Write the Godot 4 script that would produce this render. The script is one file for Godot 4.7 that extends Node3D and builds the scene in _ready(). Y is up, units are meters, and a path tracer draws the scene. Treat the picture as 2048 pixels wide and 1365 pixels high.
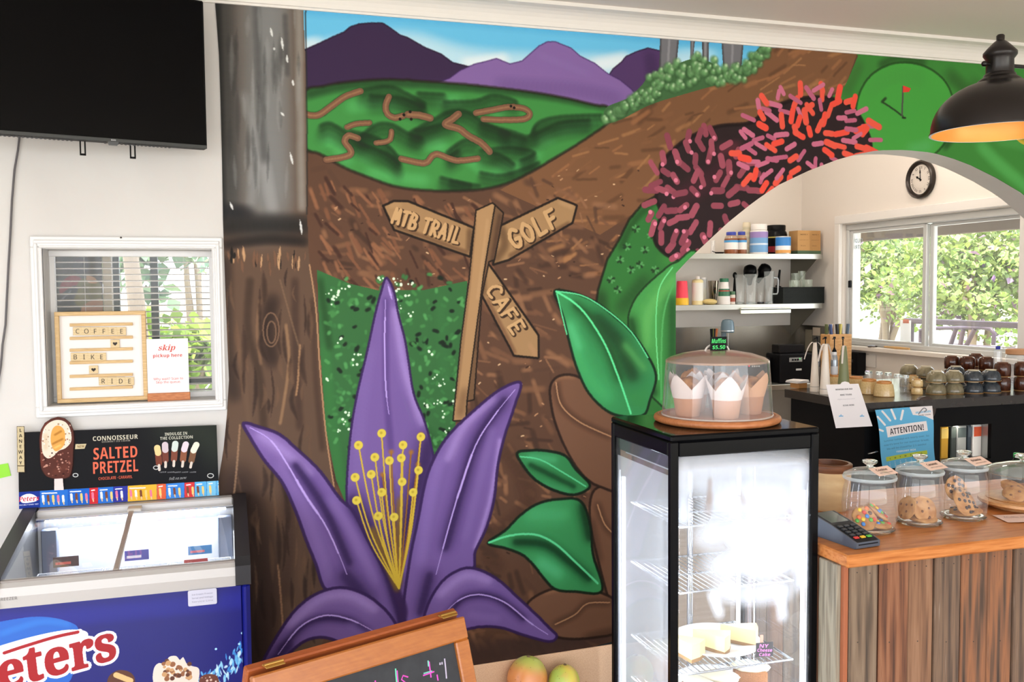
extends Node3D
# A cafe corner: mural wall with an arch into the kitchen, freezer, cake fridge, timber counter. x runs along the mural wall, y up, z from the wall towards the viewer.

const FOC := 1844.62
var eye := Vector3(0, 1.58, 3.5)
var eye_basis := Basis()
var cache := {}
var used := {}
var rng := RandomNumberGenerator.new()

# ---------------------------------------------------------------- measuring: a pixel of the 2048 x 1365 photograph as a point on a plane of the room
func ray(px, py) -> Vector3:
	return eye_basis * Vector3((px - 1024.0) / FOC, -(py - 682.5) / FOC, -1.0)
func wz(px, py, z) -> Vector3:
	var d = ray(px, py)
	return eye + d * ((z - eye.z) / d.z)
func wy(px, py, y) -> Vector3:
	var d = ray(px, py)
	return eye + d * ((y - eye.y) / d.y)
func wx(px, py, x) -> Vector3:
	var d = ray(px, py)
	return eye + d * ((x - eye.x) / d.x)
func wp(px, py, p: Vector3, nn: Vector3) -> Vector3:
	var d = ray(px, py)
	return eye + d * (nn.dot(p - eye) / nn.dot(d))

# ---------------------------------------------------------------- geometry
class Geo:
	var v := PackedVector3Array()
	var n := PackedVector3Array()
	var u := PackedVector2Array()
	var c := PackedColorArray()
	var col := Color.WHITE
	var tinted := false
	var x := Transform3D()
	var nb := Basis()
	var uvr := Rect2(0, 0, 1, 1)   # rectangle of x, y that prism caps spread the texture over
	func at(t: Transform3D) -> Geo:
		x = t
		nb = t.basis.inverse().transposed()
		return self
	func move(p: Vector3) -> Geo:
		return at(Transform3D(Basis(), p))
	func tint(k: Color) -> Geo:
		col = k.srgb_to_linear()
		tinted = true
		return self
	func tri(a, b, d, na, nbb, nd, ua, ub, ud):
		var f: Vector3 = (b - a).cross(d - a)
		var flip: bool = f.dot(na + nbb + nd) < 0.0
		for k in ([0, 1, 2] if flip else [0, 2, 1]):
			v.append(x * ([a, b, d][k] as Vector3))
			n.append((nb * ([na, nbb, nd][k] as Vector3)).normalized())
			u.append([ua, ub, ud][k])
			c.append(col)
	func face(pts: Array, hint: Vector3):
		var nn: Vector3 = (pts[1] - pts[0]).cross(pts[2] - pts[0]).normalized()
		if nn.dot(hint) < 0.0:
			nn = -nn
		var ax := nn.abs().max_axis_index()
		var uv := []
		for p in pts:
			uv.append(Vector2(p.z, -p.y) if ax == 0 else Vector2(p.x, p.z) if ax == 1 else Vector2(p.x, -p.y))
		for k in range(1, pts.size() - 1):
			tri(pts[0], pts[k], pts[k + 1], nn, nn, nn, uv[0], uv[k], uv[k + 1])
	func box(ctr: Vector3, s: Vector3, bev := 0.0) -> Geo:
		var h := s * 0.5
		bev = minf(bev, minf(h.x, minf(h.y, h.z)) * 0.9)
		var q = func(sx, sy, sz, ax):
			return ctr + Vector3(sx * (h.x - (0.0 if ax == 0 else bev)), sy * (h.y - (0.0 if ax == 1 else bev)), sz * (h.z - (0.0 if ax == 2 else bev)))
		for ax in 3:
			for s1 in [-1, 1]:
				var pts := []
				for k in [[-1, -1], [1, -1], [1, 1], [-1, 1]]:
					pts.append(q.call(s1, k[0], k[1], 0) if ax == 0 else q.call(k[0], s1, k[1], 1) if ax == 1 else q.call(k[0], k[1], s1, 2))
				var hint := Vector3()
				hint[ax] = s1
				face(pts, hint)
		if bev > 0.0:
			for sa in [-1, 1]:
				for sb in [-1, 1]:
					face([q.call(sa, sb, -1, 0), q.call(sa, sb, 1, 0), q.call(sa, sb, 1, 1), q.call(sa, sb, -1, 1)], Vector3(sa, sb, 0))
					face([q.call(sa, -1, sb, 0), q.call(sa, 1, sb, 0), q.call(sa, 1, sb, 2), q.call(sa, -1, sb, 2)], Vector3(sa, 0, sb))
					face([q.call(-1, sa, sb, 1), q.call(1, sa, sb, 1), q.call(1, sa, sb, 2), q.call(-1, sa, sb, 2)], Vector3(0, sa, sb))
					for sc in [-1, 1]:
						face([q.call(sa, sb, sc, 0), q.call(sa, sb, sc, 1), q.call(sa, sb, sc, 2)], Vector3(sa, sb, sc))
		return self
	func lathe(prof: Array, seg := 24, arc := TAU, start := 0.0) -> Geo:
		# prof: Vector2(radius, height) from bottom to top of the outside
		var m := prof.size()
		var sn := []
		for i in m - 1:
			var t: Vector2 = prof[i + 1] - prof[i]
			sn.append(Vector2(t.y, -t.x).normalized())
		for i in m - 1:
			var n0: Vector2 = sn[i]
			var n1: Vector2 = sn[i]
			if i > 0 and sn[i].dot(sn[i - 1]) > 0.72:
				n0 = (sn[i] + sn[i - 1]).normalized()
			if i < m - 2 and sn[i].dot(sn[i + 1]) > 0.72:
				n1 = (sn[i] + sn[i + 1]).normalized()
			var p: Vector2 = prof[i]
			var q: Vector2 = prof[i + 1]
			for k in seg:
				var a := start + arc * k / seg
				var b := start + arc * (k + 1) / seg
				var ca := Vector3(cos(a), 0, sin(a))
				var cb := Vector3(cos(b), 0, sin(b))
				var A := ca * p.x + Vector3.UP * p.y
				var B := cb * p.x + Vector3.UP * p.y
				var C := cb * q.x + Vector3.UP * q.y
				var D := ca * q.x + Vector3.UP * q.y
				var na := ca * n0.x + Vector3.UP * n0.y
				var nB := cb * n0.x + Vector3.UP * n0.y
				var nC := cb * n1.x + Vector3.UP * n1.y
				var nD := ca * n1.x + Vector3.UP * n1.y
				var u0 := float(k) / seg
				var u1 := float(k + 1) / seg
				var v0 := 1.0 - float(i) / (m - 1)
				var v1 := 1.0 - float(i + 1) / (m - 1)
				if p.x > 1e-6:
					tri(A, B, C if q.x > 1e-6 else D, na, nB, nC, Vector2(u0, v0), Vector2(u1, v0), Vector2(u1, v1))
				if q.x > 1e-6:
					tri(A, C, D, na, nC, nD, Vector2(u0, v0), Vector2(u1, v1), Vector2(u0, v1))
		return self
	func disc(r, y, seg := 24, up := 1.0) -> Geo:
		for k in seg:
			var a := TAU * k / seg
			var b := TAU * (k + 1) / seg
			face([Vector3(0, y, 0), Vector3(cos(a) * r, y, sin(a) * r), Vector3(cos(b) * r, y, sin(b) * r)], Vector3(0, up, 0))
		return self
	func tube(path: Array, rad, seg := 8, caps := true) -> Geo:
		var m := path.size()
		var up := Vector3.UP
		var rings := []
		var side := Vector3()
		for i in m:
			var t: Vector3 = ((path[mini(i + 1, m - 1)] - path[maxi(i - 1, 0)]) as Vector3).normalized()
			if i == 0:
				side = t.cross(Vector3.UP if absf(t.y) < 0.9 else Vector3.RIGHT).normalized()
			else:
				side = (side - t * side.dot(t)).normalized()
			up = side.cross(t)
			var r: float = rad[i] if rad is Array else rad
			var ring := []
			for k in seg:
				var a := TAU * k / seg
				var d := side * cos(a) + up * sin(a)
				ring.append([path[i] + d * r, d])
			rings.append(ring)
		for i in m - 1:
			for k in seg:
				var a = rings[i][k]
				var b = rings[i][(k + 1) % seg]
				var cc = rings[i + 1][(k + 1) % seg]
				var d = rings[i + 1][k]
				var z := Vector2()
				tri(a[0], b[0], cc[0], a[1], b[1], cc[1], z, z, z)
				tri(a[0], cc[0], d[0], a[1], cc[1], d[1], z, z, z)
		if caps:
			for e in [0, m - 1]:
				var hint: Vector3 = (path[0] - path[1]) if e == 0 else (path[m - 1] - path[m - 2])
				var pts := []
				for k in seg:
					pts.append(rings[e][k][0])
				face(pts, hint)
		return self
	func prism(poly: PackedVector2Array, z0: float, z1: float, sides := true) -> Geo:
		var idx := Geometry2D.triangulate_polygon(poly)
		for cap in [[z1, 1.0], [z0, -1.0]]:
			for k in range(0, idx.size(), 3):
				var p := []
				var uv := []
				for j in 3:
					var q: Vector2 = poly[idx[k + j]]
					p.append(Vector3(q.x, q.y, cap[0]))
					uv.append(Vector2((q.x - uvr.position.x) / uvr.size.x, 1.0 - (q.y - uvr.position.y) / uvr.size.y))
				var nn := Vector3(0, 0, cap[1])
				tri(p[0], p[1], p[2], nn, nn, nn, uv[0], uv[1], uv[2])
		if sides:
			var area := 0.0
			for i in poly.size():
				area += poly[i].cross(poly[(i + 1) % poly.size()])
			for i in poly.size():
				var a := poly[i]
				var b := poly[(i + 1) % poly.size()]
				var e := (b - a) * (1.0 if area > 0 else -1.0)
				var uva := Vector2((a.x - uvr.position.x) / uvr.size.x, 1.0 - (a.y - uvr.position.y) / uvr.size.y)
				var uvb := Vector2((b.x - uvr.position.x) / uvr.size.x, 1.0 - (b.y - uvr.position.y) / uvr.size.y)
				var nn := Vector3(e.y, -e.x, 0).normalized()
				tri(Vector3(a.x, a.y, z0), Vector3(b.x, b.y, z0), Vector3(b.x, b.y, z1), nn, nn, nn, uva, uvb, uvb)
				tri(Vector3(a.x, a.y, z0), Vector3(b.x, b.y, z1), Vector3(a.x, a.y, z1), nn, nn, nn, uva, uvb, uva)
		return self
	func grid(nu: int, nv: int, f: Callable, outward := Vector3.ZERO, closed := false) -> Geo:
		# f(u, v) -> point; u, v in 0..1; normals smoothed
		var p := []
		for j in nv + 1:
			var row := []
			for i in nu + 1:
				row.append(f.call(float(i) / nu, float(j) / nv))
			p.append(row)
		var nn := []
		for j in nv + 1:
			var row := []
			for i in nu + 1:
				var i0 := (nu - 1 if closed and i == 0 else maxi(i - 1, 0))
				var i1 := (1 if closed and i == nu else mini(i + 1, nu))
				var du: Vector3 = p[j][i1] - p[j][i0]
				var dv: Vector3 = p[mini(j + 1, nv)][i] - p[maxi(j - 1, 0)][i]
				row.append(du.cross(dv).normalized())
			nn.append(row)
		var s := 1.0
		if outward != Vector3.ZERO and (nn[nv / 2][nu / 2] as Vector3).dot(outward) < 0:
			s = -1.0
		for j in nv:
			for i in nu:
				var z = [Vector2(float(i) / nu, float(j) / nv), Vector2(float(i + 1) / nu, float(j) / nv), Vector2(float(i + 1) / nu, float(j + 1) / nv), Vector2(float(i) / nu, float(j + 1) / nv)]
				tri(p[j][i], p[j][i + 1], p[j + 1][i + 1], nn[j][i] * s, nn[j][i + 1] * s, nn[j + 1][i + 1] * s, z[0], z[1], z[2])
				tri(p[j][i], p[j + 1][i + 1], p[j + 1][i], nn[j][i] * s, nn[j + 1][i + 1] * s, nn[j + 1][i] * s, z[0], z[2], z[3])
		return self
	func blob(ctr: Vector3, rad: Vector3, amp: float, freq: float, seedv: int, nu := 24, nv := 14, paint = null) -> Geo:
		# a lumpy ellipsoid; paint(dir, lump) -> Color gives the skin its own colours
		var nz := FastNoiseLite.new()
		nz.seed = seedv
		nz.frequency = freq
		var pts := []
		var cols := []
		for j in nv + 1:
			var th := PI * j / nv
			var row := []
			var crow := []
			for i in nu + 1:
				var ph := TAU * (i % nu) / nu
				var d := Vector3(sin(th) * cos(ph), cos(th), sin(th) * sin(ph))
				var e := nz.get_noise_3dv(d * 10.0)
				row.append(ctr + d * rad * (1.0 + amp * e))
				crow.append((paint.call(d, e) as Color).srgb_to_linear() if paint != null else col)
			pts.append(row)
			cols.append(crow)
		if paint != null:
			tinted = true
		var nn := []
		for j in nv + 1:
			var row := []
			for i in nu + 1:
				var du: Vector3 = pts[j][(i % nu) + 1] - pts[j][(i - 1 + nu) % nu]
				var dv: Vector3 = pts[mini(j + 1, nv)][i] - pts[maxi(j - 1, 0)][i]
				var q := dv.cross(du)
				var o: Vector3 = (pts[j][i] - ctr)
				if q.length() < 1e-12:
					q = o
				if q.dot(o) < 0:
					q = -q
				row.append(q.normalized())
			nn.append(row)
		var z := Vector2()
		for j in nv:
			for i in nu:
				for t in [[j, i, j, i + 1, j + 1, i + 1], [j, i, j + 1, i + 1, j + 1, i]]:
					var k0 := v.size()
					tri(pts[t[0]][t[1]], pts[t[2]][t[3]], pts[t[4]][t[5]], nn[t[0]][t[1]], nn[t[2]][t[3]], nn[t[4]][t[5]], z, z, z)
					if paint != null and v.size() == k0 + 3:
						var f: Vector3 = (pts[t[2]][t[3]] - pts[t[0]][t[1]]).cross(pts[t[4]][t[5]] - pts[t[0]][t[1]])
						var flip: bool = f.dot(nn[t[0]][t[1]] + nn[t[2]][t[3]] + nn[t[4]][t[5]]) < 0.0
						var cc := [cols[t[0]][t[1]], cols[t[2]][t[3]], cols[t[4]][t[5]]]
						c[k0] = cc[0]
						c[k0 + 1] = cc[1] if flip else cc[2]
						c[k0 + 2] = cc[2] if flip else cc[1]
		return self
	func letters(s: String, ctr: Vector2, height: float, width := 0.0, face_name := "Droid Sans", bold := true, slant := 0.0, turn := 0.0, z := 0.0004) -> Geo:
		# flat lettering in the plane z of the current transform; height is that of a capital letter
		var a := Geo.text_tris(s, face_name, bold)
		var pts: PackedVector2Array = a[0]
		var box: Rect2 = a[1]
		var k: float = height / float(a[2])
		var kx: float = k if width <= 0.0 else width / maxf(box.size.x, 1e-4)
		var mid := Vector2(box.get_center().x, float(a[2]) * 0.5)
		var ct := cos(turn)
		var stn := sin(turn)
		for i in range(0, pts.size(), 3):
			var q := []
			for j in 3:
				var p := pts[i + j] - mid
				p = Vector2(p.x * kx + p.y * k * slant, p.y * k)
				q.append(Vector3(ctr.x + p.x * ct - p.y * stn, ctr.y + p.x * stn + p.y * ct, z))
			face(q, Vector3(0, 0, 1))
		return self
	static var texts := {}
	static func text_tris(s: String, face_name: String, bold: bool) -> Array:
		var key := s + face_name + str(bold)
		if not texts.has(key):
			var f := SystemFont.new()
			f.font_names = PackedStringArray([face_name])
			f.font_weight = 700 if bold else 400
			var tm := TextMesh.new()
			tm.font = f
			tm.font_size = 64
			tm.pixel_size = 0.01
			tm.depth = 0.02
			tm.text = s
			var arr := tm.get_mesh_arrays()
			var vv: PackedVector3Array = arr[Mesh.ARRAY_VERTEX]
			var nn: PackedVector3Array = arr[Mesh.ARRAY_NORMAL]
			var ii: PackedInt32Array = arr[Mesh.ARRAY_INDEX]
			var pts := PackedVector2Array()
			var lo := Vector2(1e9, 1e9)
			var hi := Vector2(-1e9, -1e9)
			for k in range(0, ii.size(), 3):
				if nn[ii[k]].z > 0.5:
					for j in 3:
						var p := vv[ii[k + j]]
						pts.append(Vector2(p.x, p.y))
						lo = lo.min(Vector2(p.x, p.y))
						hi = hi.max(Vector2(p.x, p.y))
			var base := lo.y
			var cap := hi.y - lo.y
			if s != "H":
				var ref: Array = text_tris("H", face_name, bold)
				base = ref[3]
				cap = ref[2]
			for k in pts.size():
				pts[k].y -= base
			texts[key] = [pts, Rect2(Vector2(lo.x, lo.y - base), hi - lo), cap, base]
		return texts[key]
	func mesh() -> ArrayMesh:
		var a := []
		a.resize(Mesh.ARRAY_MAX)
		a[Mesh.ARRAY_VERTEX] = v
		a[Mesh.ARRAY_NORMAL] = n
		a[Mesh.ARRAY_TEX_UV] = u
		if tinted:
			a[Mesh.ARRAY_COLOR] = c
		var m := ArrayMesh.new()
		m.add_surface_from_arrays(Mesh.PRIMITIVE_TRIANGLES, a)
		return m

# ---------------------------------------------------------------- paint and print: pictures that really are flat (the mural, posters, packs)
class Paint:
	var im: Image
	var f: Callable            # photo pixel or own unit -> texture pixel
	var k := 1.0               # texture pixels per unit, for brush sizes and text
	static var stamps := {}
	func _init(w: int, h: int, color: Color, map: Callable, scale: float):
		im = Image.create(w, h, false, Image.FORMAT_RGBA8)
		im.fill(color)
		f = map
		k = scale
	func pts(a: Array) -> PackedVector2Array:
		var o := PackedVector2Array()
		for i in range(0, a.size() - 1, 2):
			o.append(f.call(Vector2(a[i], a[i + 1])))
		return o
	static func smooth(p: PackedVector2Array, closed: bool) -> PackedVector2Array:
		var m := p.size()
		if m < 3:
			return p
		var o := PackedVector2Array()
		for i in (m if closed else m - 1):
			var p0 := p[(i - 1 + m) % m] if closed else p[maxi(i - 1, 0)]
			var p1 := p[i]
			var p2 := p[(i + 1) % m]
			var p3 := p[(i + 2) % m] if closed else p[mini(i + 2, m - 1)]
			var steps := clampi(int(p1.distance_to(p2) / 6.0), 2, 12)
			for s in steps:
				o.append(p1.cubic_interpolate(p2, p0, p3, float(s) / steps))
		if not closed:
			o.append(p[m - 1])
		return o
	static func spans(t: Image, p: PackedVector2Array, color: Color, off: Vector2):
		var m := p.size()
		var y0 := 1e9
		var y1 := -1e9
		for q in p:
			y0 = minf(y0, q.y - off.y)
			y1 = maxf(y1, q.y - off.y)
		var H := t.get_height()
		var W := t.get_width()
		for y in range(maxi(0, int(y0)), mini(H, int(y1) + 1)):
			var yc := y + 0.5 + off.y
			var xs := []
			for i in m:
				var a := p[i]
				var b := p[(i + 1) % m]
				if (a.y <= yc) != (b.y <= yc):
					xs.append(a.x + (yc - a.y) / (b.y - a.y) * (b.x - a.x) - off.x)
			xs.sort()
			for i in range(0, xs.size() - 1, 2):
				var xa := maxi(0, int(round(xs[i])))
				var xb := mini(W, int(round(xs[i + 1])))
				if xb > xa:
					t.fill_rect(Rect2i(xa, y, xb - xa, 1), color)
	static func stamp(r: int, color: Color, hard: bool) -> Image:
		r = maxi(r, 1)
		var key := "%d %s %s" % [r, color.to_html(), hard]
		if not stamps.has(key):
			var s := mini(2 * r + 1, 33)
			var im2 := Image.create(s, s, false, Image.FORMAT_RGBA8)
			for y in s:
				for x2 in s:
					var d := Vector2(x2 - (s - 1) * 0.5, y - (s - 1) * 0.5).length() / (s * 0.5)
					var a := clampf((1.0 - d) * (s * 0.5), 0.0, 1.0) if hard else (maxf(0.0, 1.0 - d * d) ** 2)
					im2.set_pixel(x2, y, Color(color.r, color.g, color.b, color.a * a))
			if s < 2 * r + 1:
				im2.resize(2 * r + 1, 2 * r + 1, Image.INTERPOLATE_BILINEAR)
			stamps[key] = im2
		return stamps[key]
	func brush(t: Image, p: PackedVector2Array, r: float, color: Color, hard: bool, off: Vector2, taper := false):
		var rr := maxf(r * k, 0.7)
		var st := Paint.stamp(int(round(rr)), color, hard)
		var step := maxf(1.0, rr * (0.3 if hard else 0.4))
		var total := 0.0
		for i in p.size() - 1:
			total += p[i].distance_to(p[i + 1])
		var gone := 0.0
		var left := 0.0
		for i in maxi(p.size() - 1, 1):
			var a := p[i]
			var b := p[mini(i + 1, p.size() - 1)]
			var L := a.distance_to(b)
			var d := left
			while d <= L or (L == 0.0 and d == 0.0):
				var q := a.lerp(b, d / L if L > 0 else 0.0) - off
				var s2 := st
				if taper:
					var w := sin(PI * clampf((gone + d) / maxf(total, 1e-3), 0.03, 0.97)) ** 0.6
					s2 = Paint.stamp(int(round(rr * w)), color, hard)
				var sz := s2.get_size()
				t.blend_rect(s2, Rect2i(Vector2i(), sz), Vector2i((q - Vector2(sz) * 0.5).round()))
				d += step
				if L == 0.0:
					break
			left = d - L
			gone += L
	func line(a: Array, r: float, color: Color, hard := false, taper := false, curved := true):
		var p := pts(a)
		brush(im, Paint.smooth(p, false) if curved else p, r, color, hard, Vector2(), taper)
	func dab(x2: float, y: float, r: float, color: Color, hard := false):
		brush(im, PackedVector2Array([f.call(Vector2(x2, y))]), r, color, hard, Vector2())
	func poly(a: Array, color: Color, strokes := [], curved := true, edge = null, edge_r := 2.0):
		# a shape filled with one colour, airbrushed inside its mask, then outlined
		var p := pts(a)
		if curved:
			p = Paint.smooth(p, true)
		var lo := p[0]
		var hi := p[0]
		for q in p:
			lo = lo.min(q)
			hi = hi.max(q)
		lo = lo.floor().max(Vector2())
		hi = hi.ceil().min(Vector2(im.get_size()))
		var w := int(hi.x - lo.x)
		var h := int(hi.y - lo.y)
		if w < 1 or h < 1:
			return
		if strokes.is_empty():
			Paint.spans(im, p, color, Vector2())
		else:
			var layer := Image.create(w, h, false, Image.FORMAT_RGBA8)
			layer.fill(color)
			for s in strokes:
				var q := pts(s[0])
				if s.size() > 4:      # a wide soft shade: three brushes over each other
					for o in [[0.8, 0.5], [1.6, 0.32], [2.6, 0.2]]:
						brush(layer, Paint.smooth(q, false), s[1] * o[0], Color(s[2].r, s[2].g, s[2].b, s[2].a * o[1]), false, lo)
					continue
				var hd: bool = s.size() > 3 and s[3]
				var sc: Color = s[2]
				if not hd:
					sc.a *= 0.5
				brush(layer, Paint.smooth(q, false), s[1], sc, hd, lo)
			var mask := Image.create(w, h, false, Image.FORMAT_RGBA8)
			Paint.spans(mask, p, Color.WHITE, lo)
			im.blend_rect_mask(layer, mask, Rect2i(0, 0, w, h), Vector2i(lo))
		if edge != null:
			var q := p.duplicate()
			q.append(p[0])
			brush(im, q, edge_r, edge, false, Vector2())
	func text(s: String, x2: float, y: float, h: float, color: Color, w := 0.0, face_name := "Droid Sans", bold := true, slant := 0.0, turn := 0.0, grow := 0.0):
		# h, w in units; centred on x2, y; grow thickens the letters (an outline)
		var a := Geo.text_tris(s, face_name, bold)
		var p: PackedVector2Array = a[0]
		var box: Rect2 = a[1]
		var ky: float = h * k / float(a[2])
		var kx: float = ky if w <= 0.0 else w * k / maxf(box.size.x, 1e-4)
		var ctr: Vector2 = f.call(Vector2(x2, y))
		var mid := Vector2(box.get_center().x, float(a[2]) * 0.5)
		var offs := [Vector2()]
		if grow > 0.0:
			for i in 12:
				offs.append(Vector2.from_angle(TAU * i / 12) * grow * k)
		for o in offs:
			for i in range(0, p.size(), 3):
				var q := PackedVector2Array()
				for j in 3:
					var z := p[i + j] - mid
					z = Vector2(z.x * kx + z.y * ky * slant, -z.y * ky).rotated(-turn)
					q.append(ctr + z + o)
				Paint.spans(im, q, color, Vector2())
	func tex() -> ImageTexture:
		return ImageTexture.create_from_image(im)

# ---------------------------------------------------------------- materials
func mat(color: Color, rough := 0.6, metal := 0.0, extra := {}) -> StandardMaterial3D:
	var key := "%s %s %s %s" % [color.to_html(), rough, metal, extra]
	if not cache.has(key):
		var m := StandardMaterial3D.new()
		m.albedo_color = color
		m.roughness = rough
		m.metallic = metal
		for e in extra:
			m.set(e, extra[e])
		if color.get_luminance() < 0.13 and metal < 0.2:
			m.metallic_specular = 0.22
		cache[key] = m
	return cache[key]
func rgb(r, g, b) -> Color:
	return Color(r / 255.0, g / 255.0, b / 255.0)
func skin(rough := 0.6) -> StandardMaterial3D:      # colours come with the mesh
	return mat(Color.WHITE, rough, 0.0, {"vertex_color_use_as_albedo": true})
func pane(alpha := 0.06, rough := 0.03, color := Color(0.95, 0.98, 1.0)) -> StandardMaterial3D:
	return mat(Color(color.r, color.g, color.b, alpha), rough, 0.0, {"transparency": BaseMaterial3D.TRANSPARENCY_ALPHA, "cull_mode": BaseMaterial3D.CULL_DISABLED})
func solid_glass() -> StandardMaterial3D:
	return mat(Color(0.97, 1.0, 0.99, 0.02), 0.02, 0.0, {"refraction_enabled": true, "refraction_scale": 0.05, "transparency": BaseMaterial3D.TRANSPARENCY_ALPHA})
func glow(color: Color, energy: float) -> StandardMaterial3D:
	return mat(color, 0.6, 0.0, {"emission_enabled": true, "emission": color, "emission_energy_multiplier": energy})
func printed(t: Texture2D, rough := 0.5, repeat := false) -> StandardMaterial3D:
	var m := StandardMaterial3D.new()
	m.albedo_texture = t
	m.roughness = rough
	m.texture_repeat = repeat
	return m
func noise_tex(seedv: int, freq: float, stops: Array, size := 256, octaves := 4, normal := false) -> NoiseTexture2D:
	var nz := FastNoiseLite.new()
	nz.seed = seedv
	nz.frequency = freq
	nz.fractal_octaves = octaves
	var t := NoiseTexture2D.new()
	t.noise = nz
	t.width = size
	t.height = size
	t.seamless = true
	if normal:
		t.as_normal_map = true
		t.bump_strength = 2.0
	else:
		var g := Gradient.new()
		var offs := PackedFloat32Array()
		var cols := PackedColorArray()
		for s in stops:
			offs.append(s[0])
			cols.append(s[1])
		g.offsets = offs
		g.colors = cols
		t.color_ramp = g
	return t
func grained(key: String, seedv: int, stops: Array, scale: Vector3, rough := 0.5, freq := 0.02, extra := {}) -> StandardMaterial3D:
	if not cache.has(key):
		var m := StandardMaterial3D.new()
		m.albedo_texture = noise_tex(seedv, freq, stops)
		m.uv1_triplanar = true
		m.uv1_scale = scale
		m.roughness = rough
		for e in extra:
			m.set(e, extra[e])
		cache[key] = m
	return cache[key]

# ---------------------------------------------------------------- objects
func numbered(called: String) -> String:
	var k: int = used.get(called, 0)
	used[called] = k + 1
	return called if k == 0 else "%s_%03d" % [called, k]
func obj(called: String, g, m: Material, parent: Node3D, at := Transform3D()) -> MeshInstance3D:
	var o := MeshInstance3D.new()
	o.mesh = g.mesh() if g is Geo else g
	o.material_override = m
	o.transform = at
	if parent == self:
		o.name = numbered(called)
	else:
		var k := 0
		o.name = called
		while parent.has_node(NodePath(o.name)):
			k += 1
			o.name = "%s_%03d" % [called, k]
	parent.add_child(o, true)
	return o
func tag(o: Node3D, label: String, category: String, group := "") -> Node3D:
	o.set_meta("label", label)
	o.set_meta("category", category)
	if group != "":
		o.set_meta("group", group)
	return o
func thing(called: String, label: String, category: String, at := Vector3.ZERO, turn := 0.0, group := "") -> Node3D:
	var o := Node3D.new()
	o.name = numbered(called)
	add_child(o)
	o.position = at
	o.rotation.y = turn
	return tag(o, label, category, group)
func dup(src: Node3D, at: Vector3, turn: float, label: String) -> Node3D:
	var o: Node3D = src.duplicate()
	o.name = numbered(str(src.name))
	add_child(o)
	o.position = at
	o.rotation.y = turn
	o.set_meta("label", label)
	return o
func struct(called: String, g, m: Material, parent: Node3D = self) -> MeshInstance3D:
	var o := obj(called, g, m, parent)
	if parent == self:
		o.set_meta("kind", "structure")
	return o
func V2(a: Array) -> PackedVector2Array:
	var o := PackedVector2Array()
	for i in range(0, a.size(), 2):
		o.append(Vector2(a[i], a[i + 1]))
	return o
func rect2(x0, y0, x1, y1) -> PackedVector2Array:
	return V2([x0, y0, x1, y0, x1, y1, x0, y1])
func round_rect(x0, y0, x1, y1, r, k := 5) -> PackedVector2Array:
	var o := PackedVector2Array()
	for q in [[x1 - r, y1 - r, 0], [x0 + r, y1 - r, 1], [x0 + r, y0 + r, 2], [x1 - r, y0 + r, 3]]:
		for i in k + 1:
			o.append(Vector2(q[0], q[1]) + Vector2.from_angle(PI / 2 * (q[2] + float(i) / k)) * r)
	return o
func panel_light(called: String, at: Vector3, towards: Vector3, size: Vector2, energy: float, color := Color.WHITE):
	var l := AreaLight3D.new()
	l.name = called
	l.area_size = size
	l.light_energy = energy
	l.light_color = color
	l.shadow_enabled = true
	l.set("area_range", 30.0)
	add_child(l)
	l.look_at_from_position(at, at + towards, Vector3.UP if absf(towards.normalized().y) < 0.9 else Vector3.RIGHT)
	return l
func bulb_light(called: String, at: Vector3, energy: float, color: Color, size := 0.03):
	var l := OmniLight3D.new()
	l.name = called
	l.light_energy = energy
	l.light_color = color
	l.light_size = size
	l.omni_range = 20.0
	l.omni_attenuation = 2.0
	l.shadow_enabled = true
	add_child(l)
	l.position = at
	return l

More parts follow.
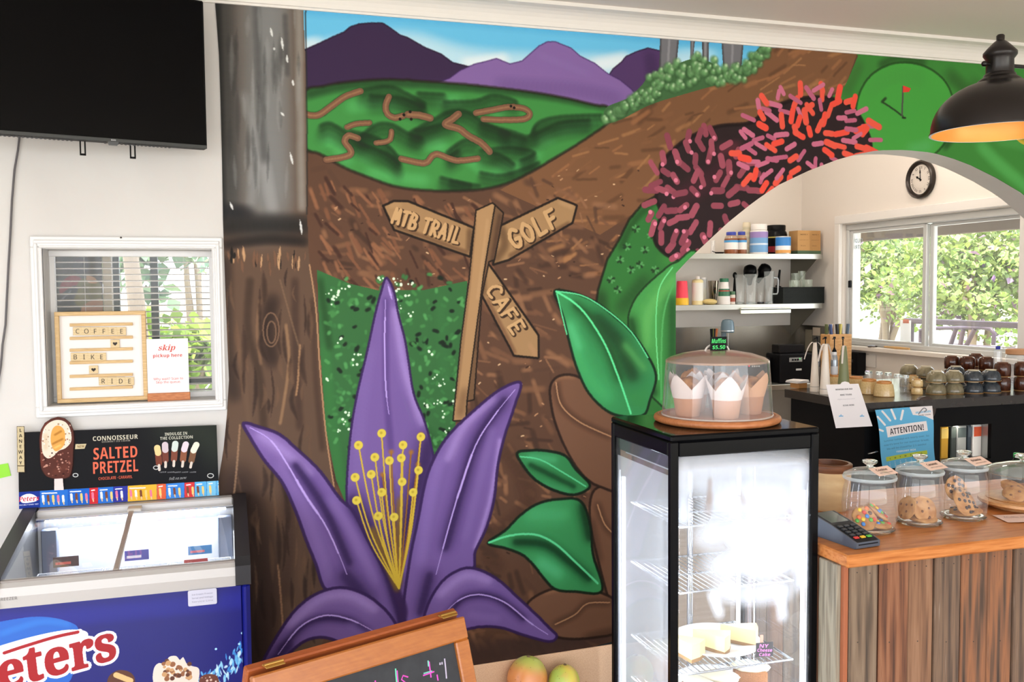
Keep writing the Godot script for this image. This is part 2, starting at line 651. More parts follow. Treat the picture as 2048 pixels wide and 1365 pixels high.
func _ready():
	rng.seed = 7
	# camera
	var yaw := 0.299493
	var pitch := 0.0555667
	var roll := -0.0084033
	var fwd := Vector3(sin(yaw) * cos(pitch), -sin(pitch), -cos(yaw) * cos(pitch))
	var r0 := Vector3(cos(yaw), 0, sin(yaw))
	var u0 := r0.cross(fwd)
	var r1 := r0 * cos(roll) + u0 * sin(roll)
	var u1 := -r0 * sin(roll) + u0 * cos(roll)
	eye_basis = Basis(r1, u1, -fwd)
	var cam := Camera3D.new()
	cam.name = "camera"
	cam.transform = Transform3D(eye_basis, eye)
	cam.fov = rad_to_deg(2.0 * atan(682.5 / FOC))
	cam.near = 0.05
	cam.far = 200.0
	add_child(cam)
	cam.current = true
	# sky and exposure
	var env := Environment.new()
	var sm := ProceduralSkyMaterial.new()
	sm.sky_top_color = Color(0.78, 0.88, 1.0)
	sm.sky_horizon_color = Color(0.97, 0.98, 1.0)
	sm.ground_horizon_color = Color(0.85, 0.86, 0.82)
	sm.ground_bottom_color = Color(0.7, 0.7, 0.66)
	sm.sky_energy_multiplier = 2.3
	sm.ground_energy_multiplier = 1.8
	env.background_mode = Environment.BG_SKY
	env.sky = Sky.new()
	env.sky.sky_material = sm
	env.tonemap_mode = Environment.TONE_MAPPER_LINEAR
	env.tonemap_exposure = 0.68
	env.sdfgi_enabled = true
	env.ssao_enabled = true
	env.ssil_enabled = true
	var we := WorldEnvironment.new()
	we.name = "environment"
	we.environment = env
	add_child(we)
	var sun := DirectionalLight3D.new()
	sun.name = "sun"
	sun.light_energy = 6.5
	sun.light_color = Color(1.0, 0.96, 0.88)
	sun.light_angular_distance = 0.6
	sun.shadow_enabled = true
	sun.sky_mode = DirectionalLight3D.SKY_MODE_LIGHT_ONLY
	add_child(sun)
	sun.look_at_from_position(Vector3(-3, 12, 1.5), Vector3(0, 0, 0), Vector3(0, 0, 1))
	# daylight through the glazed back and side of the room, and through the kitchen window
	panel_light("daylight_back", Vector3(1.5, 1.35, 6.9), Vector3(0, 0, -1), Vector2(8.4, 2.1), 20.0, Color(1.0, 0.985, 0.97))
	panel_light("daylight_side", Vector3(-2.9, 1.35, 4.4), Vector3(1, 0, 0), Vector2(4.6, 2.0), 8.0, Color(0.97, 0.985, 1.0))
	panel_light("daylight_kitchen", Vector3(4.42, 1.6, -1.32), Vector3(-1, 0, 0), Vector2(1.4, 0.75), 1.0, Color(1.0, 1.0, 0.98))
	for p in [[2.2, -0.8], [3.0, -0.7], [3.8, -0.9], [2.4, -1.9], [3.3, -1.8]]:
		bulb_light("kitchen_downlight", Vector3(p[0], 2.625, p[1]), 0.32, Color(1.0, 0.95, 0.9), 0.045)
	build_room()
	build_outside()
	build_mural()
	build_left()
	build_freezer()
	build_floor_things()
	build_fridge()
	build_counter()
	build_bar()
	build_shelves()
	build_lamp()

# ================================================================ the room
func arch_y(x: float) -> float:
	var t := absf(x - 2.95)
	var tab := [[0.0, 2.197], [0.15, 2.19], [0.262, 2.168], [0.366, 2.14], [0.517, 2.085], [0.665, 2.02], [0.782, 1.947], [0.906, 1.857], [1.056, 1.731], [1.138, 1.66], [1.15, 1.642]]
	for i in tab.size() - 1:
		if t <= tab[i + 1][0]:
			return lerpf(tab[i][1], tab[i + 1][1], (t - tab[i][0]) / (tab[i + 1][0] - tab[i][0]))
	return 1.642
func arch_points(x0: float, x1: float) -> Array:
	var o := []
	var m := 40
	for i in m + 1:
		var x := lerpf(x0, x1, float(i) / m)
		o.append_array([x, arch_y(x)])
	return o

func build_room():
	var white := grained("white_paint", 3, [[0.0, rgb(210, 206, 202)], [1.0, rgb(218, 215, 211)]], Vector3(0.7, 0.7, 0.7), 0.55, 0.01, {"uv1_world_triplanar": true})
	var kitchen_white := mat(rgb(233, 226, 217), 0.6)
	var ceil_m := mat(rgb(236, 228, 220), 0.8)
	var frame_m := mat(rgb(232, 231, 230), 0.35)
	var g := Geo.new()
	for r in [[-3, 0, -0.597, 2.69], [-0.597, 0, -0.042, 1.192], [-0.597, 1.733, -0.042, 2.69], [-0.042, 0, 1.8, 2.69], [4.1, 0, 6, 2.69]]:
		g.prism(rect2(r[0], r[1], r[2], r[3]), -0.14, 0.0)
	g.prism(V2([1.8, 2.69, 1.8, 1.642] + arch_points(1.802, 4.098) + [4.1, 1.642, 4.1, 2.69]), -0.14, 0.0)
	struct("wall_front", g, white)
	g = Geo.new()
	g.box(Vector3(1.5, -0.05, 2.2), Vector3(9.3, 0.1, 9.9))
	struct("floor", g, grained("floor_boards", 5, [[0.0, rgb(204, 188, 170)], [0.6, rgb(218, 204, 188)], [1.0, rgb(226, 214, 200)]], Vector3(0.3, 2.0, 3.0), 0.4, 0.02, {"uv1_world_triplanar": true}))
	g = Geo.new()
	g.box(Vector3(1.5, 2.75, 3.505), Vector3(9.3, 0.12, 7.29))
	g.box(Vector3(0.6, 2.75, -1.445), Vector3(7.5, 0.12, 2.61))
	struct("ceiling", g, ceil_m)
	# cove moulding where the mural wall meets the ceiling
	g = Geo.new().at(Transform3D(Basis(Vector3(0, 0, -1), Vector3.UP, Vector3(1, 0, 0)), Vector3()))
	var prof := [0.0, 2.69, 0.0, 2.605, -0.012, 2.605, -0.014, 2.612]
	for i in 7:
		var a := PI / 2 * i / 6.0
		prof.append_array([-0.02 - 0.062 * (1.0 - cos(a)), 2.614 + 0.06 * sin(a)])
	prof.append_array([-0.094, 2.676, -0.094, 2.69])
	g.prism(V2(prof), -3.0, 6.0)
	struct("trim_1", g, mat(rgb(238, 233, 226), 0.6))
	var n := 0
	for p in [[2.2, -0.8], [3.0, -0.7], [3.8, -0.9], [2.4, -1.9], [3.3, -1.8]]:
		var kl := thing("downlight", "round white ceiling downlight over the %s" % ["walkway", "cups", "bar end", "back bench", "steel shelf end"][n], "light", Vector3(p[0], 2.69, p[1]))
		g = Geo.new()
		g.lathe([Vector2(0.04, -0.006), Vector2(0.055, -0.008), Vector2(0.06, 0.0)], 24)
		obj("trim_ring", g, mat(rgb(230, 230, 230), 0.5), kl)
		g = Geo.new()
		g.lathe([Vector2(0, -0.005), Vector2(0.042, -0.0045)], 24)
		obj("lens", g, glow(Color(1.0, 0.95, 0.88), 3.0), kl)
		n += 1
	# far walls of the kitchen and of the room behind the hatch
	g = Geo.new()
	for b in [[-3.15, 0, -1.35, 2.69], [-1.35, 0, 0.15, 0.25], [-1.35, 2.3, 0.15, 2.69], [0.15, 0, 4.35, 2.69]]:
		g.prism(rect2(b[0], b[1], b[2], b[3]), -2.75, -2.6)
	struct("wall_kitchen_back", g, kitchen_white)
	g = Geo.new()
	for b in [[-2.75, 0, -2.1, 2.69], [-2.1, 0, -0.55, 1.17], [-2.1, 2.02, -0.55, 2.69], [-0.55, 0, -0.14, 2.69]]:
		g.box(Vector3(4.275, (b[1] + b[3]) / 2.0, (b[0] + b[2]) / 2.0), Vector3(0.15, b[3] - b[1], b[2] - b[0]))
	struct("wall_kitchen_right", g, kitchen_white)
	g = Geo.new()
	g.box(Vector3(1.25, 1.345, -1.37), Vector3(0.1, 2.69, 2.46))
	struct("wall_partition", g, kitchen_white)
	g = Geo.new()
	for b in [[-2.75, 0, 2.0, 2.69], [2.0, 0, 6.8, 0.3], [2.0, 2.4, 6.8, 2.69], [6.8, 0, 7.15, 2.69]]:
		g.box(Vector3(-3.075, (b[1] + b[3]) / 2.0, (b[0] + b[2]) / 2.0), Vector3(0.15, b[3] - b[1], b[2] - b[0]))
	struct("wall_left", g, white)
	g = Geo.new()
	g.box(Vector3(6.075, 1.345, 3.5), Vector3(0.15, 2.69, 7.3))
	struct("wall_right", g, white)
	g = Geo.new()
	for b in [[-3, 0, -2.8, 2.69], [-2.8, 0, 5.8, 0.25], [-2.8, 2.45, 5.8, 2.69], [5.8, 0, 6, 2.69]]:
		g.prism(rect2(b[0], b[1], b[2], b[3]), 7.0, 7.15)
	struct("wall_back", g, white)
	g = Geo.new()
	for k in 7:
		g.box(Vector3(-2.8 + 8.6 * k / 6.0, 1.35, 7.07), Vector3(0.06, 2.2, 0.06), 0.004)
	for y in [0.28, 2.42]:
		g.box(Vector3(1.5, y, 7.07), Vector3(8.6, 0.06, 0.06), 0.004)
	struct("window_3", g, frame_m)
	g = Geo.new()
	for k in 3:
		g.box(Vector3(-3.07, 1.35, 2.02 + 4.76 * k / 2.0), Vector3(0.06, 2.1, 0.05), 0.004)
	struct("window_4", g, frame_m)
	# the hatch: moulded surround, inner sash and its pane
	g = Geo.new()
	for e in [[-0.634, -0.010, 1.153, 1.776, 0.037, 0.016], [-0.622, -0.020, 1.165, 1.763, 0.012, 0.024], [-0.606, -0.036, 1.182, 1.745, 0.009, 0.019]]:
		var w: float = e[4]
		var d: float = e[5]
		g.box(Vector3((e[0] + e[1]) / 2, e[3] - w / 2, d / 2), Vector3(e[1] - e[0], w, d), 0.003)
		g.box(Vector3((e[0] + e[1]) / 2, e[2] + w / 2, d / 2), Vector3(e[1] - e[0], w, d), 0.003)
		g.box(Vector3(e[0] + w / 2, (e[2] + e[3]) / 2, d / 2), Vector3(w, e[3] - e[2] - 2 * w, d), 0.003)
		g.box(Vector3(e[1] - w / 2, (e[2] + e[3]) / 2, d / 2), Vector3(w, e[3] - e[2] - 2 * w, d), 0.003)
	var w1 := struct("window_1", g, frame_m)
	g = Geo.new()
	for b in [[-0.32, 1.722, 0.555, 0.022], [-0.32, 1.202, 0.555, 0.02]]:
		g.box(Vector3(b[0], b[1], -0.12), Vector3(b[2], b[3], 0.03), 0.002)
	for x in [-0.588, -0.051]:
		g.box(Vector3(x, 1.462, -0.12), Vector3(0.018, 0.5, 0.03), 0.002)
	obj("window_frame", g, frame_m, w1)
	g = Geo.new()
	g.box(Vector3(-0.32, 1.462, -0.12), Vector3(0.52, 0.5, 0.004))
	obj("pane", g, mat(Color(0.95, 0.98, 1.0, 0.04), 0.03, 0.0, {"transparency": BaseMaterial3D.TRANSPARENCY_ALPHA, "metallic_specular": 0.25}), w1)
	# kitchen window: aluminium slider with a deep white surround
	g = Geo.new()
	var alum := mat(rgb(206, 208, 206), 0.35, 0.2)
	for b in [[1.185, 0.03], [2.0, 0.045]]:
		g.box(Vector3(4.27, b[0], -1.325), Vector3(0.09, b[1], 1.55), 0.004)
	for z in [-2.085, -0.565]:
		g.box(Vector3(4.27, 1.59, z), Vector3(0.09, 0.8, 0.03), 0.004)
	var w2 := struct("window_2", g, alum)
	g = Geo.new()
	g.box(Vector3(4.25, 1.585, -1.335), Vector3(0.03, 0.78, 0.035), 0.004)
	g.box(Vector3(4.275, 1.585, -1.30), Vector3(0.03, 0.78, 0.035), 0.004)
	for y in [1.207, 1.968]:
		g.box(Vector3(4.25, y, -1.70), Vector3(0.028, 0.022, 0.72), 0.003)
		g.box(Vector3(4.275, y, -0.94), Vector3(0.028, 0.022, 0.72), 0.003)
	g.box(Vector3(4.25, 1.585, -2.055), Vector3(0.03, 0.78, 0.035), 0.004)
	obj("sash", g, alum, w2)
	for zz in [[-1.695, 4.25], [-0.945, 4.275]]:
		g = Geo.new()
		g.box(Vector3(zz[1], 1.587, zz[0]), Vector3(0.004, 0.74, 0.69))
		obj("pane", g, pane(0.05), w2)
	g = Geo.new()
	g.box(Vector3(4.19, 1.155, -1.325), Vector3(0.07, 0.03, 1.66), 0.004)
	obj("window_sill", g, mat(rgb(238, 230, 220), 0.5), w2)
	g = Geo.new()
	g.box(Vector3(4.187, 2.055, -1.325), Vector3(0.03, 0.06, 1.68), 0.005)
	for z in [-2.135, -0.515]:
		g.box(Vector3(4.187, 1.6, z), Vector3(0.03, 0.86, 0.06), 0.005)
	obj("window_surround", g, mat(rgb(236, 233, 228), 0.45), w2)
	g = Geo.new()
	g.box(Vector3(4.228, 1.60, -2.055), Vector3(0.018, 0.05, 0.022), 0.003)
	obj("latch", g, mat(rgb(22, 22, 24), 0.4), w2)
	g = Geo.new().at(Transform3D(Basis(Vector3(0, 0, -1), Vector3.UP, Vector3(1, 0, 0)), Vector3(4.256, 0, 0)))
	g.letters("QLD", Vector2(2.0, 1.905), 0.028, 0.08, "Droid Sans", true)
	g.letters("QTR", Vector2(2.0, 1.86), 0.028, 0.08, "Droid Sans", true)
	obj("lettering", g, mat(rgb(120, 150, 165), 0.5), w2)
	g = Geo.new()
	g.box(wx(1811, 662, 4.262), Vector3(0.001, 0.14, 0.1))
	obj("notice", g, mat(rgb(240, 238, 232), 0.7, 0.0, {"backlight_enabled": true, "backlight": Color(0.8, 0.8, 0.8)}), w2)
	g = Geo.new()
	g.box(wx(1812, 643, 4.262) + Vector3(-0.001, 0, 0), Vector3(0.001, 0.026, 0.055))
	obj("notice_heading", g, mat(rgb(226, 130, 96), 0.7), w2)

func leaves(called: String, parent: Node3D, ctr: Vector3, rad: Vector3, count: int, size: float, color: Color, seedv: int):
	var r := RandomNumberGenerator.new()
	r.seed = seedv
	var lg := Geo.new()
	lg.face([Vector3(0, 0, 0), Vector3(0.35, 0.12, 0.5), Vector3(0, 0.05, 1.0), Vector3(-0.35, 0.12, 0.5)], Vector3.UP)
	var mm := MultiMesh.new()
	mm.transform_format = MultiMesh.TRANSFORM_3D
	mm.use_colors = true
	mm.mesh = lg.mesh()
	mm.instance_count = count
	for i in count:
		var d := Vector3(r.randfn(), r.randfn(), r.randfn()).normalized()
		var p := ctr + d * rad * (r.randf() ** 0.45) * (0.75 + 0.25 * sin(d.x * 7 + d.y * 9 + seedv))
		var b := Basis.from_euler(Vector3(r.randf_range(-1.2, 1.2), r.randf() * TAU, r.randf_range(-1, 1))).scaled(Vector3.ONE * size * r.randf_range(0.6, 1.4))
		mm.set_instance_transform(i, Transform3D(b, p))
		var k := color.lerp(Color(1, 1, 0.6), r.randf() * 0.25).darkened(r.randf() * 0.4)
		mm.set_instance_color(i, k.srgb_to_linear())
	var o := MultiMeshInstance3D.new()
	o.multimesh = mm
	o.material_override = mat(Color.WHITE, 0.6, 0.0, {"vertex_color_use_as_albedo": true, "backlight_enabled": true, "backlight": Color(0.7, 0.7, 0.5)})
	o.name = called
	o.set_meta("kind", "stuff")
	parent.add_child(o, true)

func tree(label: String, base: Vector3, height: float, crown: Vector3, stems: int, count: int, size: float, color: Color, seedv: int, flowers := 0, stem_r := 0.05, low := 0.78):
	var t := thing("tree", label, "tree", base)
	var r := RandomNumberGenerator.new()
	r.seed = seedv
	for k in stems:
		var lean := Vector3(r.randf_range(-0.5, 0.5), 0, r.randf_range(-0.5, 0.5)) * (0.0 if stems == 1 else 1.0)
		var path := []
		for i in 7:
			var q := i / 6.0
			path.append(Vector3(0, height * 0.75 * q, 0) + lean * q * q * 1.2 + Vector3(sin(q * 5 + k) * 0.06, 0, cos(q * 4 + k) * 0.06))
		obj("trunk", Geo.new().tube(path, [stem_r * 1.2, stem_r, stem_r * 0.9, stem_r * 0.8, stem_r * 0.7, stem_r * 0.6, stem_r * 0.4], 8), mat(rgb(150, 128, 108), 0.8), t)
	leaves("foliage", t, Vector3(0, height * low, 0), crown, count, size, color, seedv)
	if flowers > 0:
		leaves("blossom", t, Vector3(0, height * low - 0.1, 0), crown * 1.02, flowers, size * 1.3, rgb(190, 140, 205), seedv + 5)

func build_outside():
	var g := Geo.new()
	g.box(Vector3(24, -0.2, -2), Vector3(39.0, 0.1, 60.0))
	g.box(Vector3(-4, -0.2, -22), Vector3(17.0, 0.1, 38.4))
	struct("ground", g, grained("ground_sand", 12, [[0.0, rgb(150, 150, 120)], [1.0, rgb(205, 200, 180)]], Vector3(0.4, 0.4, 0.4), 0.9, 0.02, {"uv1_world_triplanar": true}))
	# eave outside the kitchen window
	g = Geo.new()
	var yb := wx(1859, 473, 5.05).y
	g.box(Vector3(5.05, yb + 0.07, -1.9), Vector3(0.05, 0.14, 5.4), 0.005)
	g.box(Vector3(4.71, yb + 0.16, -1.9), Vector3(0.72, 0.03, 5.4))
	struct("roof_eave", g, mat(rgb(112, 96, 84), 0.8))
	# veranda rail
	var rail := thing("veranda_rail", "dark metal handrail across the right half of the kitchen window outside", "railing", Vector3(5.6, 0, 0))
	g = Geo.new()
	var y1 := wx(1940, 647, 5.6).y
	g.box(Vector3(0, y1, -1.4), Vector3(0.06, 0.045, 3.4), 0.006)
	obj("rail_top", g, mat(rgb(74, 58, 62), 0.5), rail)
	for z in [-3.05, 0.25]:
		g = Geo.new()
		g.box(Vector3(0, y1 / 2.0 - 0.06, z), Vector3(0.05, y1 + 0.1, 0.05), 0.004)
		obj("post", g, mat(rgb(74, 58, 62), 0.5), rail)
	# parked buggy: two round lamps, a bent tube bar
	var px := 6.4
	var b := thing("parked_buggy", "parked buggy with two round white lamps seen beyond the handrail", "buggy", Vector3(px, 0, 0))
	var dark := mat(rgb(84, 66, 74), 0.5)
	var yl := wx(1885, 680, px)
	g = Geo.new()
	g.box(Vector3(0.35, yl.y - 0.28, yl.z + 0.45), Vector3(0.5, 0.42, 2.0), 0.05)
	obj("body", g, dark, b)
	for q in [1874, 1897]:
		var lp := wx(q, 677, px)
		g = Geo.new().at(Transform3D(Basis(Vector3(0, 0, 1), PI / 2), Vector3(0, lp.y, lp.z)))
		g.lathe([Vector2(0.0, -0.05), Vector2(0.055, -0.045), Vector2(0.078, 0.0), Vector2(0.078, 0.03), Vector2(0.068, 0.035), Vector2(0.02, 0.05), Vector2(0.0, 0.052)], 24)
		obj("lamp", g, mat(rgb(236, 238, 232), 0.3), b)
	g = Geo.new()
	var pth := []
	for q in [[1858, 692], [1858, 660], [1880, 657], [1930, 656], [1980, 655], [2000, 658], [2007, 668], [2005, 690]]:
		var p := wx(q[0], q[1], px)
		pth.append(Vector3(-0.1, p.y, p.z))
	g.tube(pth, 0.018, 8)
	obj("tube_bar", g, dark, b)
	g = Geo.new()
	for q in [[1930, 658, 1918, 692], [1945, 658, 1938, 692], [1968, 658, 1950, 692]]:
		g.tube([wx(q[0], q[1], px) - Vector3(px + 0.1, 0, 0), wx(q[2], q[3], px) - Vector3(px + 0.1, 0, 0)], 0.02, 8)
	obj("strut", g, dark, b)
	# trees beyond the kitchen window
	var c1 := wx(1770, 570, 9.5)
	tree("leafy pale green tree with several stems behind the left window sash", Vector3(c1.x, -0.15, c1.z), 3.1, Vector3(1.4, 1.0, 1.5), 6, 7500, 0.085, rgb(176, 204, 124), 21, 110, 0.05, 0.66)
	var c2 := wx(1955, 560, 9.0)
	tree("leafy pale green tree with mauve blossom behind the right window sash", Vector3(c2.x, -0.15, c2.z), 3.0, Vector3(1.4, 1.15, 1.5), 4, 9500, 0.085, rgb(180, 208, 118), 22, 300, 0.05, 0.64)
	var c3 := wx(1860, 520, 13.0)
	tree("tall pale tree filling the gap between the two window trees", Vector3(c3.x, -0.15, c3.z), 4.6, Vector3(2.2, 1.6, 2.6), 3, 4500, 0.13, rgb(190, 210, 150), 23)
	# what the hatch looks out on
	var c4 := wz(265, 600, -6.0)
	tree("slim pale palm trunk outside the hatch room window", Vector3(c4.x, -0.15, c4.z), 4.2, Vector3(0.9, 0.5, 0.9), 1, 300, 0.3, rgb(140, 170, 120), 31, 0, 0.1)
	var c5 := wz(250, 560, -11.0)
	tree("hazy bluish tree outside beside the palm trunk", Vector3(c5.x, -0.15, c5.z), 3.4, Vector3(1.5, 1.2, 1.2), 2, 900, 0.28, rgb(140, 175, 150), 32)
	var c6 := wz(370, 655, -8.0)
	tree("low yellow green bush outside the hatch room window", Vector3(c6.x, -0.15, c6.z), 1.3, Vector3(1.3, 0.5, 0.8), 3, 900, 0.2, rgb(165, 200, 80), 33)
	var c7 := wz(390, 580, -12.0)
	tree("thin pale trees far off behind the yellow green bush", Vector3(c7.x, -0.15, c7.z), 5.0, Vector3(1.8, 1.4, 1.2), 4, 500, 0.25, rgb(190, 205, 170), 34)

# ================================================================ the mural
func ground_strokes(p: Paint, region: PackedVector2Array, count: int, dir: Vector2, spread: float, cols: Array, lmin: float, lmax: float, r0: float, r1: float):
	var lo := Vector2(1e9, 1e9)
	var hi := Vector2(-1e9, -1e9)
	for q in region:
		lo = lo.min(q)
		hi = hi.max(q)
	for i in count:
		var q := Vector2(rng.randf_range(lo.x, hi.x), rng.randf_range(lo.y, hi.y))
		if not Geometry2D.is_point_in_polygon(q, region):
			continue
		var d := dir.rotated(rng.randf_range(-spread, spread)) * rng.randf_range(lmin, lmax)
		p.line([q.x, q.y, q.x + d.x, q.y + d.y], rng.randf_range(r0, r1), cols[rng.randi() % cols.size()], false, false, false)

func hand(p: Paint, s: String, at: Vector2, dir: float, h: float, adv: float, r: float, color: Color, off := Vector2()):
	# hand-painted capitals as strokes; each letter fits a 0..1 square with y down
	var A := {
		"M": [[0, 1, 0.12, 0, 0.45, 0.7, 0.8, 0, 1, 1]], "T": [[0, 0.06, 1, 0], [0.52, 0, 0.48, 1]], "B": [[0.1, 0, 0.1, 1], [0.1, 0, 0.75, 0.1, 0.7, 0.42, 0.1, 0.48], [0.1, 0.48, 0.9, 0.6, 0.85, 0.95, 0.1, 1]],
		"R": [[0.1, 0, 0.1, 1], [0.1, 0, 0.8, 0.1, 0.75, 0.45, 0.1, 0.55], [0.35, 0.55, 0.9, 1]], "A": [[0, 1, 0.5, 0, 1, 1], [0.22, 0.65, 0.8, 0.65]], "I": [[0.5, 0, 0.5, 1]], "L": [[0.15, 0, 0.12, 1, 0.9, 0.96]],
		"G": [[0.95, 0.18, 0.5, 0, 0.08, 0.4, 0.25, 0.95, 0.75, 1, 0.95, 0.6, 0.55, 0.6]], "O": [[0.5, 0, 0.05, 0.4, 0.3, 1, 0.75, 0.95, 0.95, 0.4, 0.5, 0]], "F": [[0.15, 0, 0.1, 1], [0.15, 0.03, 0.95, 0], [0.13, 0.5, 0.75, 0.45]],
		"C": [[0.95, 0.15, 0.5, 0, 0.05, 0.45, 0.3, 0.95, 0.95, 0.9]], "E": [[0.15, 0, 0.12, 1], [0.15, 0, 0.95, 0.02], [0.14, 0.5, 0.8, 0.5], [0.12, 1, 0.95, 0.97]],
	}
	var x := 0.0
	for ch in s:
		if A.has(ch):
			var w: float = adv * (0.4 if ch == "I" else 0.72)
			for st in A[ch]:
				var q := []
				for i in range(0, st.size(), 2):
					var v := Vector2(x + st[i] * w, (st[i + 1] - 0.5) * h).rotated(dir) + at + off
					q.append_array([v.x, v.y])
				p.line(q, r, color, true, false, st.size() > 6 and ch in ["G", "O", "C", "B", "R"])
			x += adv * (0.65 if ch == "I" else 1.0)
		else:
			x += adv * 0.6

func build_mural():
	var X0 := -0.04
	var Y1 := 2.63
	var K := 539.0
	var map := func(q: Vector2) -> Vector2:
		var w := wz(q.x, q.y, 0.004)
		return Vector2((w.x - X0) * K, (Y1 - w.y) * K)
	var p := Paint.new(2048, 1392, rgb(84, 57, 42), map, 1.0)
	var sky := rgb(92, 176, 216)
	# sky and ranges
	p.poly([590, -10, 1600, 60, 1600, 150, 1300, 210, 600, 210], sky, [[[590, 120, 800, 90, 960, 125, 1240, 135, 1420, 120], 46, rgb(190, 215, 225), false], [[600, 92, 640, 85], 22, Color(0.85, 0.87, 0.88, 0.7)], [[930, 128, 1010, 118], 22, Color(0.87, 0.89, 0.9, 0.8)], [[1190, 130, 1250, 118], 26, Color(0.87, 0.89, 0.9, 0.8)], [[600, 15, 1000, 45, 1600, 100], 22, Color(0.25, 0.6, 0.8, 0.5)]], false)
	var dpurple := rgb(50, 33, 64)
	p.poly([606, 101, 640, 86, 665, 74, 688, 64, 700, 54, 718, 48, 740, 46, 765, 46, 778, 54, 800, 70, 815, 75, 850, 95, 882, 108, 905, 125, 940, 134, 940, 200, 600, 205], dpurple, [[[640, 180, 780, 175, 900, 170], 22, Color(0.28, 0.18, 0.36, 0.35)]], false, Color(0.1, 0.05, 0.13, 0.4), 1.5)
	p.poly([1218, 150, 1226, 138, 1243, 124, 1252, 113, 1274, 103, 1296, 96, 1330, 104, 1340, 200, 1260, 205], rgb(72, 47, 92), [[[1300, 110, 1310, 190], 24, Color(0.2, 0.13, 0.27, 0.5)]], false, Color(0.12, 0.06, 0.16, 0.4), 1.5)
	p.poly([860, 172, 900, 156, 920, 141, 950, 128, 968, 124, 993, 117, 1003, 121, 1020, 128, 1044, 122, 1060, 108, 1078, 92, 1096, 83, 1112, 84, 1142, 96, 1160, 112, 1190, 127, 1215, 147, 1240, 160, 1262, 178, 1278, 196, 1230, 230, 1200, 230, 1000, 200], rgb(119, 90, 150), [[[1000, 170, 1150, 180, 1240, 200], 26, Color(0.4, 0.3, 0.52, 0.6)], [[1080, 110, 1180, 150], 20, Color(0.5, 0.4, 0.62, 0.35)]], false, Color(0.25, 0.15, 0.35, 0.35), 1.5)
	# far gum trunks behind the bubble bushes
	for t in [[1320, 76, 1358, 79, 1352, 140, 1318, 140], [1381, 80, 1390, 80, 1386, 118, 1381, 118], [1404, 82, 1418, 83, 1417, 130, 1405, 128], [1443, 84, 1487, 88, 1482, 146, 1447, 146]]:
		p.poly(t, rgb(104, 104, 108), [[[t[0], t[1], t[6], t[7]], 6, Color(0.2, 0.2, 0.22, 0.8)], [[t[2], t[3], t[4], t[5]], 6, Color(0.22, 0.22, 0.24, 0.8)], [[(t[0] + t[2]) / 2, t[1], (t[4] + t[6]) / 2, t[5]], 5, Color(0.62, 0.62, 0.64, 0.4)]], false)
	# earth of the trail: base tone, then strokes that follow it
	var earth := [rgb(80, 55, 41), rgb(108, 74, 53), rgb(134, 94, 66), rgb(64, 44, 34), rgb(120, 83, 58)]
	var soft := []
	for c in earth:
		soft.append(Color(c.r, c.g, c.b, 0.5))
	var upper := PackedVector2Array([Vector2(1100, 330), Vector2(1215, 250), Vector2(1320, 195), Vector2(1440, 165), Vector2(1500, 140), Vector2(1535, 95), Vector2(1715, 105), Vector2(1690, 175), Vector2(1640, 200), Vector2(1560, 210), Vector2(1480, 250), Vector2(1330, 310), Vector2(1290, 420), Vector2(1220, 520), Vector2(1180, 620), Vector2(1060, 450)])
	p.poly([1000, 380, 1110, 320, 1215, 250, 1320, 195, 1440, 165, 1500, 140, 1535, 95, 1715, 105, 1690, 175, 1640, 200, 1560, 210, 1480, 250, 1330, 310, 1310, 400, 1200, 470], rgb(112, 76, 50), [], false)
	ground_strokes(p, upper, 520, Vector2(1, -0.45), 0.5, [Color(0.55, 0.37, 0.24, 0.5), Color(0.47, 0.32, 0.21, 0.5), Color(0.36, 0.24, 0.16, 0.5), Color(0.6, 0.42, 0.27, 0.4)], 14, 46, 3, 9)
	var lower := PackedVector2Array([Vector2(612, 320), Vector2(760, 380), Vector2(930, 395), Vector2(1080, 350), Vector2(1240, 420), Vector2(1190, 620), Vector2(1130, 640), Vector2(1120, 760), Vector2(1180, 1000), Vector2(1210, 1330), Vector2(460, 1390), Vector2(470, 1180), Vector2(640, 560)])
	ground_strokes(p, lower, 1100, Vector2(0.8, 0.6), 0.9, soft, 12, 52, 3, 11)
	ground_strokes(p, PackedVector2Array([Vector2(615, 340), Vector2(800, 390), Vector2(1000, 400), Vector2(960, 560), Vector2(700, 560), Vector2(640, 540)]), 170, Vector2(0.55, 0.85), 0.3, [Color(0.46, 0.3, 0.21, 0.6), Color(0.24, 0.15, 0.12, 0.6), Color(0.54, 0.36, 0.25, 0.5)], 18, 44, 3, 6)
	p.line([700, 1290, 900, 1310, 1100, 1290, 1220, 1260], 50, Color(0.24, 0.17, 0.15, 0.5))
	p.line([480, 1390, 540, 1200, 520, 1050], 40, Color(0.17, 0.12, 0.1, 0.6))
	p.line([1010, 900, 1060, 1000, 980, 1080, 1000, 1140], 26, Color(0.28, 0.19, 0.14, 0.35))
	for i in 230:
		var q := Vector2(rng.randf_range(640, 1330), rng.randf_range(290, 1180))
		if Geometry2D.is_point_in_polygon(q, lower) or Geometry2D.is_point_in_polygon(q, upper):
			var l := rng.randf_range(1, 6)
			p.line([q.x, q.y, q.x + l, q.y - l * rng.randf_range(-0.6, 1.0)], rng.randf_range(1.0, 2.4), [Color(0.8, 0.66, 0.5, 0.8), Color(0.68, 0.5, 0.36, 0.8), Color(0.2, 0.13, 0.1, 0.7)][rng.randi() % 3], false, false, false)
	for q in [[1010, 214, 1060, 209], [1165, 212, 1120, 220], [1075, 212, 1130, 206]]:
		p.line(q, 2, Color(0.66, 0.48, 0.33, 0.7), false, false, false)
	# valley with its bike trails
	var dk := Color(0.09, 0.15, 0.09, 0.55)
	var lt := Color(0.32, 0.68, 0.38, 0.4)
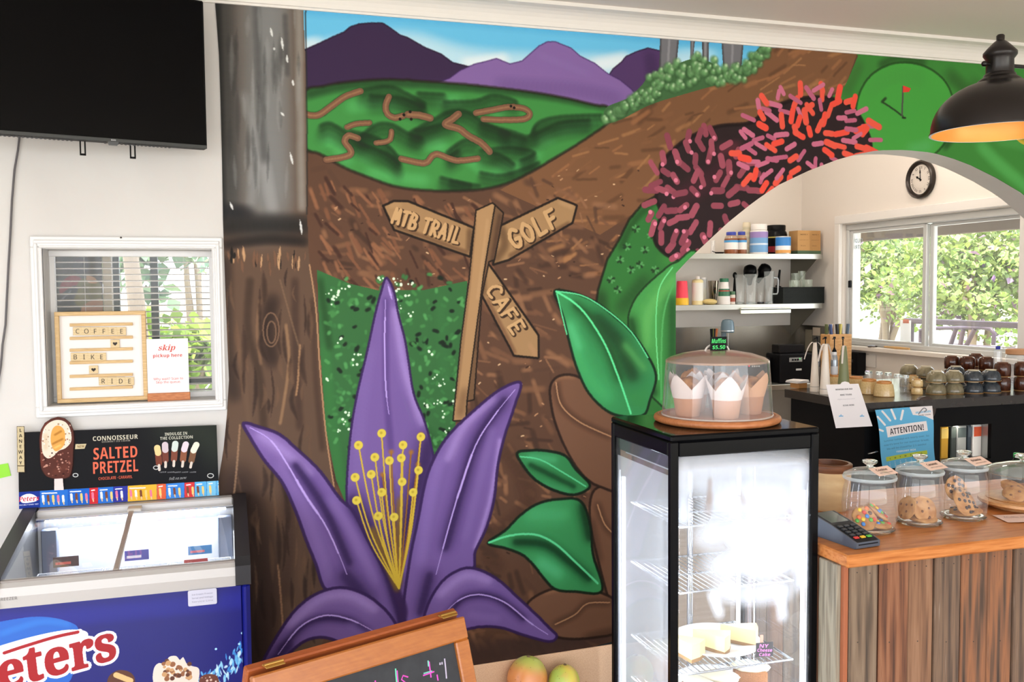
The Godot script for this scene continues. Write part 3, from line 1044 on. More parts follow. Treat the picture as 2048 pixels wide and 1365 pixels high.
	var vs := [[[612, 190, 700, 170, 800, 166, 960, 176, 1100, 192, 1215, 214], 17, Color(0.09, 0.16, 0.09, 0.6)]]
	for h in [[660, 275, 700, 330], [650, 282, 668, 268], [700, 215, 760, 205, 800, 220], [850, 290, 890, 278], [880, 205, 920, 200], [1120, 262, 1170, 250, 1195, 240], [1080, 285, 1110, 272], [740, 345, 800, 356, 860, 362], [980, 345, 1040, 330, 1080, 305], [890, 300, 870, 292], [985, 225, 1010, 230], [940, 320, 965, 340], [1000, 285, 1040, 282], [720, 310, 740, 320]]:
		vs.append([h, 24, Color(lt.r, lt.g, lt.b, 0.5)])
	for h in [[721, 181, 774, 173, 805, 183, 851, 208], [740, 192, 800, 196, 850, 214], [835, 186, 891, 189], [888, 204, 949, 202, 985, 191, 1025, 199, 1035, 206], [640, 252, 660, 247, 697, 268, 721, 286, 774, 308, 801, 330], [721, 273, 752, 250, 783, 249, 814, 266, 846, 277], [700, 262, 760, 280, 800, 318], [820, 265, 866, 240, 903, 222, 937, 225, 968, 246, 1020, 268], [830, 262, 880, 250, 910, 240], [894, 305, 928, 281, 958, 285], [900, 312, 920, 300], [960, 247, 1019, 262, 1059, 273, 1075, 247, 1118, 234, 1205, 230], [1000, 262, 1055, 280], [984, 298, 1027, 296, 1070, 306, 1040, 322], [960, 300, 1000, 310, 1030, 330], [881, 355, 943, 371], [900, 362, 960, 372], [612, 300, 660, 330, 720, 352], [1070, 268, 1120, 246, 1180, 240], [960, 345, 1010, 350, 1080, 325]]:
		for o in [[0, 7, 0.5], [7, 11, 0.42], [17, 15, 0.3], [28, 18, 0.2]]:
			var hh := []
			for i in range(0, h.size(), 2):
				hh.append_array([h[i], h[i + 1] + o[0]])
			vs.append([hh, o[1], Color(dk.r, dk.g, dk.b, o[2])])
	p.poly([604, 190, 650, 172, 700, 164, 780, 159, 880, 165, 960, 172, 1060, 184, 1130, 196, 1190, 210, 1216, 215, 1214, 246, 1180, 272, 1140, 298, 1100, 322, 1040, 356, 990, 374, 930, 382, 850, 381, 790, 373, 740, 356, 690, 336, 640, 308, 604, 290], rgb(55, 128, 58), vs, true, Color(0.12, 0.1, 0.07, 0.35), 5)
	for t in [[[606, 226, 616, 230, 638, 230, 666, 210, 691, 193, 722, 182], 5.5], [[778, 194, 771, 212, 775, 228, 789, 236, 808, 231], 6], [[815, 229, 840, 231, 862, 237], 7], [[694, 255, 712, 248, 740, 246], 4.5], [[716, 277, 697, 271, 689, 283, 700, 298, 702, 308, 685, 315, 651, 320], 6], [[783, 262, 781, 278, 770, 284, 752, 286], 5], [[917, 228, 905, 238, 890, 249, 918, 258, 937, 272, 962, 286, 980, 304], 6.5], [[802, 318, 848, 327, 860, 318, 873, 308, 912, 321, 958, 317], 6], [[952, 226, 985, 220, 1020, 214, 1050, 218, 1060, 228, 1050, 238, 1010, 240, 965, 238], 5.5]]:
		p.line(t[0], t[1] + 3.0, Color(0.1, 0.08, 0.06, 0.75))
		p.line(t[0], t[1], rgb(112, 77, 56), true)
		p.line(t[0], t[1] * 0.5, Color(0.58, 0.42, 0.3, 0.35))
	for q in [[800, 238], [808, 230], [820, 224], [822, 238], [1022, 212], [1028, 216]]:
		p.dab(q[0], q[1], 3, Color(0.08, 0.06, 0.05), true)
	# bubble bushes along the trail
	p.poly([1210, 245, 1212, 216, 1256, 196, 1284, 170, 1300, 150, 1340, 134, 1385, 118, 1420, 124, 1446, 140, 1478, 134, 1500, 118, 1522, 92, 1545, 90, 1524, 120, 1500, 150, 1440, 168, 1370, 188, 1300, 210, 1240, 240], rgb(58, 96, 56), [], true)
	for i in 190:
		var s := float(i) / 190.0
		var path := [Vector2(1216, 236), Vector2(1262, 208), Vector2(1300, 182), Vector2(1320, 162), Vector2(1365, 148), Vector2(1400, 135), Vector2(1440, 150), Vector2(1490, 142), Vector2(1516, 118), Vector2(1534, 98)]
		var j := mini(int(s * 9.0), 8)
		var q: Vector2 = (path[j] as Vector2).lerp(path[j + 1], s * 9.0 - j)
		var th: float = [8, 14, 26, 30, 30, 26, 18, 14, 10, 6][j]
		q += Vector2(rng.randf_range(-9, 9), rng.randf_range(-th, th) * 0.9)
		var r := rng.randf_range(8, 13)
		p.dab(q.x, q.y + 1, r + 2.5, Color(0.16, 0.27, 0.15, 0.8))
		p.dab(q.x, q.y, r, Color(0.43, 0.64, 0.4, 0.9))
		p.dab(q.x + r * 0.2, q.y - r * 0.3, r * 0.5, Color(0.74, 0.84, 0.68, 0.75))
	# golf greens on the right
	p.poly([1708, 100, 1716, 112, 1700, 150, 1690, 172, 1664, 194, 1690, 230, 1730, 320, 1900, 460, 2110, 520, 2110, 80], rgb(54, 122, 48), [[[1720, 130, 1690, 190], 22, Color(0.2, 0.34, 0.16, 0.4)], [[1760, 130, 1800, 115, 1850, 125], 16, Color(0.13, 0.25, 0.11, 0.6)], [[1900, 150, 1940, 190, 1960, 240], 30, Color(0.16, 0.3, 0.13, 0.6)], [[1905, 200, 1918, 250, 1890, 295], 16, Color(0.12, 0.24, 0.1, 0.7)], [[2060, 210, 1990, 200, 1940, 160], 30, Color(0.18, 0.33, 0.14, 0.4)], [[1960, 290, 2000, 330, 2060, 380], 30, Color(0.33, 0.68, 0.35, 0.6)], [[2000, 280, 2090, 300], 26, Color(0.3, 0.6, 0.3, 0.5)], [[2010, 250, 2060, 292], 9, Color(0.15, 0.25, 0.1, 0.6)]], false)
	p.poly([1712, 222, 1722, 180, 1745, 148, 1780, 129, 1812, 125, 1848, 132, 1880, 152, 1900, 180, 1908, 220, 1902, 260, 1880, 298, 1850, 318, 1790, 320, 1740, 300, 1718, 262], rgb(62, 148, 56), [[[1740, 180, 1790, 150, 1850, 160], 26, Color(0.27, 0.56, 0.24, 0.3)], [[1860, 290, 1820, 300], 30, Color(0.35, 0.68, 0.42, 0.4)]], true, Color(0.12, 0.26, 0.1, 0.5), 4)
	p.line([1806, 233, 1786, 218, 1766, 205], 3, Color(0.13, 0.22, 0.11, 0.7))
	p.line([1764, 204, 1772, 196], 5, Color(0.13, 0.22, 0.11, 0.7))
	p.line([1805, 236, 1811, 236], 3, Color(0.1, 0.16, 0.08, 0.8))
	p.line([1806, 174, 1804, 232], 1.6, rgb(70, 72, 66), true)
	p.poly([1806, 171, 1822, 177, 1818, 184, 1806, 185], rgb(206, 58, 44), [], false)
	p.poly([2018, 258, 2048, 240, 2090, 250, 2090, 300, 2048, 290, 2028, 274], rgb(190, 160, 50), [[[2025, 265, 2060, 285], 10, Color(0.45, 0.5, 0.15, 0.6)]])
	# dark green hill right of the trail
	p.poly([1312, 392, 1285, 408, 1258, 440, 1238, 480, 1214, 520, 1196, 580, 1188, 640, 1180, 700, 1200, 800, 1240, 850, 1400, 850, 1400, 380], rgb(44, 106, 46), [[[1320, 395, 1270, 440, 1240, 500], 14, Color(0.12, 0.25, 0.11, 0.6)], [[1200, 590, 1210, 700, 1250, 800], 30, Color(0.1, 0.18, 0.09, 0.6)], [[1290, 560, 1240, 620], 30, Color(0.12, 0.24, 0.11, 0.5)], [[1330, 520, 1350, 520], 30, Color(0.25, 0.55, 0.24, 0.5)]], false, Color(0.1, 0.1, 0.06, 0.5), 4)
	for c in [[1272, 458], [1254, 494], [1240, 520], [1290, 500], [1262, 540], [1222, 560], [1302, 470], [1280, 530], [1236, 580], [1310, 540]]:
		for i in 7:
			var a: float = TAU * i / 7.0 + c[0]
			p.line([c[0] + cos(a) * 3, c[1] + sin(a) * 3, c[0] + cos(a) * 8, c[1] + sin(a) * 7], 2.6, Color(0.3, 0.56, 0.31, 0.8) if i % 3 else Color(0.12, 0.22, 0.12, 0.8), false, false, false)
	# hedge behind the flower
	p.poly([634, 540, 700, 568, 760, 582, 850, 580, 935, 562, 925, 700, 910, 860, 880, 930, 860, 1010, 700, 1030, 672, 960, 652, 860, 640, 700], rgb(46, 96, 50), [[[650, 700, 670, 900, 690, 1000], 20, Color(0.2, 0.45, 0.22, 0.6)], [[880, 600, 890, 760], 26, Color(0.2, 0.42, 0.22, 0.5)], [[830, 850, 880, 900], 24, Color(0.14, 0.3, 0.15, 0.6)], [[640, 560, 660, 700], 12, Color(0.12, 0.25, 0.12, 0.6)]], false)
	for i in 430:
		var x := rng.randf_range(640, 925)
		var y := rng.randf_range(548, 920)
		if y < 590 and x > 700 and rng.randf() < 0.5:
			continue
		if x < 638 + (y - 548) * 0.075 or x > 928 - (y - 560) * 0.06:
			continue
		var a := rng.randf() * TAU
		var l := rng.randf_range(5, 10)
		var cc = [Color(0.08, 0.13, 0.09, 0.85), Color(0.29, 0.55, 0.3, 0.8), Color(0.24, 0.48, 0.25, 0.8), Color(0.2, 0.42, 0.22, 0.8)][rng.randi() % 4]
		p.line([x, y, x + cos(a) * l, y + sin(a) * l], rng.randf_range(4.0, 5.6), cc, false, false, false)
	for i in 46:
		var x := rng.randf_range(650, 920)
		var y := rng.randf_range(560, 880)
		for j in 3:
			p.dab(x + rng.randf_range(-7, 7), y + rng.randf_range(-7, 7), rng.randf_range(1.4, 3.2), Color(0.82, 0.9, 0.8, 0.9), true)
	# red bottlebrush shrub above the arch
	var shrub := PackedVector2Array()
	var sp := [1322, 330, 1350, 296, 1392, 268, 1440, 252, 1500, 246, 1528, 225, 1580, 202, 1640, 194, 1690, 206, 1724, 240, 1742, 300, 1700, 330, 1600, 370, 1510, 430, 1440, 490, 1400, 520, 1350, 518, 1318, 497, 1308, 470, 1322, 430, 1312, 395, 1322, 360]
	for i in range(0, sp.size(), 2):
		shrub.append(Vector2(sp[i], sp[i + 1]))
	p.poly(sp, rgb(38, 26, 28), [[[1350, 400, 1420, 360, 1480, 310], 45, Color(0.3, 0.13, 0.17, 0.5)], [[1440, 300, 1480, 290], 24, Color(0.42, 0.17, 0.22, 0.5)]], true, Color(0.1, 0.06, 0.06, 0.6), 6)
	for k in 2:
		var taken := []
		for i in 900:
			var c := Vector2(1405, 400) if k == 0 else Vector2(1610, 285)
			var a := rng.randf() * TAU
			var rr := sqrt(rng.randf()) * 1.06
			var q := c + Vector2(cos(a) * (98 if k == 0 else 132), sin(a) * (128 if k == 0 else 100)) * rr
			if k == 0 and q.x > 1545 - (q.y - 260) * 0.35:
				continue
			if k == 1 and q.x < 1492 - (q.y - 260) * 0.3:
				continue
			var near := false
			for z in taken:
				if q.distance_to(z) < (18.5 if k == 0 else 15.0):
					near = true
					break
			if near:
				continue
			taken.append(q)
			var o := (q - c).normalized().rotated(rng.randf_range(-0.9, 0.9))
			var l := rng.randf_range(15, 27)
			var col: Color
			if k == 0:
				col = [rgb(140, 66, 80), rgb(128, 60, 74), rgb(150, 72, 88)][rng.randi() % 3]
			else:
				col = [rgb(226, 72, 56), rgb(222, 80, 62), rgb(176, 88, 116), rgb(190, 100, 128)][rng.randi() % 4]
			var w := rng.randf_range(7.5, 9.0) if (k == 0 or col.r > 0.8) else rng.randf_range(5.6, 7.2)
			p.line([q.x, q.y, q.x + o.x * l, q.y + o.y * l], w, Color(col.r, col.g, col.b, 0.95), false, false, false)
			p.line([q.x, q.y, q.x + o.x * l, q.y + o.y * l], w * 0.85, Color(col.r, col.g, col.b, 0.9), true, false, false)
			if k == 0 and rng.randf() < 0.4:
				p.dab(q.x + rng.randf_range(-6, 6), q.y + rng.randf_range(-6, 6), 4.6, Color(0.83, 0.46, 0.56, 0.95), true)
	# old gum trunk down the left side: grey above, a burnt band, brown heartwood below
	p.poly([380, -20, 606, 10, 611, 120, 613, 260, 614, 420, 618, 520, 636, 600, 640, 720, 652, 860, 666, 960, 680, 1060, 676, 1200, 640, 1300, 560, 1400, 380, 1400], rgb(86, 65, 51), [
		[[520, -10, 520, 440], 105, Color(0.43, 0.44, 0.44, 0.9)], [[540, -10, 545, 430], 60, Color(0.48, 0.49, 0.49, 0.8)], [[446, -10, 460, 440], 34, Color(0.21, 0.22, 0.22, 0.75)], [[432, -10, 444, 440], 14, Color(0.1, 0.11, 0.11, 0.8)],
		[[598, 0, 604, 420], 14, Color(0.64, 0.65, 0.63, 0.5)], [[512, 10, 520, 200, 530, 330], 12, Color(0.26, 0.26, 0.26, 0.5)], [[570, 30, 575, 150], 8, Color(0.25, 0.25, 0.25, 0.5)], [[490, 190, 510, 300, 500, 420], 16, Color(0.55, 0.56, 0.56, 0.4)], [[530, 330, 545, 420], 20, Color(0.6, 0.6, 0.6, 0.5)],
		[[440, 455, 520, 450, 612, 452], 34, Color(0.1, 0.1, 0.1, 0.95)], [[440, 420, 500, 425], 22, Color(0.1, 0.1, 0.11, 0.8)], [[450, 490, 530, 480, 612, 484], 16, Color(0.09, 0.08, 0.08, 0.8)],
		[[448, 520, 452, 700, 470, 800], 24, Color(0.17, 0.13, 0.11, 0.8)], [[500, 560, 496, 660, 520, 760, 530, 900], 12, Color(0.2, 0.15, 0.12, 0.7)], [[545, 600, 535, 660, 545, 730], 24, Color(0.14, 0.1, 0.09, 0.8)], [[590, 560, 592, 700, 600, 860], 12, Color(0.22, 0.16, 0.13, 0.6)], [[625, 600, 632, 760, 645, 900], 10, Color(0.25, 0.18, 0.14, 0.6)],
		[[470, 960, 500, 1050, 520, 1200, 500, 1390], 60, Color(0.13, 0.09, 0.08, 0.8)], [[560, 900, 580, 1040, 570, 1200], 22, Color(0.25, 0.18, 0.15, 0.6)], [[610, 1000, 640, 1180], 30, Color(0.3, 0.22, 0.18, 0.4)],
		[[572, 650, 578, 720, 570, 790, 560, 850], 5, Color(0.58, 0.44, 0.31, 0.7)], [[520, 600, 514, 660, 522, 730], 5, Color(0.5, 0.38, 0.28, 0.6)], [[600, 690, 596, 760, 592, 792], 3, Color(0.66, 0.5, 0.35, 0.8)], [[560, 560, 585, 650, 600, 700], 3, Color(0.48, 0.38, 0.29, 0.5)], [[480, 850, 474, 930, 468, 990], 3, Color(0.6, 0.47, 0.35, 0.7)], [[556, 1130, 562, 1200, 566, 1260], 3, Color(0.62, 0.47, 0.34, 0.7)], [[546, 860, 552, 930], 12, Color(0.42, 0.32, 0.25, 0.5)], [[480, 700, 490, 780, 500, 860], 10, Color(0.4, 0.31, 0.24, 0.5)]], false)
	for i in 34:
		var x := rng.randf_range(450, 612)
		var y := rng.randf_range(492, 520)
		p.line([x, y, x + rng.randf_range(-3, 3), y + rng.randf_range(12, 40)], rng.randf_range(2, 4), [Color(0.1, 0.09, 0.08, 0.8), Color(0.42, 0.3, 0.22, 0.7), Color(0.72, 0.56, 0.4, 0.7)][rng.randi() % 3], false, true, false)
	for i in 90:
		var x := rng.randf_range(456, 640)
		var y := rng.randf_range(520, 1250)
		if x > 616 + (y - 530) * 0.1:
			continue
		var l := rng.randf_range(30, 110)
		var cc = [Color(0.14, 0.1, 0.09, 0.3), Color(0.17, 0.12, 0.1, 0.3), Color(0.44, 0.33, 0.25, 0.22), Color(0.38, 0.28, 0.21, 0.25)][rng.randi() % 4]
		p.line([x, y, x + rng.randf_range(-8, 6), y + l * 0.5, x + rng.randf_range(-5, 8), y + l], rng.randf_range(3, 9), cc, false, true)
	for i in 40:
		var x := rng.randf_range(450, 600)
		var y := rng.randf_range(0, 330)
		p.line([x, y, x + rng.randf_range(-4, 4), y + rng.randf_range(40, 120)], rng.randf_range(4, 10), [Color(0.2, 0.2, 0.2, 0.14), Color(0.6, 0.61, 0.6, 0.12)][rng.randi() % 2], false, true)
	for q in [[541, 56, 545, 74], [563, 75, 566, 100], [574, 110, 575, 126], [585, 160, 587, 172], [562, 225, 568, 232], [580, 305, 586, 330], [548, 96, 549, 100], [460, 405, 466, 420], [600, 440, 604, 470]]:
		p.line(q, 3, Color(0.82, 0.83, 0.82, 0.75), false, true, false)
	p.line([619, 530, 632, 620, 640, 740, 652, 868, 668, 975], 2.2, Color(0.66, 0.5, 0.36, 0.7))
	p.line([611, 10, 614, 250, 614, 430], 2.0, Color(0.15, 0.15, 0.15, 0.4))
	for q in [[542, 660, 16, 34], [543, 665, 9, 22]]:
		var loop := []
		for i in 13:
			loop.append_array([q[0] + cos(TAU * i / 12) * q[2], q[1] + sin(TAU * i / 12) * q[3]])
		p.line(loop, 2.4, Color(0.45, 0.34, 0.26, 0.6))
	# signpost and its three boards
	var wood := rgb(150, 116, 78)
	var line := Color(0.11, 0.08, 0.06, 0.75)
	p.poly([1000, 452, 1116, 396, 1154, 411, 1145, 446, 1018, 520, 986, 530], wood, [[[990, 520, 1010, 490, 1000, 450], 16, Color(0.3, 0.21, 0.14, 0.6)], [[1020, 512, 1140, 446], 9, Color(0.36, 0.25, 0.17, 0.6)], [[1120, 405, 1145, 415], 10, Color(0.7, 0.56, 0.4, 0.5)]], false, line, 2.6)
	p.poly([766, 412, 788, 402, 817, 403, 948, 456, 940, 514, 788, 460], wood, [[[940, 460, 938, 505], 12, Color(0.3, 0.21, 0.14, 0.6)], [[790, 452, 935, 506], 8, Color(0.36, 0.25, 0.17, 0.6)], [[780, 412, 800, 410], 10, Color(0.68, 0.54, 0.38, 0.5)]], false, line, 2.6)
	p.poly([970, 519, 986, 540, 1077, 671, 1077, 717, 1028, 712, 962, 588], wood, [[[965, 530, 968, 590], 12, Color(0.36, 0.26, 0.18, 0.6)], [[975, 600, 1030, 706], 8, Color(0.4, 0.27, 0.19, 0.6)], [[1060, 690, 1070, 710], 10, Color(0.66, 0.5, 0.36, 0.5)]], false, line, 2.6)
	p.poly([989, 409, 1007, 426, 999, 470, 989, 520, 978, 524, 964, 591, 948, 800, 932, 804, 968, 520], rgb(104, 76, 52), [[[1000, 430, 985, 520, 955, 700], 8, Color(0.26, 0.18, 0.13, 0.6)]], false, line, 2.2)
	p.poly([952, 421, 985, 406, 990, 411, 968, 545, 950, 680, 934, 802, 932, 842, 906, 842, 922, 680, 938, 560], rgb(160, 124, 84), [[[950, 440, 935, 600, 912, 800], 6, Color(0.46, 0.34, 0.23, 0.5)], [[975, 440, 955, 600], 7, Color(0.7, 0.56, 0.4, 0.4)], [[920, 830, 930, 780], 16, Color(0.4, 0.29, 0.2, 0.5)]], false, line, 2.2)
	for o in [[Vector2(2.5, 2), Color(0.22, 0.15, 0.1), 4.2], [Vector2(0, 0), rgb(184, 146, 100), 3.0]]:
		hand(p, "MTB TRAIL", Vector2(788, 431), 0.31, 30, 17.4, o[2], o[1], o[0])
		hand(p, "GOLF", Vector2(1020, 481), -0.47, 36, 28, o[2] + 0.6, o[1], o[0])
		hand(p, "CAFE", Vector2(984, 574), 1.02, 29, 28, o[2] + 0.3, o[1], o[0])
	# brown gum nuts
	var nut := rgb(108, 74, 54)
	for q in [[[1186, 985, 1220, 970, 1260, 980, 1260, 1240, 1226, 1220, 1196, 1120, 1180, 1040], [1195, 1010, 1210, 1050, 1235, 1075]], [[1100, 790, 1104, 765, 1120, 752, 1150, 752, 1190, 775, 1228, 818, 1260, 860, 1260, 980, 1200, 974, 1165, 950, 1135, 905, 1110, 845], [1112, 765, 1122, 810, 1160, 845, 1225, 875]], [[1054, 1210, 1090, 1184, 1140, 1174, 1190, 1182, 1240, 1210, 1240, 1262, 1170, 1278, 1110, 1274, 1060, 1246], [1110, 1250, 1150, 1230, 1175, 1208, 1220, 1206]]]:
		p.poly(q[0], nut, [[q[1], 16, Color(0.24, 0.16, 0.12, 0.5)], [[q[0][2], q[0][3], q[0][4], q[0][5], q[0][6], q[0][7]], 14, Color(0.56, 0.4, 0.29, 0.6)], [[q[0][10], q[0][11], q[0][12], q[0][13]], 20, Color(0.24, 0.16, 0.12, 0.5)]], true, Color(0.14, 0.09, 0.07, 0.6), 4)
		p.line(q[1], 1.8, Color(0.66, 0.49, 0.35, 0.8))
	# big leaves on the right
	var leafc := rgb(48, 132, 74)
	p.poly([1352, 525, 1322, 545, 1288, 576, 1266, 606, 1256, 645, 1270, 700, 1290, 750, 1310, 800, 1400, 840, 1400, 525], rgb(60, 140, 66), [[[1350, 560, 1300, 620, 1290, 700], 22, Color(0.35, 0.66, 0.34, 0.6), false, true], [[1345, 600, 1345, 780], 18, Color(0.14, 0.3, 0.15, 0.6), false, true], [[1262, 640, 1280, 720, 1310, 790], 14, Color(0.12, 0.28, 0.13, 0.7), false, true]], true, Color(0.1, 0.2, 0.1, 0.6), 3)
	p.line([1345, 535, 1318, 580, 1312, 660, 1318, 760], 2.4, Color(0.4, 0.8, 0.5, 0.9))
	p.line([1350, 560, 1326, 640, 1322, 800], 3, Color(0.3, 0.62, 0.34, 0.7))
	p.poly([1110, 582, 1150, 587, 1190, 604, 1225, 630, 1262, 664, 1292, 706, 1312, 752, 1300, 800, 1284, 832, 1225, 828, 1180, 790, 1155, 740, 1140, 690, 1128, 640, 1118, 610], leafc, [[[1150, 700, 1180, 760, 1220, 800], 30, Color(0.25, 0.64, 0.38, 0.55), false, true], [[1140, 650, 1160, 700], 16, Color(0.3, 0.7, 0.45, 0.6), false, true], [[1195, 640, 1240, 690, 1270, 760], 26, Color(0.1, 0.24, 0.13, 0.75), false, true], [[1150, 610, 1200, 660, 1240, 760], 12, Color(0.12, 0.3, 0.15, 0.7), false, true], [[1250, 690, 1290, 740], 14, Color(0.3, 0.6, 0.32, 0.5), false, true], [[1270, 790, 1290, 810], 18, Color(0.2, 0.5, 0.26, 0.6), false, true]], true, Color(0.05, 0.12, 0.07, 0.6), 3.5)
	p.line([1112, 583, 1160, 616, 1205, 680, 1235, 750, 1262, 828], 3.2, rgb(86, 214, 140))
	p.line([1112, 583, 1165, 592, 1215, 622, 1262, 664, 1296, 716], 2.2, Color(0.34, 0.8, 0.54, 0.9))
	p.line([1114, 588, 1124, 630, 1134, 670], 2.2, Color(0.34, 0.8, 0.54, 0.8))
	p.poly([1034, 908, 1050, 902, 1090, 902, 1130, 912, 1152, 940, 1180, 972, 1150, 990, 1110, 982, 1070, 960, 1045, 930], rgb(44, 122, 68), [[[1060, 915, 1110, 920], 14, Color(0.26, 0.62, 0.4, 0.6), false, true], [[1060, 930, 1150, 975], 7, Color(0.08, 0.26, 0.14, 0.7), false, true], [[1090, 970, 1140, 985], 10, Color(0.22, 0.55, 0.34, 0.5), false, true]], true, Color(0.05, 0.1, 0.06, 0.7), 3.5)
	p.line([1040, 914, 1080, 920, 1125, 945, 1172, 974], 2.2, rgb(80, 190, 130))
	p.poly([976, 1087, 1010, 1062, 1040, 1032, 1072, 1010, 1110, 1000, 1160, 1002, 1180, 1050, 1186, 1110, 1204, 1182, 1150, 1184, 1112, 1180, 1090, 1160, 1066, 1130, 1044, 1110, 1010, 1097], leafc, [[[1060, 1030, 1130, 1030], 28, Color(0.27, 0.64, 0.4, 0.6), false, true], [[1080, 1125, 1120, 1150], 22, Color(0.3, 0.7, 0.46, 0.6), false, true], [[1030, 1085, 1090, 1090, 1140, 1125, 1180, 1160], 11, Color(0.06, 0.22, 0.12, 0.75), false, true], [[1165, 1010, 1180, 1080], 14, Color(0.07, 0.2, 0.11, 0.7), false, true]], true, Color(0.05, 0.1, 0.06, 0.7), 4)
	p.line([978, 1086, 1020, 1072, 1070, 1070, 1110, 1088, 1150, 1124, 1196, 1168], 2.6, rgb(84, 200, 136))
	# the purple lily
	var pet := rgb(108, 82, 146)
	var pl := Color(0.6, 0.5, 0.75, 0.55)
	var pd := Color(0.2, 0.13, 0.31, 0.75)
	var pe := Color(0.19, 0.11, 0.3, 0.8)
	p.poly([773, 556, 788, 584, 797, 630, 810, 680, 818, 730, 828, 790, 848, 840, 862, 890, 866, 940, 840, 1060, 812, 1190, 786, 1190, 740, 1090, 700, 1020, 693, 985, 700, 880, 712, 800, 735, 700, 750, 630, 762, 585], pet, [[[740, 700, 720, 850, 715, 960], 26, Color(0.47, 0.37, 0.62, 0.5)], [[790, 620, 810, 740, 845, 850], 12, pl, false, true], [[772, 600, 772, 760, 782, 900], 11, Color(0.3, 0.21, 0.45, 0.6)], [[800, 800, 820, 900, 800, 1000], 20, Color(0.42, 0.33, 0.57, 0.6)], [[860, 880, 840, 960, 800, 1100], 24, pd, false, true], [[705, 1000, 760, 1100, 795, 1180], 20, pd, false, true], [[770, 960, 790, 1100], 26, Color(0.24, 0.15, 0.37, 0.7)]], true, pe, 3)
	p.line([771, 600, 769, 700, 772, 780, 778, 830], 2.4, Color(0.69, 0.59, 0.85, 0.9), false, true)
	p.line([776, 570, 784, 600], 3, Color(0.66, 0.56, 0.82, 0.9), false, true)
	p.poly([487, 847, 520, 855, 560, 870, 600, 905, 640, 943, 680, 998, 708, 1025, 735, 1080, 762, 1130, 785, 1180, 800, 1235, 790, 1270, 740, 1220, 690, 1190, 650, 1178, 632, 1130, 612, 1080, 590, 1020, 564, 965, 528, 920, 500, 875], pet, [[[520, 870, 570, 905, 620, 950], 16, pl, false, true], [[560, 930, 600, 1000, 640, 1100, 660, 1160], 20, Color(0.5, 0.4, 0.65, 0.5)], [[590, 930, 650, 1020, 700, 1130], 10, pd, false, true], [[660, 1000, 710, 1080, 750, 1170], 18, Color(0.5, 0.4, 0.65, 0.5)], [[690, 1150, 740, 1210], 20, pd, false, true], [[700, 1010, 760, 1120, 800, 1240], 9, pd, false, true]], true, pe, 3.5)
	p.line([500, 856, 540, 880, 572, 925, 610, 990, 650, 1050, 678, 1110, 694, 1150], 2.6, Color(0.7, 0.6, 0.86, 0.9), false, true)
	p.poly([1041, 766, 1000, 780, 950, 820, 900, 868, 872, 910, 852, 960, 836, 1040, 818, 1130, 808, 1240, 850, 1255, 870, 1190, 900, 1156, 946, 1138, 950, 1105, 972, 1058, 988, 1000, 996, 930, 1010, 870, 1030, 810], pet, [[[880, 920, 860, 1000, 840, 1130], 24, Color(0.5, 0.4, 0.66, 0.6)], [[990, 800, 930, 850, 895, 920], 14, pl, false, true], [[1010, 800, 955, 880, 920, 990, 890, 1100], 14, pd, false, true], [[985, 860, 960, 960, 930, 1080], 16, Color(0.47, 0.37, 0.62, 0.6)], [[860, 1150, 840, 1230], 14, pd, false, true], [[1000, 880, 980, 1000, 950, 1100], 6, pl, false, true]], true, pe, 3.5)
	p.line([1030, 780, 990, 830, 952, 890, 920, 980, 896, 1060, 872, 1150], 2.6, Color(0.7, 0.6, 0.86, 0.9), false, true)
	p.line([790, 1180, 806, 1220, 800, 1260], 14, Color(0.2, 0.12, 0.3, 0.9))
	p.poly([510, 1370, 528, 1320, 556, 1270, 590, 1222, 630, 1190, 678, 1176, 722, 1186, 762, 1212, 792, 1250, 800, 1290, 720, 1320, 690, 1292, 650, 1276, 612, 1282, 576, 1310, 540, 1350], pet, [[[580, 1250, 640, 1200, 700, 1192, 750, 1220], 16, pl, false, true], [[560, 1300, 620, 1245, 690, 1240, 740, 1270], 8, pd, false, true], [[700, 1250, 760, 1290], 16, Color(0.5, 0.4, 0.66, 0.5)], [[530, 1340, 580, 1290], 14, pd, false, true]], true, pe, 3.5)
	p.line([556, 1310, 600, 1255, 650, 1232, 700, 1240, 745, 1262], 2.4, Color(0.7, 0.6, 0.86, 0.9), false, true)
	p.poly([846, 1256, 856, 1210, 884, 1164, 920, 1140, 950, 1138, 990, 1156, 1030, 1190, 1070, 1228, 1100, 1258, 1114, 1274, 1098, 1284, 1050, 1272, 1000, 1256, 950, 1256, 900, 1272, 860, 1290], pet, [[[880, 1190, 930, 1152, 980, 1162], 16, pl, false, true], [[890, 1240, 930, 1196, 990, 1196, 1050, 1240], 8, pd, false, true], [[940, 1230, 1000, 1240], 18, Color(0.5, 0.4, 0.66, 0.5)], [[860, 1270, 900, 1258], 12, pd, false, true]], true, pe, 3.5)
	p.line([884, 1232, 920, 1200, 960, 1190, 1010, 1206, 1060, 1246, 1096, 1270], 2.4, Color(0.7, 0.6, 0.86, 0.9), false, true)
	# stamens
	p.line([745, 1060, 770, 1120, 795, 1180], 12, Color(0.5, 0.38, 0.1, 0.4))
	p.line([800, 1000, 798, 1080, 798, 1170], 12, Color(0.5, 0.38, 0.1, 0.4))
	for s in [[842, 870, 1], [782, 905, 1], [765, 950, 1], [822, 905, 1], [836, 930, 1]]:
		p.line([s[0], s[1], s[0] * 0.6 + 798 * 0.4, s[1] * 0.55 + 1180 * 0.45, 798, 1178], 2.2, Color(0.55, 0.36, 0.12, 0.9))
		p.dab(s[0], s[1], 8, Color(0.62, 0.4, 0.14, 0.9))
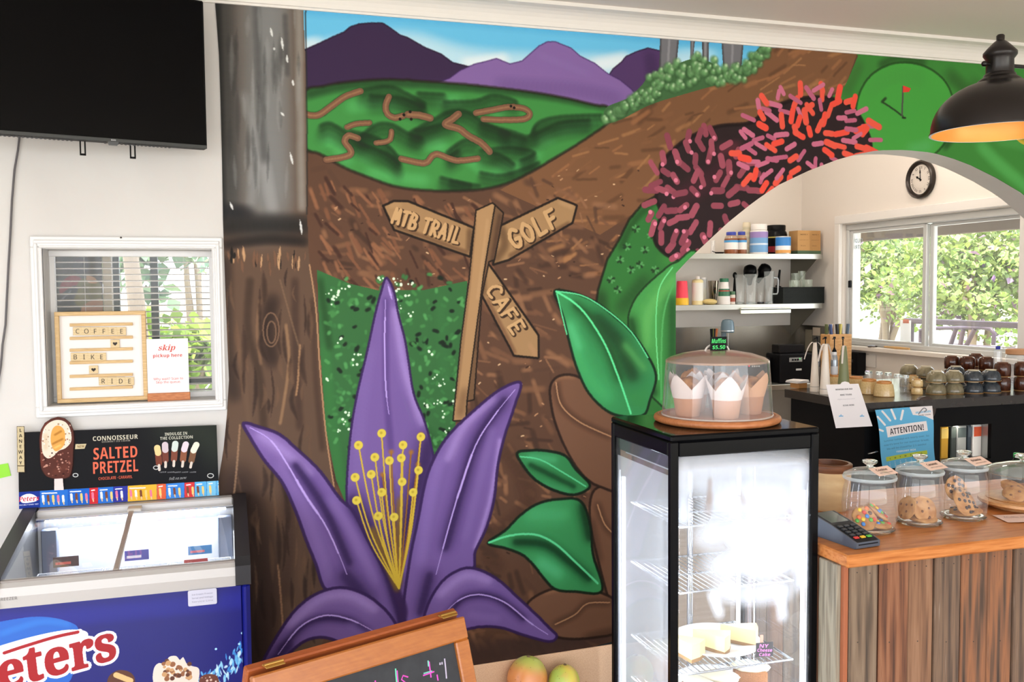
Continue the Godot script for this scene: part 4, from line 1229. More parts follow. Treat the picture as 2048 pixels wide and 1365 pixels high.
	for s in [[763, 867], [717, 891], [806, 891], [842, 874], [750, 915], [803, 917], [779, 922], [710, 955], [742, 949], [837, 941], [804, 964], [826, 986], [713, 1002], [763, 985], [756, 1033], [788, 1035]]:
		p.line([s[0], s[1], lerpf(s[0], 798, 0.45) - (798 - s[0]) * 0.08, lerpf(s[1], 1180, 0.5), 798, 1178], 1.9, Color(0.78, 0.66, 0.2, 0.95), false, false)
		p.dab(s[0], s[1], 12, Color(0.72, 0.62, 0.2, 0.6))
		p.dab(s[0], s[1], 8.5, rgb(206, 186, 66), true)
		p.dab(s[0] - 1, s[1] - 1, 4, Color(0.58, 0.46, 0.12, 0.6))
	# the painted skin on the wall
	p.im.adjust_bcs(1.13, 0.97, 0.96)
	var o := []
	for q in [[430, 0], [433, 40], [438, 110], [441, 200], [444, 320], [446, 440], [450, 560], [455, 690], [458, 760], [454, 830], [447, 900], [437, 962], [434, 1000], [452, 1100], [470, 1365]]:
		var w := wz(q[0], q[1], 0.004)
		o.append_array([w.x, minf(w.y, 2.606)])
	o.append_array([o[o.size() - 2], 0.06, 1.8, 0.06, 1.8, 1.642])
	o.append_array(arch_points(1.803, 3.76))
	o.append_array([3.76, 2.606])
	var g := Geo.new()
	g.uvr = Rect2(X0, Y1 - 1392.0 / K, 2048.0 / K, 1392.0 / K)
	g.prism(V2(o), 0.0005, 0.004)
	var pm := printed(p.tex(), 0.65)
	pm.metallic_specular = 0.3
	var m := obj("mural", g, pm, self)
	tag(m, "painted bush mural of purple lily, signpost, gum trunk and mountain bike trails covering the wall", "mural")
	g = Geo.new()
	g.prism(V2([3.76, 2.606, 3.76, arch_y(3.76)] + arch_points(3.765, 4.098) + [4.1, 1.642, 4.1, 0.06, 5.6, 0.06, 5.6, 2.606]), 0.0005, 0.004)
	obj("mural_margin", g, grained("green_paint", 9, [[0.0, rgb(48, 112, 46)], [1.0, rgb(66, 146, 62)]], Vector3(0.5, 0.5, 0.5), 0.5), m)

# ================================================================ left wall: television, hatch and what stands in it
func build_left():
	var black := mat(rgb(14, 14, 15), 0.45)
	var tv := thing("television", "large black wall mounted television, switched off, at the top left", "television", Vector3(-0.05, 2.071, 0.14), deg_to_rad(15.0))
	var g := Geo.new()
	g.box(Vector3(-0.445, 0.25, -0.02), Vector3(0.89, 0.5, 0.036), 0.004)
	g.box(Vector3(-0.445, 0.24, -0.05), Vector3(0.6, 0.34, 0.04), 0.01)
	obj("body", g, black, tv)
	g = Geo.new()
	g.box(Vector3(-0.445, 0.253, 0.0), Vector3(0.876, 0.482, 0.002))
	obj("screen", g, mat(rgb(5, 5, 6), 0.12), tv)
	g = Geo.new()
	g.box(Vector3(-0.445, 0.006, 0.001), Vector3(0.886, 0.012, 0.006), 0.001)
	obj("bezel", g, mat(rgb(44, 46, 44), 0.35), tv)
	g = Geo.new().move(Vector3(-0.3, -0.004, -0.004))
	g.prism(V2([-0.012, -0.006, 0.012, -0.006, 0.016, 0.006, -0.016, 0.006]), -0.008, 0.008)
	obj("sensor", g, mat(rgb(70, 72, 74), 0.35), tv)
	g = Geo.new().move(Vector3(-0.3, 0.0062, 0.0045))
	g.letters("BAUHN", Vector2(), 0.005, 0.014)
	obj("lettering", g, mat(rgb(190, 192, 194), 0.4), tv)
	g = Geo.new()
	for k in 60:
		if absf(k - 39) > 3:
			g.box(Vector3(-0.86 + k * 0.0125, -0.003, -0.012), Vector3(0.006, 0.003, 0.008))
	obj("vent", g, mat(rgb(60, 60, 62), 0.5), tv).set_meta("kind", "stuff")
	for x in [-0.388, -0.236]:
		g = Geo.new().move(Vector3(x, -0.02, -0.03))
		for b in [[-0.007, 0, 0.004, 0.05], [0.007, 0, 0.004, 0.05], [0, -0.022, 0.018, 0.006]]:
			g.box(Vector3(b[0], b[1], 0), Vector3(b[2], b[3], 0.006))
		obj("mounting_tab", g, black, tv)
	g = Geo.new()
	g.box(Vector3(-0.3, 0.24, -0.1), Vector3(0.3, 0.22, 0.07), 0.005)
	g.box(Vector3(-0.3, 0.24, -0.16), Vector3(0.06, 0.1, 0.07), 0.005)
	obj("wall_bracket", g, black, tv)
	var path := []
	for q in [[40, 264], [36, 300], [29, 340], [24, 400], [22, 440], [20, 480], [17, 530], [14, 590], [11, 650], [5, 690], [2, 730], [-6, 780], [-20, 850]]:
		path.append(wz(q[0], q[1], 0.008))
	tag(obj("power_cable", Geo.new().tube(path, 0.0035, 6), mat(rgb(92, 88, 90), 0.5), self), "thin grey cable hanging down the white wall from the television", "cable")
	# bright green tag
	g = Geo.new()
	var s0 := wz(0, 930, 0.002)
	var s1 := wz(16, 927, 0.002)
	var s2 := wz(22, 952, 0.002)
	var s3 := wz(6, 957, 0.002)
	g.prism(V2([s0.x - 0.03, s0.y - 0.004, s1.x, s1.y, s2.x, s2.y, s3.x - 0.03, s3.y - 0.004]), 0.001, 0.003)
	tag(obj("green_sticker", g, mat(rgb(140, 214, 40), 0.5), self), "lime green sticker on the white wall left of the freezer sign", "sticker")
	build_blind()
	build_hatch_items()

func build_blind():
	var t := thing("venetian_blind", "white venetian blind with open slats behind the hatch pane", "blind", Vector3(-0.32, 1.2, -0.175))
	var slat := Geo.new()
	slat.at(Transform3D(Basis(Vector3(1, 0, 0), 0.10), Vector3()))
	slat.grid(2, 4, func(u, v): return Vector3((u - 0.5) * 0.56, 0.002 * sin(PI * v) + 0.0006, (v - 0.5) * 0.024), Vector3.UP)
	slat.grid(2, 4, func(u, v): return Vector3((u - 0.5) * 0.56, 0.002 * sin(PI * v) - 0.0006, (v - 0.5) * 0.024), Vector3.DOWN)
	for z in [-0.012, 0.012]:
		slat.box(Vector3(0, 0, z), Vector3(0.56, 0.0022, 0.0006))
	var sm := slat.mesh()
	var m := mat(rgb(214, 206, 198), 0.5)
	for k in 24:
		obj("slat", sm, m, t, Transform3D(Basis(), Vector3(0, 0.012 + k * 0.0229, 0)))
	for x in [-0.17, 0.17]:
		obj("ladder_cord", Geo.new().tube([Vector3(x, 0, 0.014), Vector3(x, 0.56, 0.014)], 0.0008, 5), m, t)
	var g := Geo.new()
	g.box(Vector3(0, 0.585, 0), Vector3(0.56, 0.03, 0.03), 0.003)
	obj("head_rail", g, m, t)
	# room behind: poster, post, glazing bar
	var a := wz(100, 505, -0.9)
	var b := wz(209, 700, -0.9)
	var w := b.x - a.x
	var h := a.y - b.y
	var p := Paint.new(300, int(300 * h / w), rgb(58, 46, 36), func(q): return q * 300.0, 300.0)
	var kh := h / w
	for i in 60:
		p.dab(rng.randf(), rng.randf() * kh, 0.09, [Color(0.16, 0.2, 0.12, 0.6), Color(0.3, 0.24, 0.17, 0.5), Color(0.1, 0.12, 0.08, 0.6)][rng.randi() % 3])
	p.poly([0.48, 0.16, 0.62, 0.1, 0.74, 0.16, 0.76, 0.34, 0.66, 0.46, 0.5, 0.44, 0.42, 0.3], rgb(36, 34, 42), [[[0.5, 0.18, 0.7, 0.2], 0.05, Color(0.45, 0.2, 0.24, 0.6)]])
	p.poly([0.22, 0.62, 0.4, 0.5, 0.6, 0.56, 0.56, 0.8, 0.3, 0.9, 0.16, 0.84], rgb(150, 40, 46), [])
	p.poly([0.56, 0.6, 0.8, 0.58, 0.98, 0.7, 0.94, 1.1, 0.6, 1.2, 0.44, 1.0], rgb(122, 112, 44), [[[0.6, 0.7, 0.8, 1.0], 0.06, Color(0.36, 0.34, 0.12, 0.6)]])
	p.poly([0.7, 0.5, 0.86, 0.54, 0.9, 0.66, 0.72, 0.64], rgb(206, 158, 120), [])
	p.poly([0.1, 1.0, 0.42, 0.72, 0.52, 0.8, 0.3, 1.2, 0.1, 1.3], rgb(34, 34, 40), [[[0.16, 1.05, 0.4, 0.8], 0.03, Color(0.8, 0.8, 0.85, 0.6)]])
	p.poly([0.6, 1.15, 0.98, 1.0, 1.0, 1.4, 0.6, 1.5], rgb(190, 130, 90), [])
	g = Geo.new()
	g.uvr = Rect2(0, 0, w, h)
	g.prism(rect2(0, 0, w, h), 0, 0.01)
	var po := thing("wall_poster", "dark poster of a helmeted bike rider behind the blind", "poster", Vector3(a.x, b.y, -0.9))
	obj("print", g, printed(p.tex(), 0.5), po)
	g = Geo.new()
	g.box(Vector3(w / 2, (h - b.y) / 2 - h * 0.0, -0.01), Vector3(w, h + b.y, 0.018), 0.002)
	obj("backing_board", g, mat(rgb(170, 140, 108), 0.6), po)
	var c := wz(216, 600, -0.9)
	g = Geo.new()
	g.box(Vector3(c.x, 1.345, -0.92), Vector3(0.035, 2.69, 0.06), 0.003)
	struct("trim_2", g, mat(rgb(228, 208, 178), 0.5))
	g = Geo.new()
	var d := wz(310, 600, -2.66)
	g.box(Vector3(d.x, 1.27, -2.66), Vector3(0.045, 2.06, 0.05), 0.003)
	var e := wz(232, 600, -2.66)
	g.box(Vector3(e.x, 1.27, -2.66), Vector3(0.05, 2.06, 0.05), 0.003)
	g.box(Vector3(-0.6, 1.02, -2.66), Vector3(1.5, 0.04, 0.04), 0.003)
	struct("window_5", g, mat(rgb(46, 60, 52), 0.5))

func heart(r: float) -> PackedVector2Array:
	var o := PackedVector2Array()
	for i in 28:
		var t := TAU * i / 28.0
		o.append(Vector2(16 * pow(sin(t), 3), 13 * cos(t) - 5 * cos(2 * t) - 2 * cos(3 * t) - cos(4 * t)) * r / 16.0)
	return o

func build_hatch_items():
	var pale := grained("pale_pine", 14, [[0.0, rgb(196, 160, 108)], [1.0, rgb(222, 190, 138)]], Vector3(3, 30, 30), 0.55, 0.02)
	var tilec := grained("tile_wood", 15, [[0.0, rgb(206, 180, 134)], [1.0, rgb(226, 204, 160)]], Vector3(8, 40, 8), 0.55, 0.02)
	var z := -0.032
	var bl := wz(117, 807, z)
	var tr := wz(289, 622, z)
	var W := tr.x - bl.x + 0.006
	var H := tr.y - bl.y
	var org := Vector3(bl.x - 0.003, bl.y, z)
	var t := thing("letter_board", "pine framed white letter board with wooden tiles reading COFFEE BIKE RIDE", "letter board", org)
	var g := Geo.new()
	for b in [[W / 2, 0.007, W, 0.014], [W / 2, H - 0.007, W, 0.014]]:
		g.box(Vector3(b[0], b[1], -0.004), Vector3(b[2], b[3], 0.022), 0.0015)
	for x in [0.007, W - 0.007]:
		g.box(Vector3(x, H / 2, -0.004), Vector3(0.014, H - 0.028, 0.022), 0.0015)
	obj("frame", g, pale, t)
	g = Geo.new()
	g.box(Vector3(W / 2, H / 2, -0.011), Vector3(W - 0.02, H - 0.02, 0.006))
	obj("backing", g, mat(rgb(236, 233, 230), 0.7), t)
	for y in [649.5, 676, 699.5, 724.5, 751.5, 776.5]:
		var a := wz(139.5, y, z - 0.004) - org
		var b := wz(265.5, y, z - 0.004) - org
		g = Geo.new()
		g.box(Vector3((a.x + b.x) / 2, (a.y + b.y) / 2, -0.004), Vector3(b.x - a.x, 0.0105, 0.01), 0.001)
		obj("rail", g, pale, t)
	var ink := mat(rgb(40, 34, 30), 0.7)
	var tile := Geo.new()
	tile.box(Vector3(), Vector3(0.0294, 0.029, 0.004), 0.0008)
	var tm := tile.mesh()
	var put := func(ch: String, px: float, py: float):
		var c := wz(px, py, z) - org
		var o := obj("letter_tile", tm, tilec, t, Transform3D(Basis(), Vector3(c.x, c.y, -0.004)))
		var k := Geo.new().move(Vector3(0, 0, 0.0021))
		if ch == "*":
			k.prism(heart(0.0075), 0, 0.0003, false)
		else:
			k.letters(ch, Vector2(), 0.0165, 0.0, "Droid Sans", false, 0.0, 0.0, 0.0003)
		obj("letter", k, ink, o)
	for i in 6:
		put.call("COFFEE"[i], 155.0 + i * 17.6, 663.0)
	put.call("*", 230, 688)
	for i in 4:
		put.call("BIKE"[i], 150.5 + i * 17.5, 714.5)
	put.call("*", 187, 740)
	for i in 4:
		put.call("RIDE"[i], 206.5 + i * 17.5, 763)
	# pickup card in its block
	var zc := -0.026
	var p0 := wz(296, 793, zc)
	var p1 := wz(378, 677, zc)
	var org2 := Vector3(p0.x, wz(296, 803, zc).y, zc)
	var cw := p1.x - p0.x - 0.004
	var ct := p1.y - org2.y
	var s := thing("pickup_card", "white pickup card with red print in a small timber block beside the letter board", "card", org2)
	g = Geo.new()
	g.box(Vector3(cw / 2, (ct + 0.016) / 2, -0.002), Vector3(cw, ct - 0.016, 0.002), 0.0005)
	obj("card", g, mat(rgb(240, 238, 238), 0.5), s)
	g = Geo.new()
	g.box(Vector3(cw / 2 + 0.001, 0.014, 0.002), Vector3(cw + 0.004, 0.028, 0.02), 0.0015)
	obj("block", g, grained("red_timber", 16, [[0.0, rgb(168, 96, 52)], [1.0, rgb(206, 134, 80)]], Vector3(6, 30, 30), 0.5, 0.02), s)
	g = Geo.new().move(Vector3(cw / 2, 0, -0.0008))
	g.letters("skip", Vector2(-0.001, ct - 0.032), 0.019, 0.056, "Droid Serif", true, 0.32)
	g.letters("pickup here", Vector2(0, ct - 0.06), 0.0118, 0.098, "Droid Sans", true)
	g.letters("Why wait? Scan to", Vector2(0, ct - 0.144), 0.0085, 0.1, "Droid Sans", false)
	g.letters("Skip the queue.", Vector2(0, ct - 0.156), 0.0085, 0.084, "Droid Sans", false)
	obj("lettering", g, mat(rgb(206, 74, 62), 0.6), s)
	# dead insect sized nail above the hatch
	g = Geo.new().at(Transform3D(Basis(Vector3(1, 0, 0), PI / 2), wz(242, 475.5, 0.017)))
	g.lathe([Vector2(0, 0), Vector2(0.0035, 0.0), Vector2(0.003, 0.002), Vector2(0, 0.003)], 10)
	tag(obj("wall_hook", g, mat(rgb(70, 66, 64), 0.4, 0.6), self), "tiny dark hook on the top edge of the hatch surround", "hook")

# ================================================================ the ice cream freezer and its header
func ice_cream(p: Paint, x: float, y: float, s: float, body: Color, bite: Color, lean: float):
	p.line([x, y + s * 0.5, x + lean * 0.4, y - s * 0.1], s * 0.17, body, true)
	p.line([x + lean * 0.4, y - s * 0.1, x + lean, y - s * 0.45], s * 0.17, bite, true)
	p.line([x, y + s * 0.62, x - lean * 0.2, y + s * 0.9], s * 0.07, rgb(214, 200, 186), true)

func build_freezer():
	# header board behind the lid
	var zs := 0.034
	var X0 := -0.715
	var Y1 := 1.15
	var K := 1600.0
	var map := func(q: Vector2) -> Vector2:
		var w := wz(q.x, q.y, zs)
		return Vector2((w.x - X0) * K, (Y1 - w.y) * K)
	var PP := 0.00182 * K      # texture pixels per photo pixel about here
	var p := Paint.new(1100, 512, rgb(17, 17, 20), map, PP)
	p.line([330, 858, 420, 860, 434, 930], 60, Color(0.24, 0.28, 0.22, 0.25))
	p.text("CONNOISSEUR", 231, 876, 8.5, rgb(208, 200, 178), 80, "Droid Sans", true)
	p.text("GOURMET ICE CREAM", 232, 883, 3.4, rgb(150, 146, 134), 50, "Droid Sans", true)
	p.text("SALTED", 231, 906, 22, rgb(230, 106, 78), 78, "Droid Sans", true)
	p.text("PRETZEL", 231.5, 934, 23, rgb(230, 106, 78), 80, "Droid Sans", true)
	p.text("CHOCOLATE · CARAMEL", 231, 956, 5.6, rgb(206, 92, 66), 60, "Droid Sans", true)
	p.text("INDULGE IN", 352, 868, 5.6, rgb(206, 204, 186), 41, "Droid Sans", true)
	p.text("THE COLLECTION", 353, 876, 5.6, rgb(206, 204, 186), 60, "Droid Sans", true)
	for q in [[318, 910, rgb(118, 62, 46), rgb(232, 200, 140), -4], [331, 904, rgb(112, 60, 48), rgb(206, 190, 196), -1], [348, 902, rgb(124, 70, 54), rgb(206, 216, 208), 3], [366, 903, rgb(140, 86, 62), rgb(224, 208, 216), 6], [383, 905, rgb(120, 84, 60), rgb(236, 228, 206), 10]]:
		ice_cream(p, q[0], q[1], 34, q[2], q[3], q[4])
	for q in [318, 334, 347, 362, 378]:
		p.text("FLAVOUR", q + 8, 945, 2.6, rgb(150, 150, 152), 12, "Droid Sans", true)
	p.text("Sell on now", 356, 957, 5, rgb(190, 190, 188), 32, "Droid Serif", false, 0.3)
	for q in [[151, 951, 5], [312, 936, 5], [421, 952, 6]]:
		var loop := []
		for i in 13:
			loop.append_array([q[0] + cos(TAU * i / 12) * q[2], q[1] + sin(TAU * i / 12) * q[2] * 0.7])
		p.line(loop, 0.7, rgb(210, 210, 205), true)
	# strip of small packs along the foot
	p.poly([36, 985, 437, 962, 437, 1000, 36, 1025], rgb(24, 50, 140), [], false)
	var x := 80.0
	for q in [[56, rgb(40, 110, 200)], [42, rgb(30, 96, 190)], [17, rgb(200, 44, 52)], [30, rgb(44, 110, 200)], [28, rgb(48, 54, 150)], [58, rgb(226, 176, 56)], [18, rgb(214, 96, 60)], [36, rgb(60, 130, 210)], [20, rgb(206, 58, 60)], [24, rgb(90, 170, 220)], [18, rgb(120, 190, 225)], [30, rgb(96, 176, 222)]]:
		var y0: float = 985 - (x - 36) * 0.0574
		var y2: float = 985 - (x + q[0] - 36) * 0.0574
		p.poly([x, y0, x + q[0], y2, x + q[0], y2 + 33, x, y0 + 33], q[1], [], false)
		for i in int(q[0] / 10):
			p.line([x + 6 + i * 10, y0 + 10, x + 7 + i * 10, y0 + 22], 2.2, [rgb(240, 236, 226), rgb(120, 70, 50), rgb(236, 200, 120), rgb(230, 120, 150)][(i + int(x)) % 4], true)
			p.line([x + 7 + i * 10, y0 + 22, x + 8 + i * 10, y0 + 27], 1.0, rgb(220, 190, 150), true)
		p.line([x + 4, y0 + 5, x + q[0] * 0.6, y0 + 4], 1.2, rgb(240, 240, 245), true)
		x += q[0] + 0.5
	p.poly([40, 996, 52, 989, 64, 989, 74, 995, 74, 1002, 60, 1006, 44, 1006], rgb(240, 240, 245), [], true)
	p.text("Peters", 58, 998, 9, rgb(204, 40, 50), 34, "Droid Serif", true, 0.15)
	p.text("PROUDLY SINCE 1907", 58, 1010, 2.4, rgb(230, 230, 240), 32, "Droid Sans", true)
	# cut-out ice cream
	p.poly([80, 900, 79, 880, 82, 860, 90, 846, 102, 838, 116, 834, 130, 837, 141, 846, 147, 860, 149, 880, 147, 905, 146, 930, 142, 950, 132, 957, 110, 958, 92, 952, 82, 934], rgb(84, 44, 36), [[[84, 930, 84, 870, 98, 845], 5, Color(0.45, 0.22, 0.17, 0.8)], [[110, 945, 136, 930], 10, Color(0.42, 0.23, 0.18, 0.6)]], true, Color(0.2, 0.1, 0.08), 1)
	p.poly([86, 906, 84, 880, 88, 858, 100, 845, 116, 840, 132, 845, 141, 860, 143, 882, 132, 896, 118, 902, 108, 912, 96, 917], rgb(226, 212, 192), [[[92, 870, 92, 900], 6, Color(0.85, 0.75, 0.62, 0.8)]], true)
	for i in 60:
		var q := Vector2(rng.randf_range(86, 142), rng.randf_range(846, 910))
		if q.y < 900 - absf(q.x - 114) * 0.2:
			p.dab(q.x, q.y, rng.randf_range(0.6, 1.6), [rgb(170, 140, 110), rgb(240, 234, 224), rgb(150, 100, 80)][rng.randi() % 3], true)
	p.poly([102, 884, 104, 862, 112, 852, 122, 853, 130, 864, 130, 886, 122, 898, 110, 902], rgb(220, 160, 80), [[[110, 870, 124, 862], 3, Color(0.65, 0.42, 0.16, 0.8)], [[106, 888, 126, 878], 3, Color(0.65, 0.42, 0.16, 0.8)], [[110, 896, 122, 890], 3, Color(0.95, 0.76, 0.45, 0.8)]], true)
	for i in 60:
		var q := Vector2(rng.randf_range(82, 146), rng.randf_range(905, 952))
		p.dab(q.x, q.y, rng.randf_range(0.8, 2.4), [rgb(120, 70, 58), rgb(60, 28, 24), rgb(190, 140, 122)][rng.randi() % 3], true)
	p.poly([109, 958, 126, 957, 128, 980, 109, 981], rgb(236, 212, 206), [], false)
	p.poly([151, 889, 173, 888, 169, 898, 150, 899], rgb(206, 190, 150), [], false)
	p.text("NEW", 162, 893.5, 4.5, rgb(110, 84, 50), 12, "Droid Sans", true)
	p.poly([34, 853, 49, 853, 50, 945, 35, 945], rgb(198, 182, 144), [], false, rgb(60, 46, 34), 0.8)
	for i in 7:
		p.text("LANEWAY"[i], 41.7, 861 + i * 10.8, 6, rgb(50, 42, 36), 0, "Droid Sans", true)
	p.line([36, 932, 49, 932], 0.7, rgb(70, 56, 40), true)
	var tex := p.tex()
	var tm := printed(tex, 0.55)
	tm.metallic_specular = 0.25
	var ft := thing("freezer_sign", "black ice cream header board with orange lettering standing on the back of the freezer", "sign", Vector3(0, 0, 0))
	var uv := Rect2(X0, Y1 - 512.0 / K, 1100.0 / K, 512.0 / K)
	var pg := func(a: Array) -> PackedVector2Array:
		var o := PackedVector2Array()
		for i in range(0, a.size(), 2):
			var w := wz(a[i], a[i + 1], zs)
			o.append(Vector2(w.x, w.y))
		return o
	var g := Geo.new()
	g.uvr = uv
	g.prism(pg.call([36, 866, 433, 851, 438, 991, 38, 1019]), zs - 0.006, zs)
	obj("board", g, tm, ft)
	g = Geo.new()
	g.uvr = uv
	g.prism(pg.call([80, 900, 79, 880, 82, 860, 90, 846, 102, 838, 116, 834, 130, 837, 141, 846, 147, 860, 149, 880, 147, 905, 146, 930, 142, 950, 132, 957, 127, 958, 128, 980, 109, 981, 109, 958, 92, 952, 82, 934]), zs + 0.001, zs + 0.005)
	obj("cutout", g, tm, ft)
	g = Geo.new()
	g.uvr = uv
	g.prism(pg.call([34, 853, 49, 853, 50, 945, 35, 945]), zs + 0.001, zs + 0.004)
	obj("side_tag", g, tm, ft)
	# the cabinet
	var t := thing("chest_freezer", "blue chest freezer with sloping glass lids and white lit inside", "freezer", Vector3(0, 0, 0))
	var black := mat(rgb(34, 34, 38), 0.45)
	var silver := mat(rgb(196, 192, 188), 0.4, 0.1)
	var grey := mat(rgb(150, 142, 136), 0.4, 0.3)
	var white := mat(rgb(236, 238, 240), 0.5)
	var zf := 0.62
	var xl := -0.68
	var xr := 0.05
	var ztop := 0.055
	var rail_t := wz(469, 1130, zf).y
	var rail_b := wz(469, 1173, zf).y
	var back_y := 0.838
	# front print
	var K2 := 1380.0
	var Yt := rail_b + 0.004
	var map2 := func(q: Vector2) -> Vector2:
		var w := wz(q.x, q.y, zf + 0.004)
		return Vector2((w.x - xl) * K2, (Yt - w.y) * K2)
	var P2 := 0.00156 * K2
	var fp := Paint.new(1008, 560, rgb(22, 27, 116), map2, P2)
	fp.line([-20, 1250, 200, 1230, 500, 1200], 30, Color(0.13, 0.16, 0.6, 0.3))
	fp.poly([-60, 1270, -20, 1250, 60, 1236, 110, 1238, 148, 1250, 156, 1262, 150, 1276, 60, 1288, -20, 1300], rgb(36, 100, 196), [[[0, 1270, 80, 1246, 140, 1250], 10, Color(0.2, 0.5, 0.85, 0.6)]], true)
	fp.poly([-60, 1320, -20, 1300, 60, 1276, 130, 1262, 170, 1264, 176, 1280, 168, 1310, 150, 1340, 110, 1366, 40, 1380, -60, 1390], rgb(238, 238, 244), [], true)
	fp.poly([0, 1362, 60, 1350, 110, 1338, 146, 1338, 146, 1350, 120, 1376, 0, 1400], rgb(36, 100, 196), [], true)
	fp.text("Peters", 84, 1324, 66, rgb(238, 238, 244), 250, "Droid Serif", true, 0.1, 0.17, 7)
	fp.text("Peters", 84, 1324, 66, rgb(164, 16, 28), 250, "Droid Serif", true, 0.1, 0.17, 1.5)
	fp.line([8, 1310, 50, 1296, 110, 1278, 160, 1264], 4, rgb(238, 238, 244), true)
	fp.line([8, 1308, 50, 1294, 110, 1276, 156, 1266], 2.6, rgb(164, 16, 28), true)
	# splash and ice creams
	for i in 130:
		var s := rng.randf()
		var bx := lerpf(390, 512, s)
		var by := 1365 - pow(s, 1.4) * 95 + rng.randf_range(-6, 40)
		var ll := rng.randf_range(4, 18)
		fp.line([bx, by, bx + rng.randf_range(-6, 8), by - ll], rng.randf_range(1.0, 4.2), [rgb(96, 176, 230), rgb(150, 212, 244), rgb(60, 140, 214), rgb(200, 234, 250)][rng.randi() % 4], false, true)
	for q in [[484, 1268], [488, 1282], [478, 1290], [432, 1300]]:
		fp.dab(q[0], q[1], 2.5, rgb(170, 220, 246), true)
	fp.poly([306, 1365, 308, 1338, 318, 1328, 330, 1330, 338, 1316, 352, 1314, 360, 1322, 366, 1316, 374, 1330, 384, 1334, 398, 1340, 396, 1365, 380, 1400, 320, 1400], rgb(236, 222, 208), [], true)
	for i in 40:
		fp.dab(rng.randf_range(322, 380), rng.randf_range(1322, 1362), rng.randf_range(2, 5), [rgb(150, 96, 62), rgb(96, 54, 38), rgb(206, 160, 112)][rng.randi() % 3], true)
	fp.poly([214, 1365, 222, 1350, 240, 1342, 262, 1348, 270, 1366, 262, 1400, 214, 1400], rgb(92, 52, 36), [[[232, 1352, 262, 1364], 5, rgb(226, 190, 130), true]], true)
	fp.poly([398, 1365, 404, 1354, 420, 1350, 436, 1358, 440, 1400, 398, 1400], rgb(110, 60, 48), [], true)
	for i in 16:
		fp.dab(rng.randf_range(402, 434), rng.randf_range(1354, 1380), rng.randf_range(1, 2.4), rgb(226, 200, 186), true)
	g = Geo.new()
	g.uvr = Rect2(xl, Yt - 560.0 / K2, 1008.0 / K2, 560.0 / K2)
	g.prism(rect2(xl + 0.004, 0.08, xr - 0.03, rail_b), zf - 0.02, zf)
	obj("front_panel", g, printed(fp.tex(), 0.28), t)
	var blue := mat(rgb(24, 30, 128), 0.3)
	g = Geo.new()
	g.box(Vector3((xl + xr) / 2, 0.26, 0.31), Vector3(xr - xl - 0.012, 0.36, 0.57), 0.006)
	g.box(Vector3(xr - 0.018, 0.385, zf - 0.025), Vector3(0.03, 0.62, 0.05), 0.012)
	obj("body", g, blue, t)
	g = Geo.new()
	for b in [[(xl + xr) / 2, 0.6, 0.02 + 0.015, xr - xl - 0.01, 0.4, 0.03], [xl + 0.02, 0.55, 0.32, 0.03, 0.36, 0.56], [xr - 0.032, 0.55, 0.32, 0.03, 0.36, 0.56], [(xl + xr) / 2, 0.55, zf - 0.05, xr - xl - 0.01, 0.36, 0.03], [(xl + xr) / 2, 0.45, 0.31, xr - xl - 0.02, 0.02, 0.56]]:
		g.box(Vector3(b[0], b[1], b[2]), Vector3(b[3], b[4], b[5]), 0.004)
	obj("liner", g, white, t)
	# black end caps follow the slope of the lid
	for e in [[xr - 0.045, xr], [xl, xl + 0.045]]:
		g = Geo.new().at(Transform3D(Basis(Vector3(0, 0, -1), Vector3.UP, Vector3(1, 0, 0)), Vector3()))
		g.prism(V2([-0.02, 0.60, -0.02, back_y + 0.004, -0.04, back_y + 0.012, -0.09, back_y + 0.006, -zf + 0.03, rail_t + 0.016, -zf - 0.006, rail_t - 0.004, -zf - 0.008, rail_b + 0.004, -zf + 0.02, rail_b - 0.006, -0.3, 0.62]), e[0], e[1])
		obj("end_cap", g, black, t)
	g = Geo.new()
	g.box(Vector3((xl + xr) / 2, back_y - 0.01, 0.045), Vector3(xr - xl - 0.09, 0.03, 0.05), 0.005)
	g.box(Vector3((xl + xr) / 2, back_y - 0.022, 0.075), Vector3(xr - xl - 0.09, 0.008, 0.012), 0.002)
	obj("back_rail", g, silver, t)
	g = Geo.new().at(Transform3D(Basis(Vector3(0, 0, -1), Vector3.UP, Vector3(1, 0, 0)), Vector3()))
	g.prism(V2([-zf + 0.05, rail_t + 0.004, -zf + 0.02, rail_t + 0.004, -zf, rail_t - 0.008, -zf - 0.004, (rail_t + rail_b) / 2, -zf, rail_b, -zf + 0.05, rail_b]), xl + 0.045, xr - 0.045)
	obj("front_rail", g, silver, t)
	g = Geo.new()
	g.box(Vector3((xl + xr) / 2, rail_t + 0.005, zf - 0.022), Vector3(xr - xl - 0.09, 0.007, 0.012), 0.001)
	obj("lid_edge", g, grey, t)
	g = Geo.new().move(Vector3(xl + 0.045, (rail_t + rail_b) / 2 - 0.004, zf + 0.0045))
	g.letters("BROMIC FREEZER", Vector2(-0.004, 0), 0.009, 0.0, "Droid Sans", true)
	obj("lettering", g, mat(rgb(140, 136, 134), 0.4), t)
	# glass lids
	var A := Vector3(0, back_y - 0.012, 0.075)
	var B := Vector3(0, rail_t + 0.004, zf - 0.03)
	for e in [[xl + 0.05, -0.335], [-0.315, xr - 0.05]]:
		g = Geo.new()
		g.face([A + Vector3(e[0], 0, 0), A + Vector3(e[1], 0, 0), B + Vector3(e[1], 0, 0), B + Vector3(e[0], 0, 0)], Vector3.UP)
		obj("glass_lid", g, pane(0.05), t)
	g = Geo.new()
	var dv := (B - A)
	var mid := (A + B) / 2
	var ang := atan2(-dv.y, dv.z)
	g.at(Transform3D(Basis(Vector3(1, 0, 0), ang), mid + Vector3(-0.332, 0.003, 0)))
	g.box(Vector3(), Vector3(0.017, 0.008, dv.length()), 0.002)
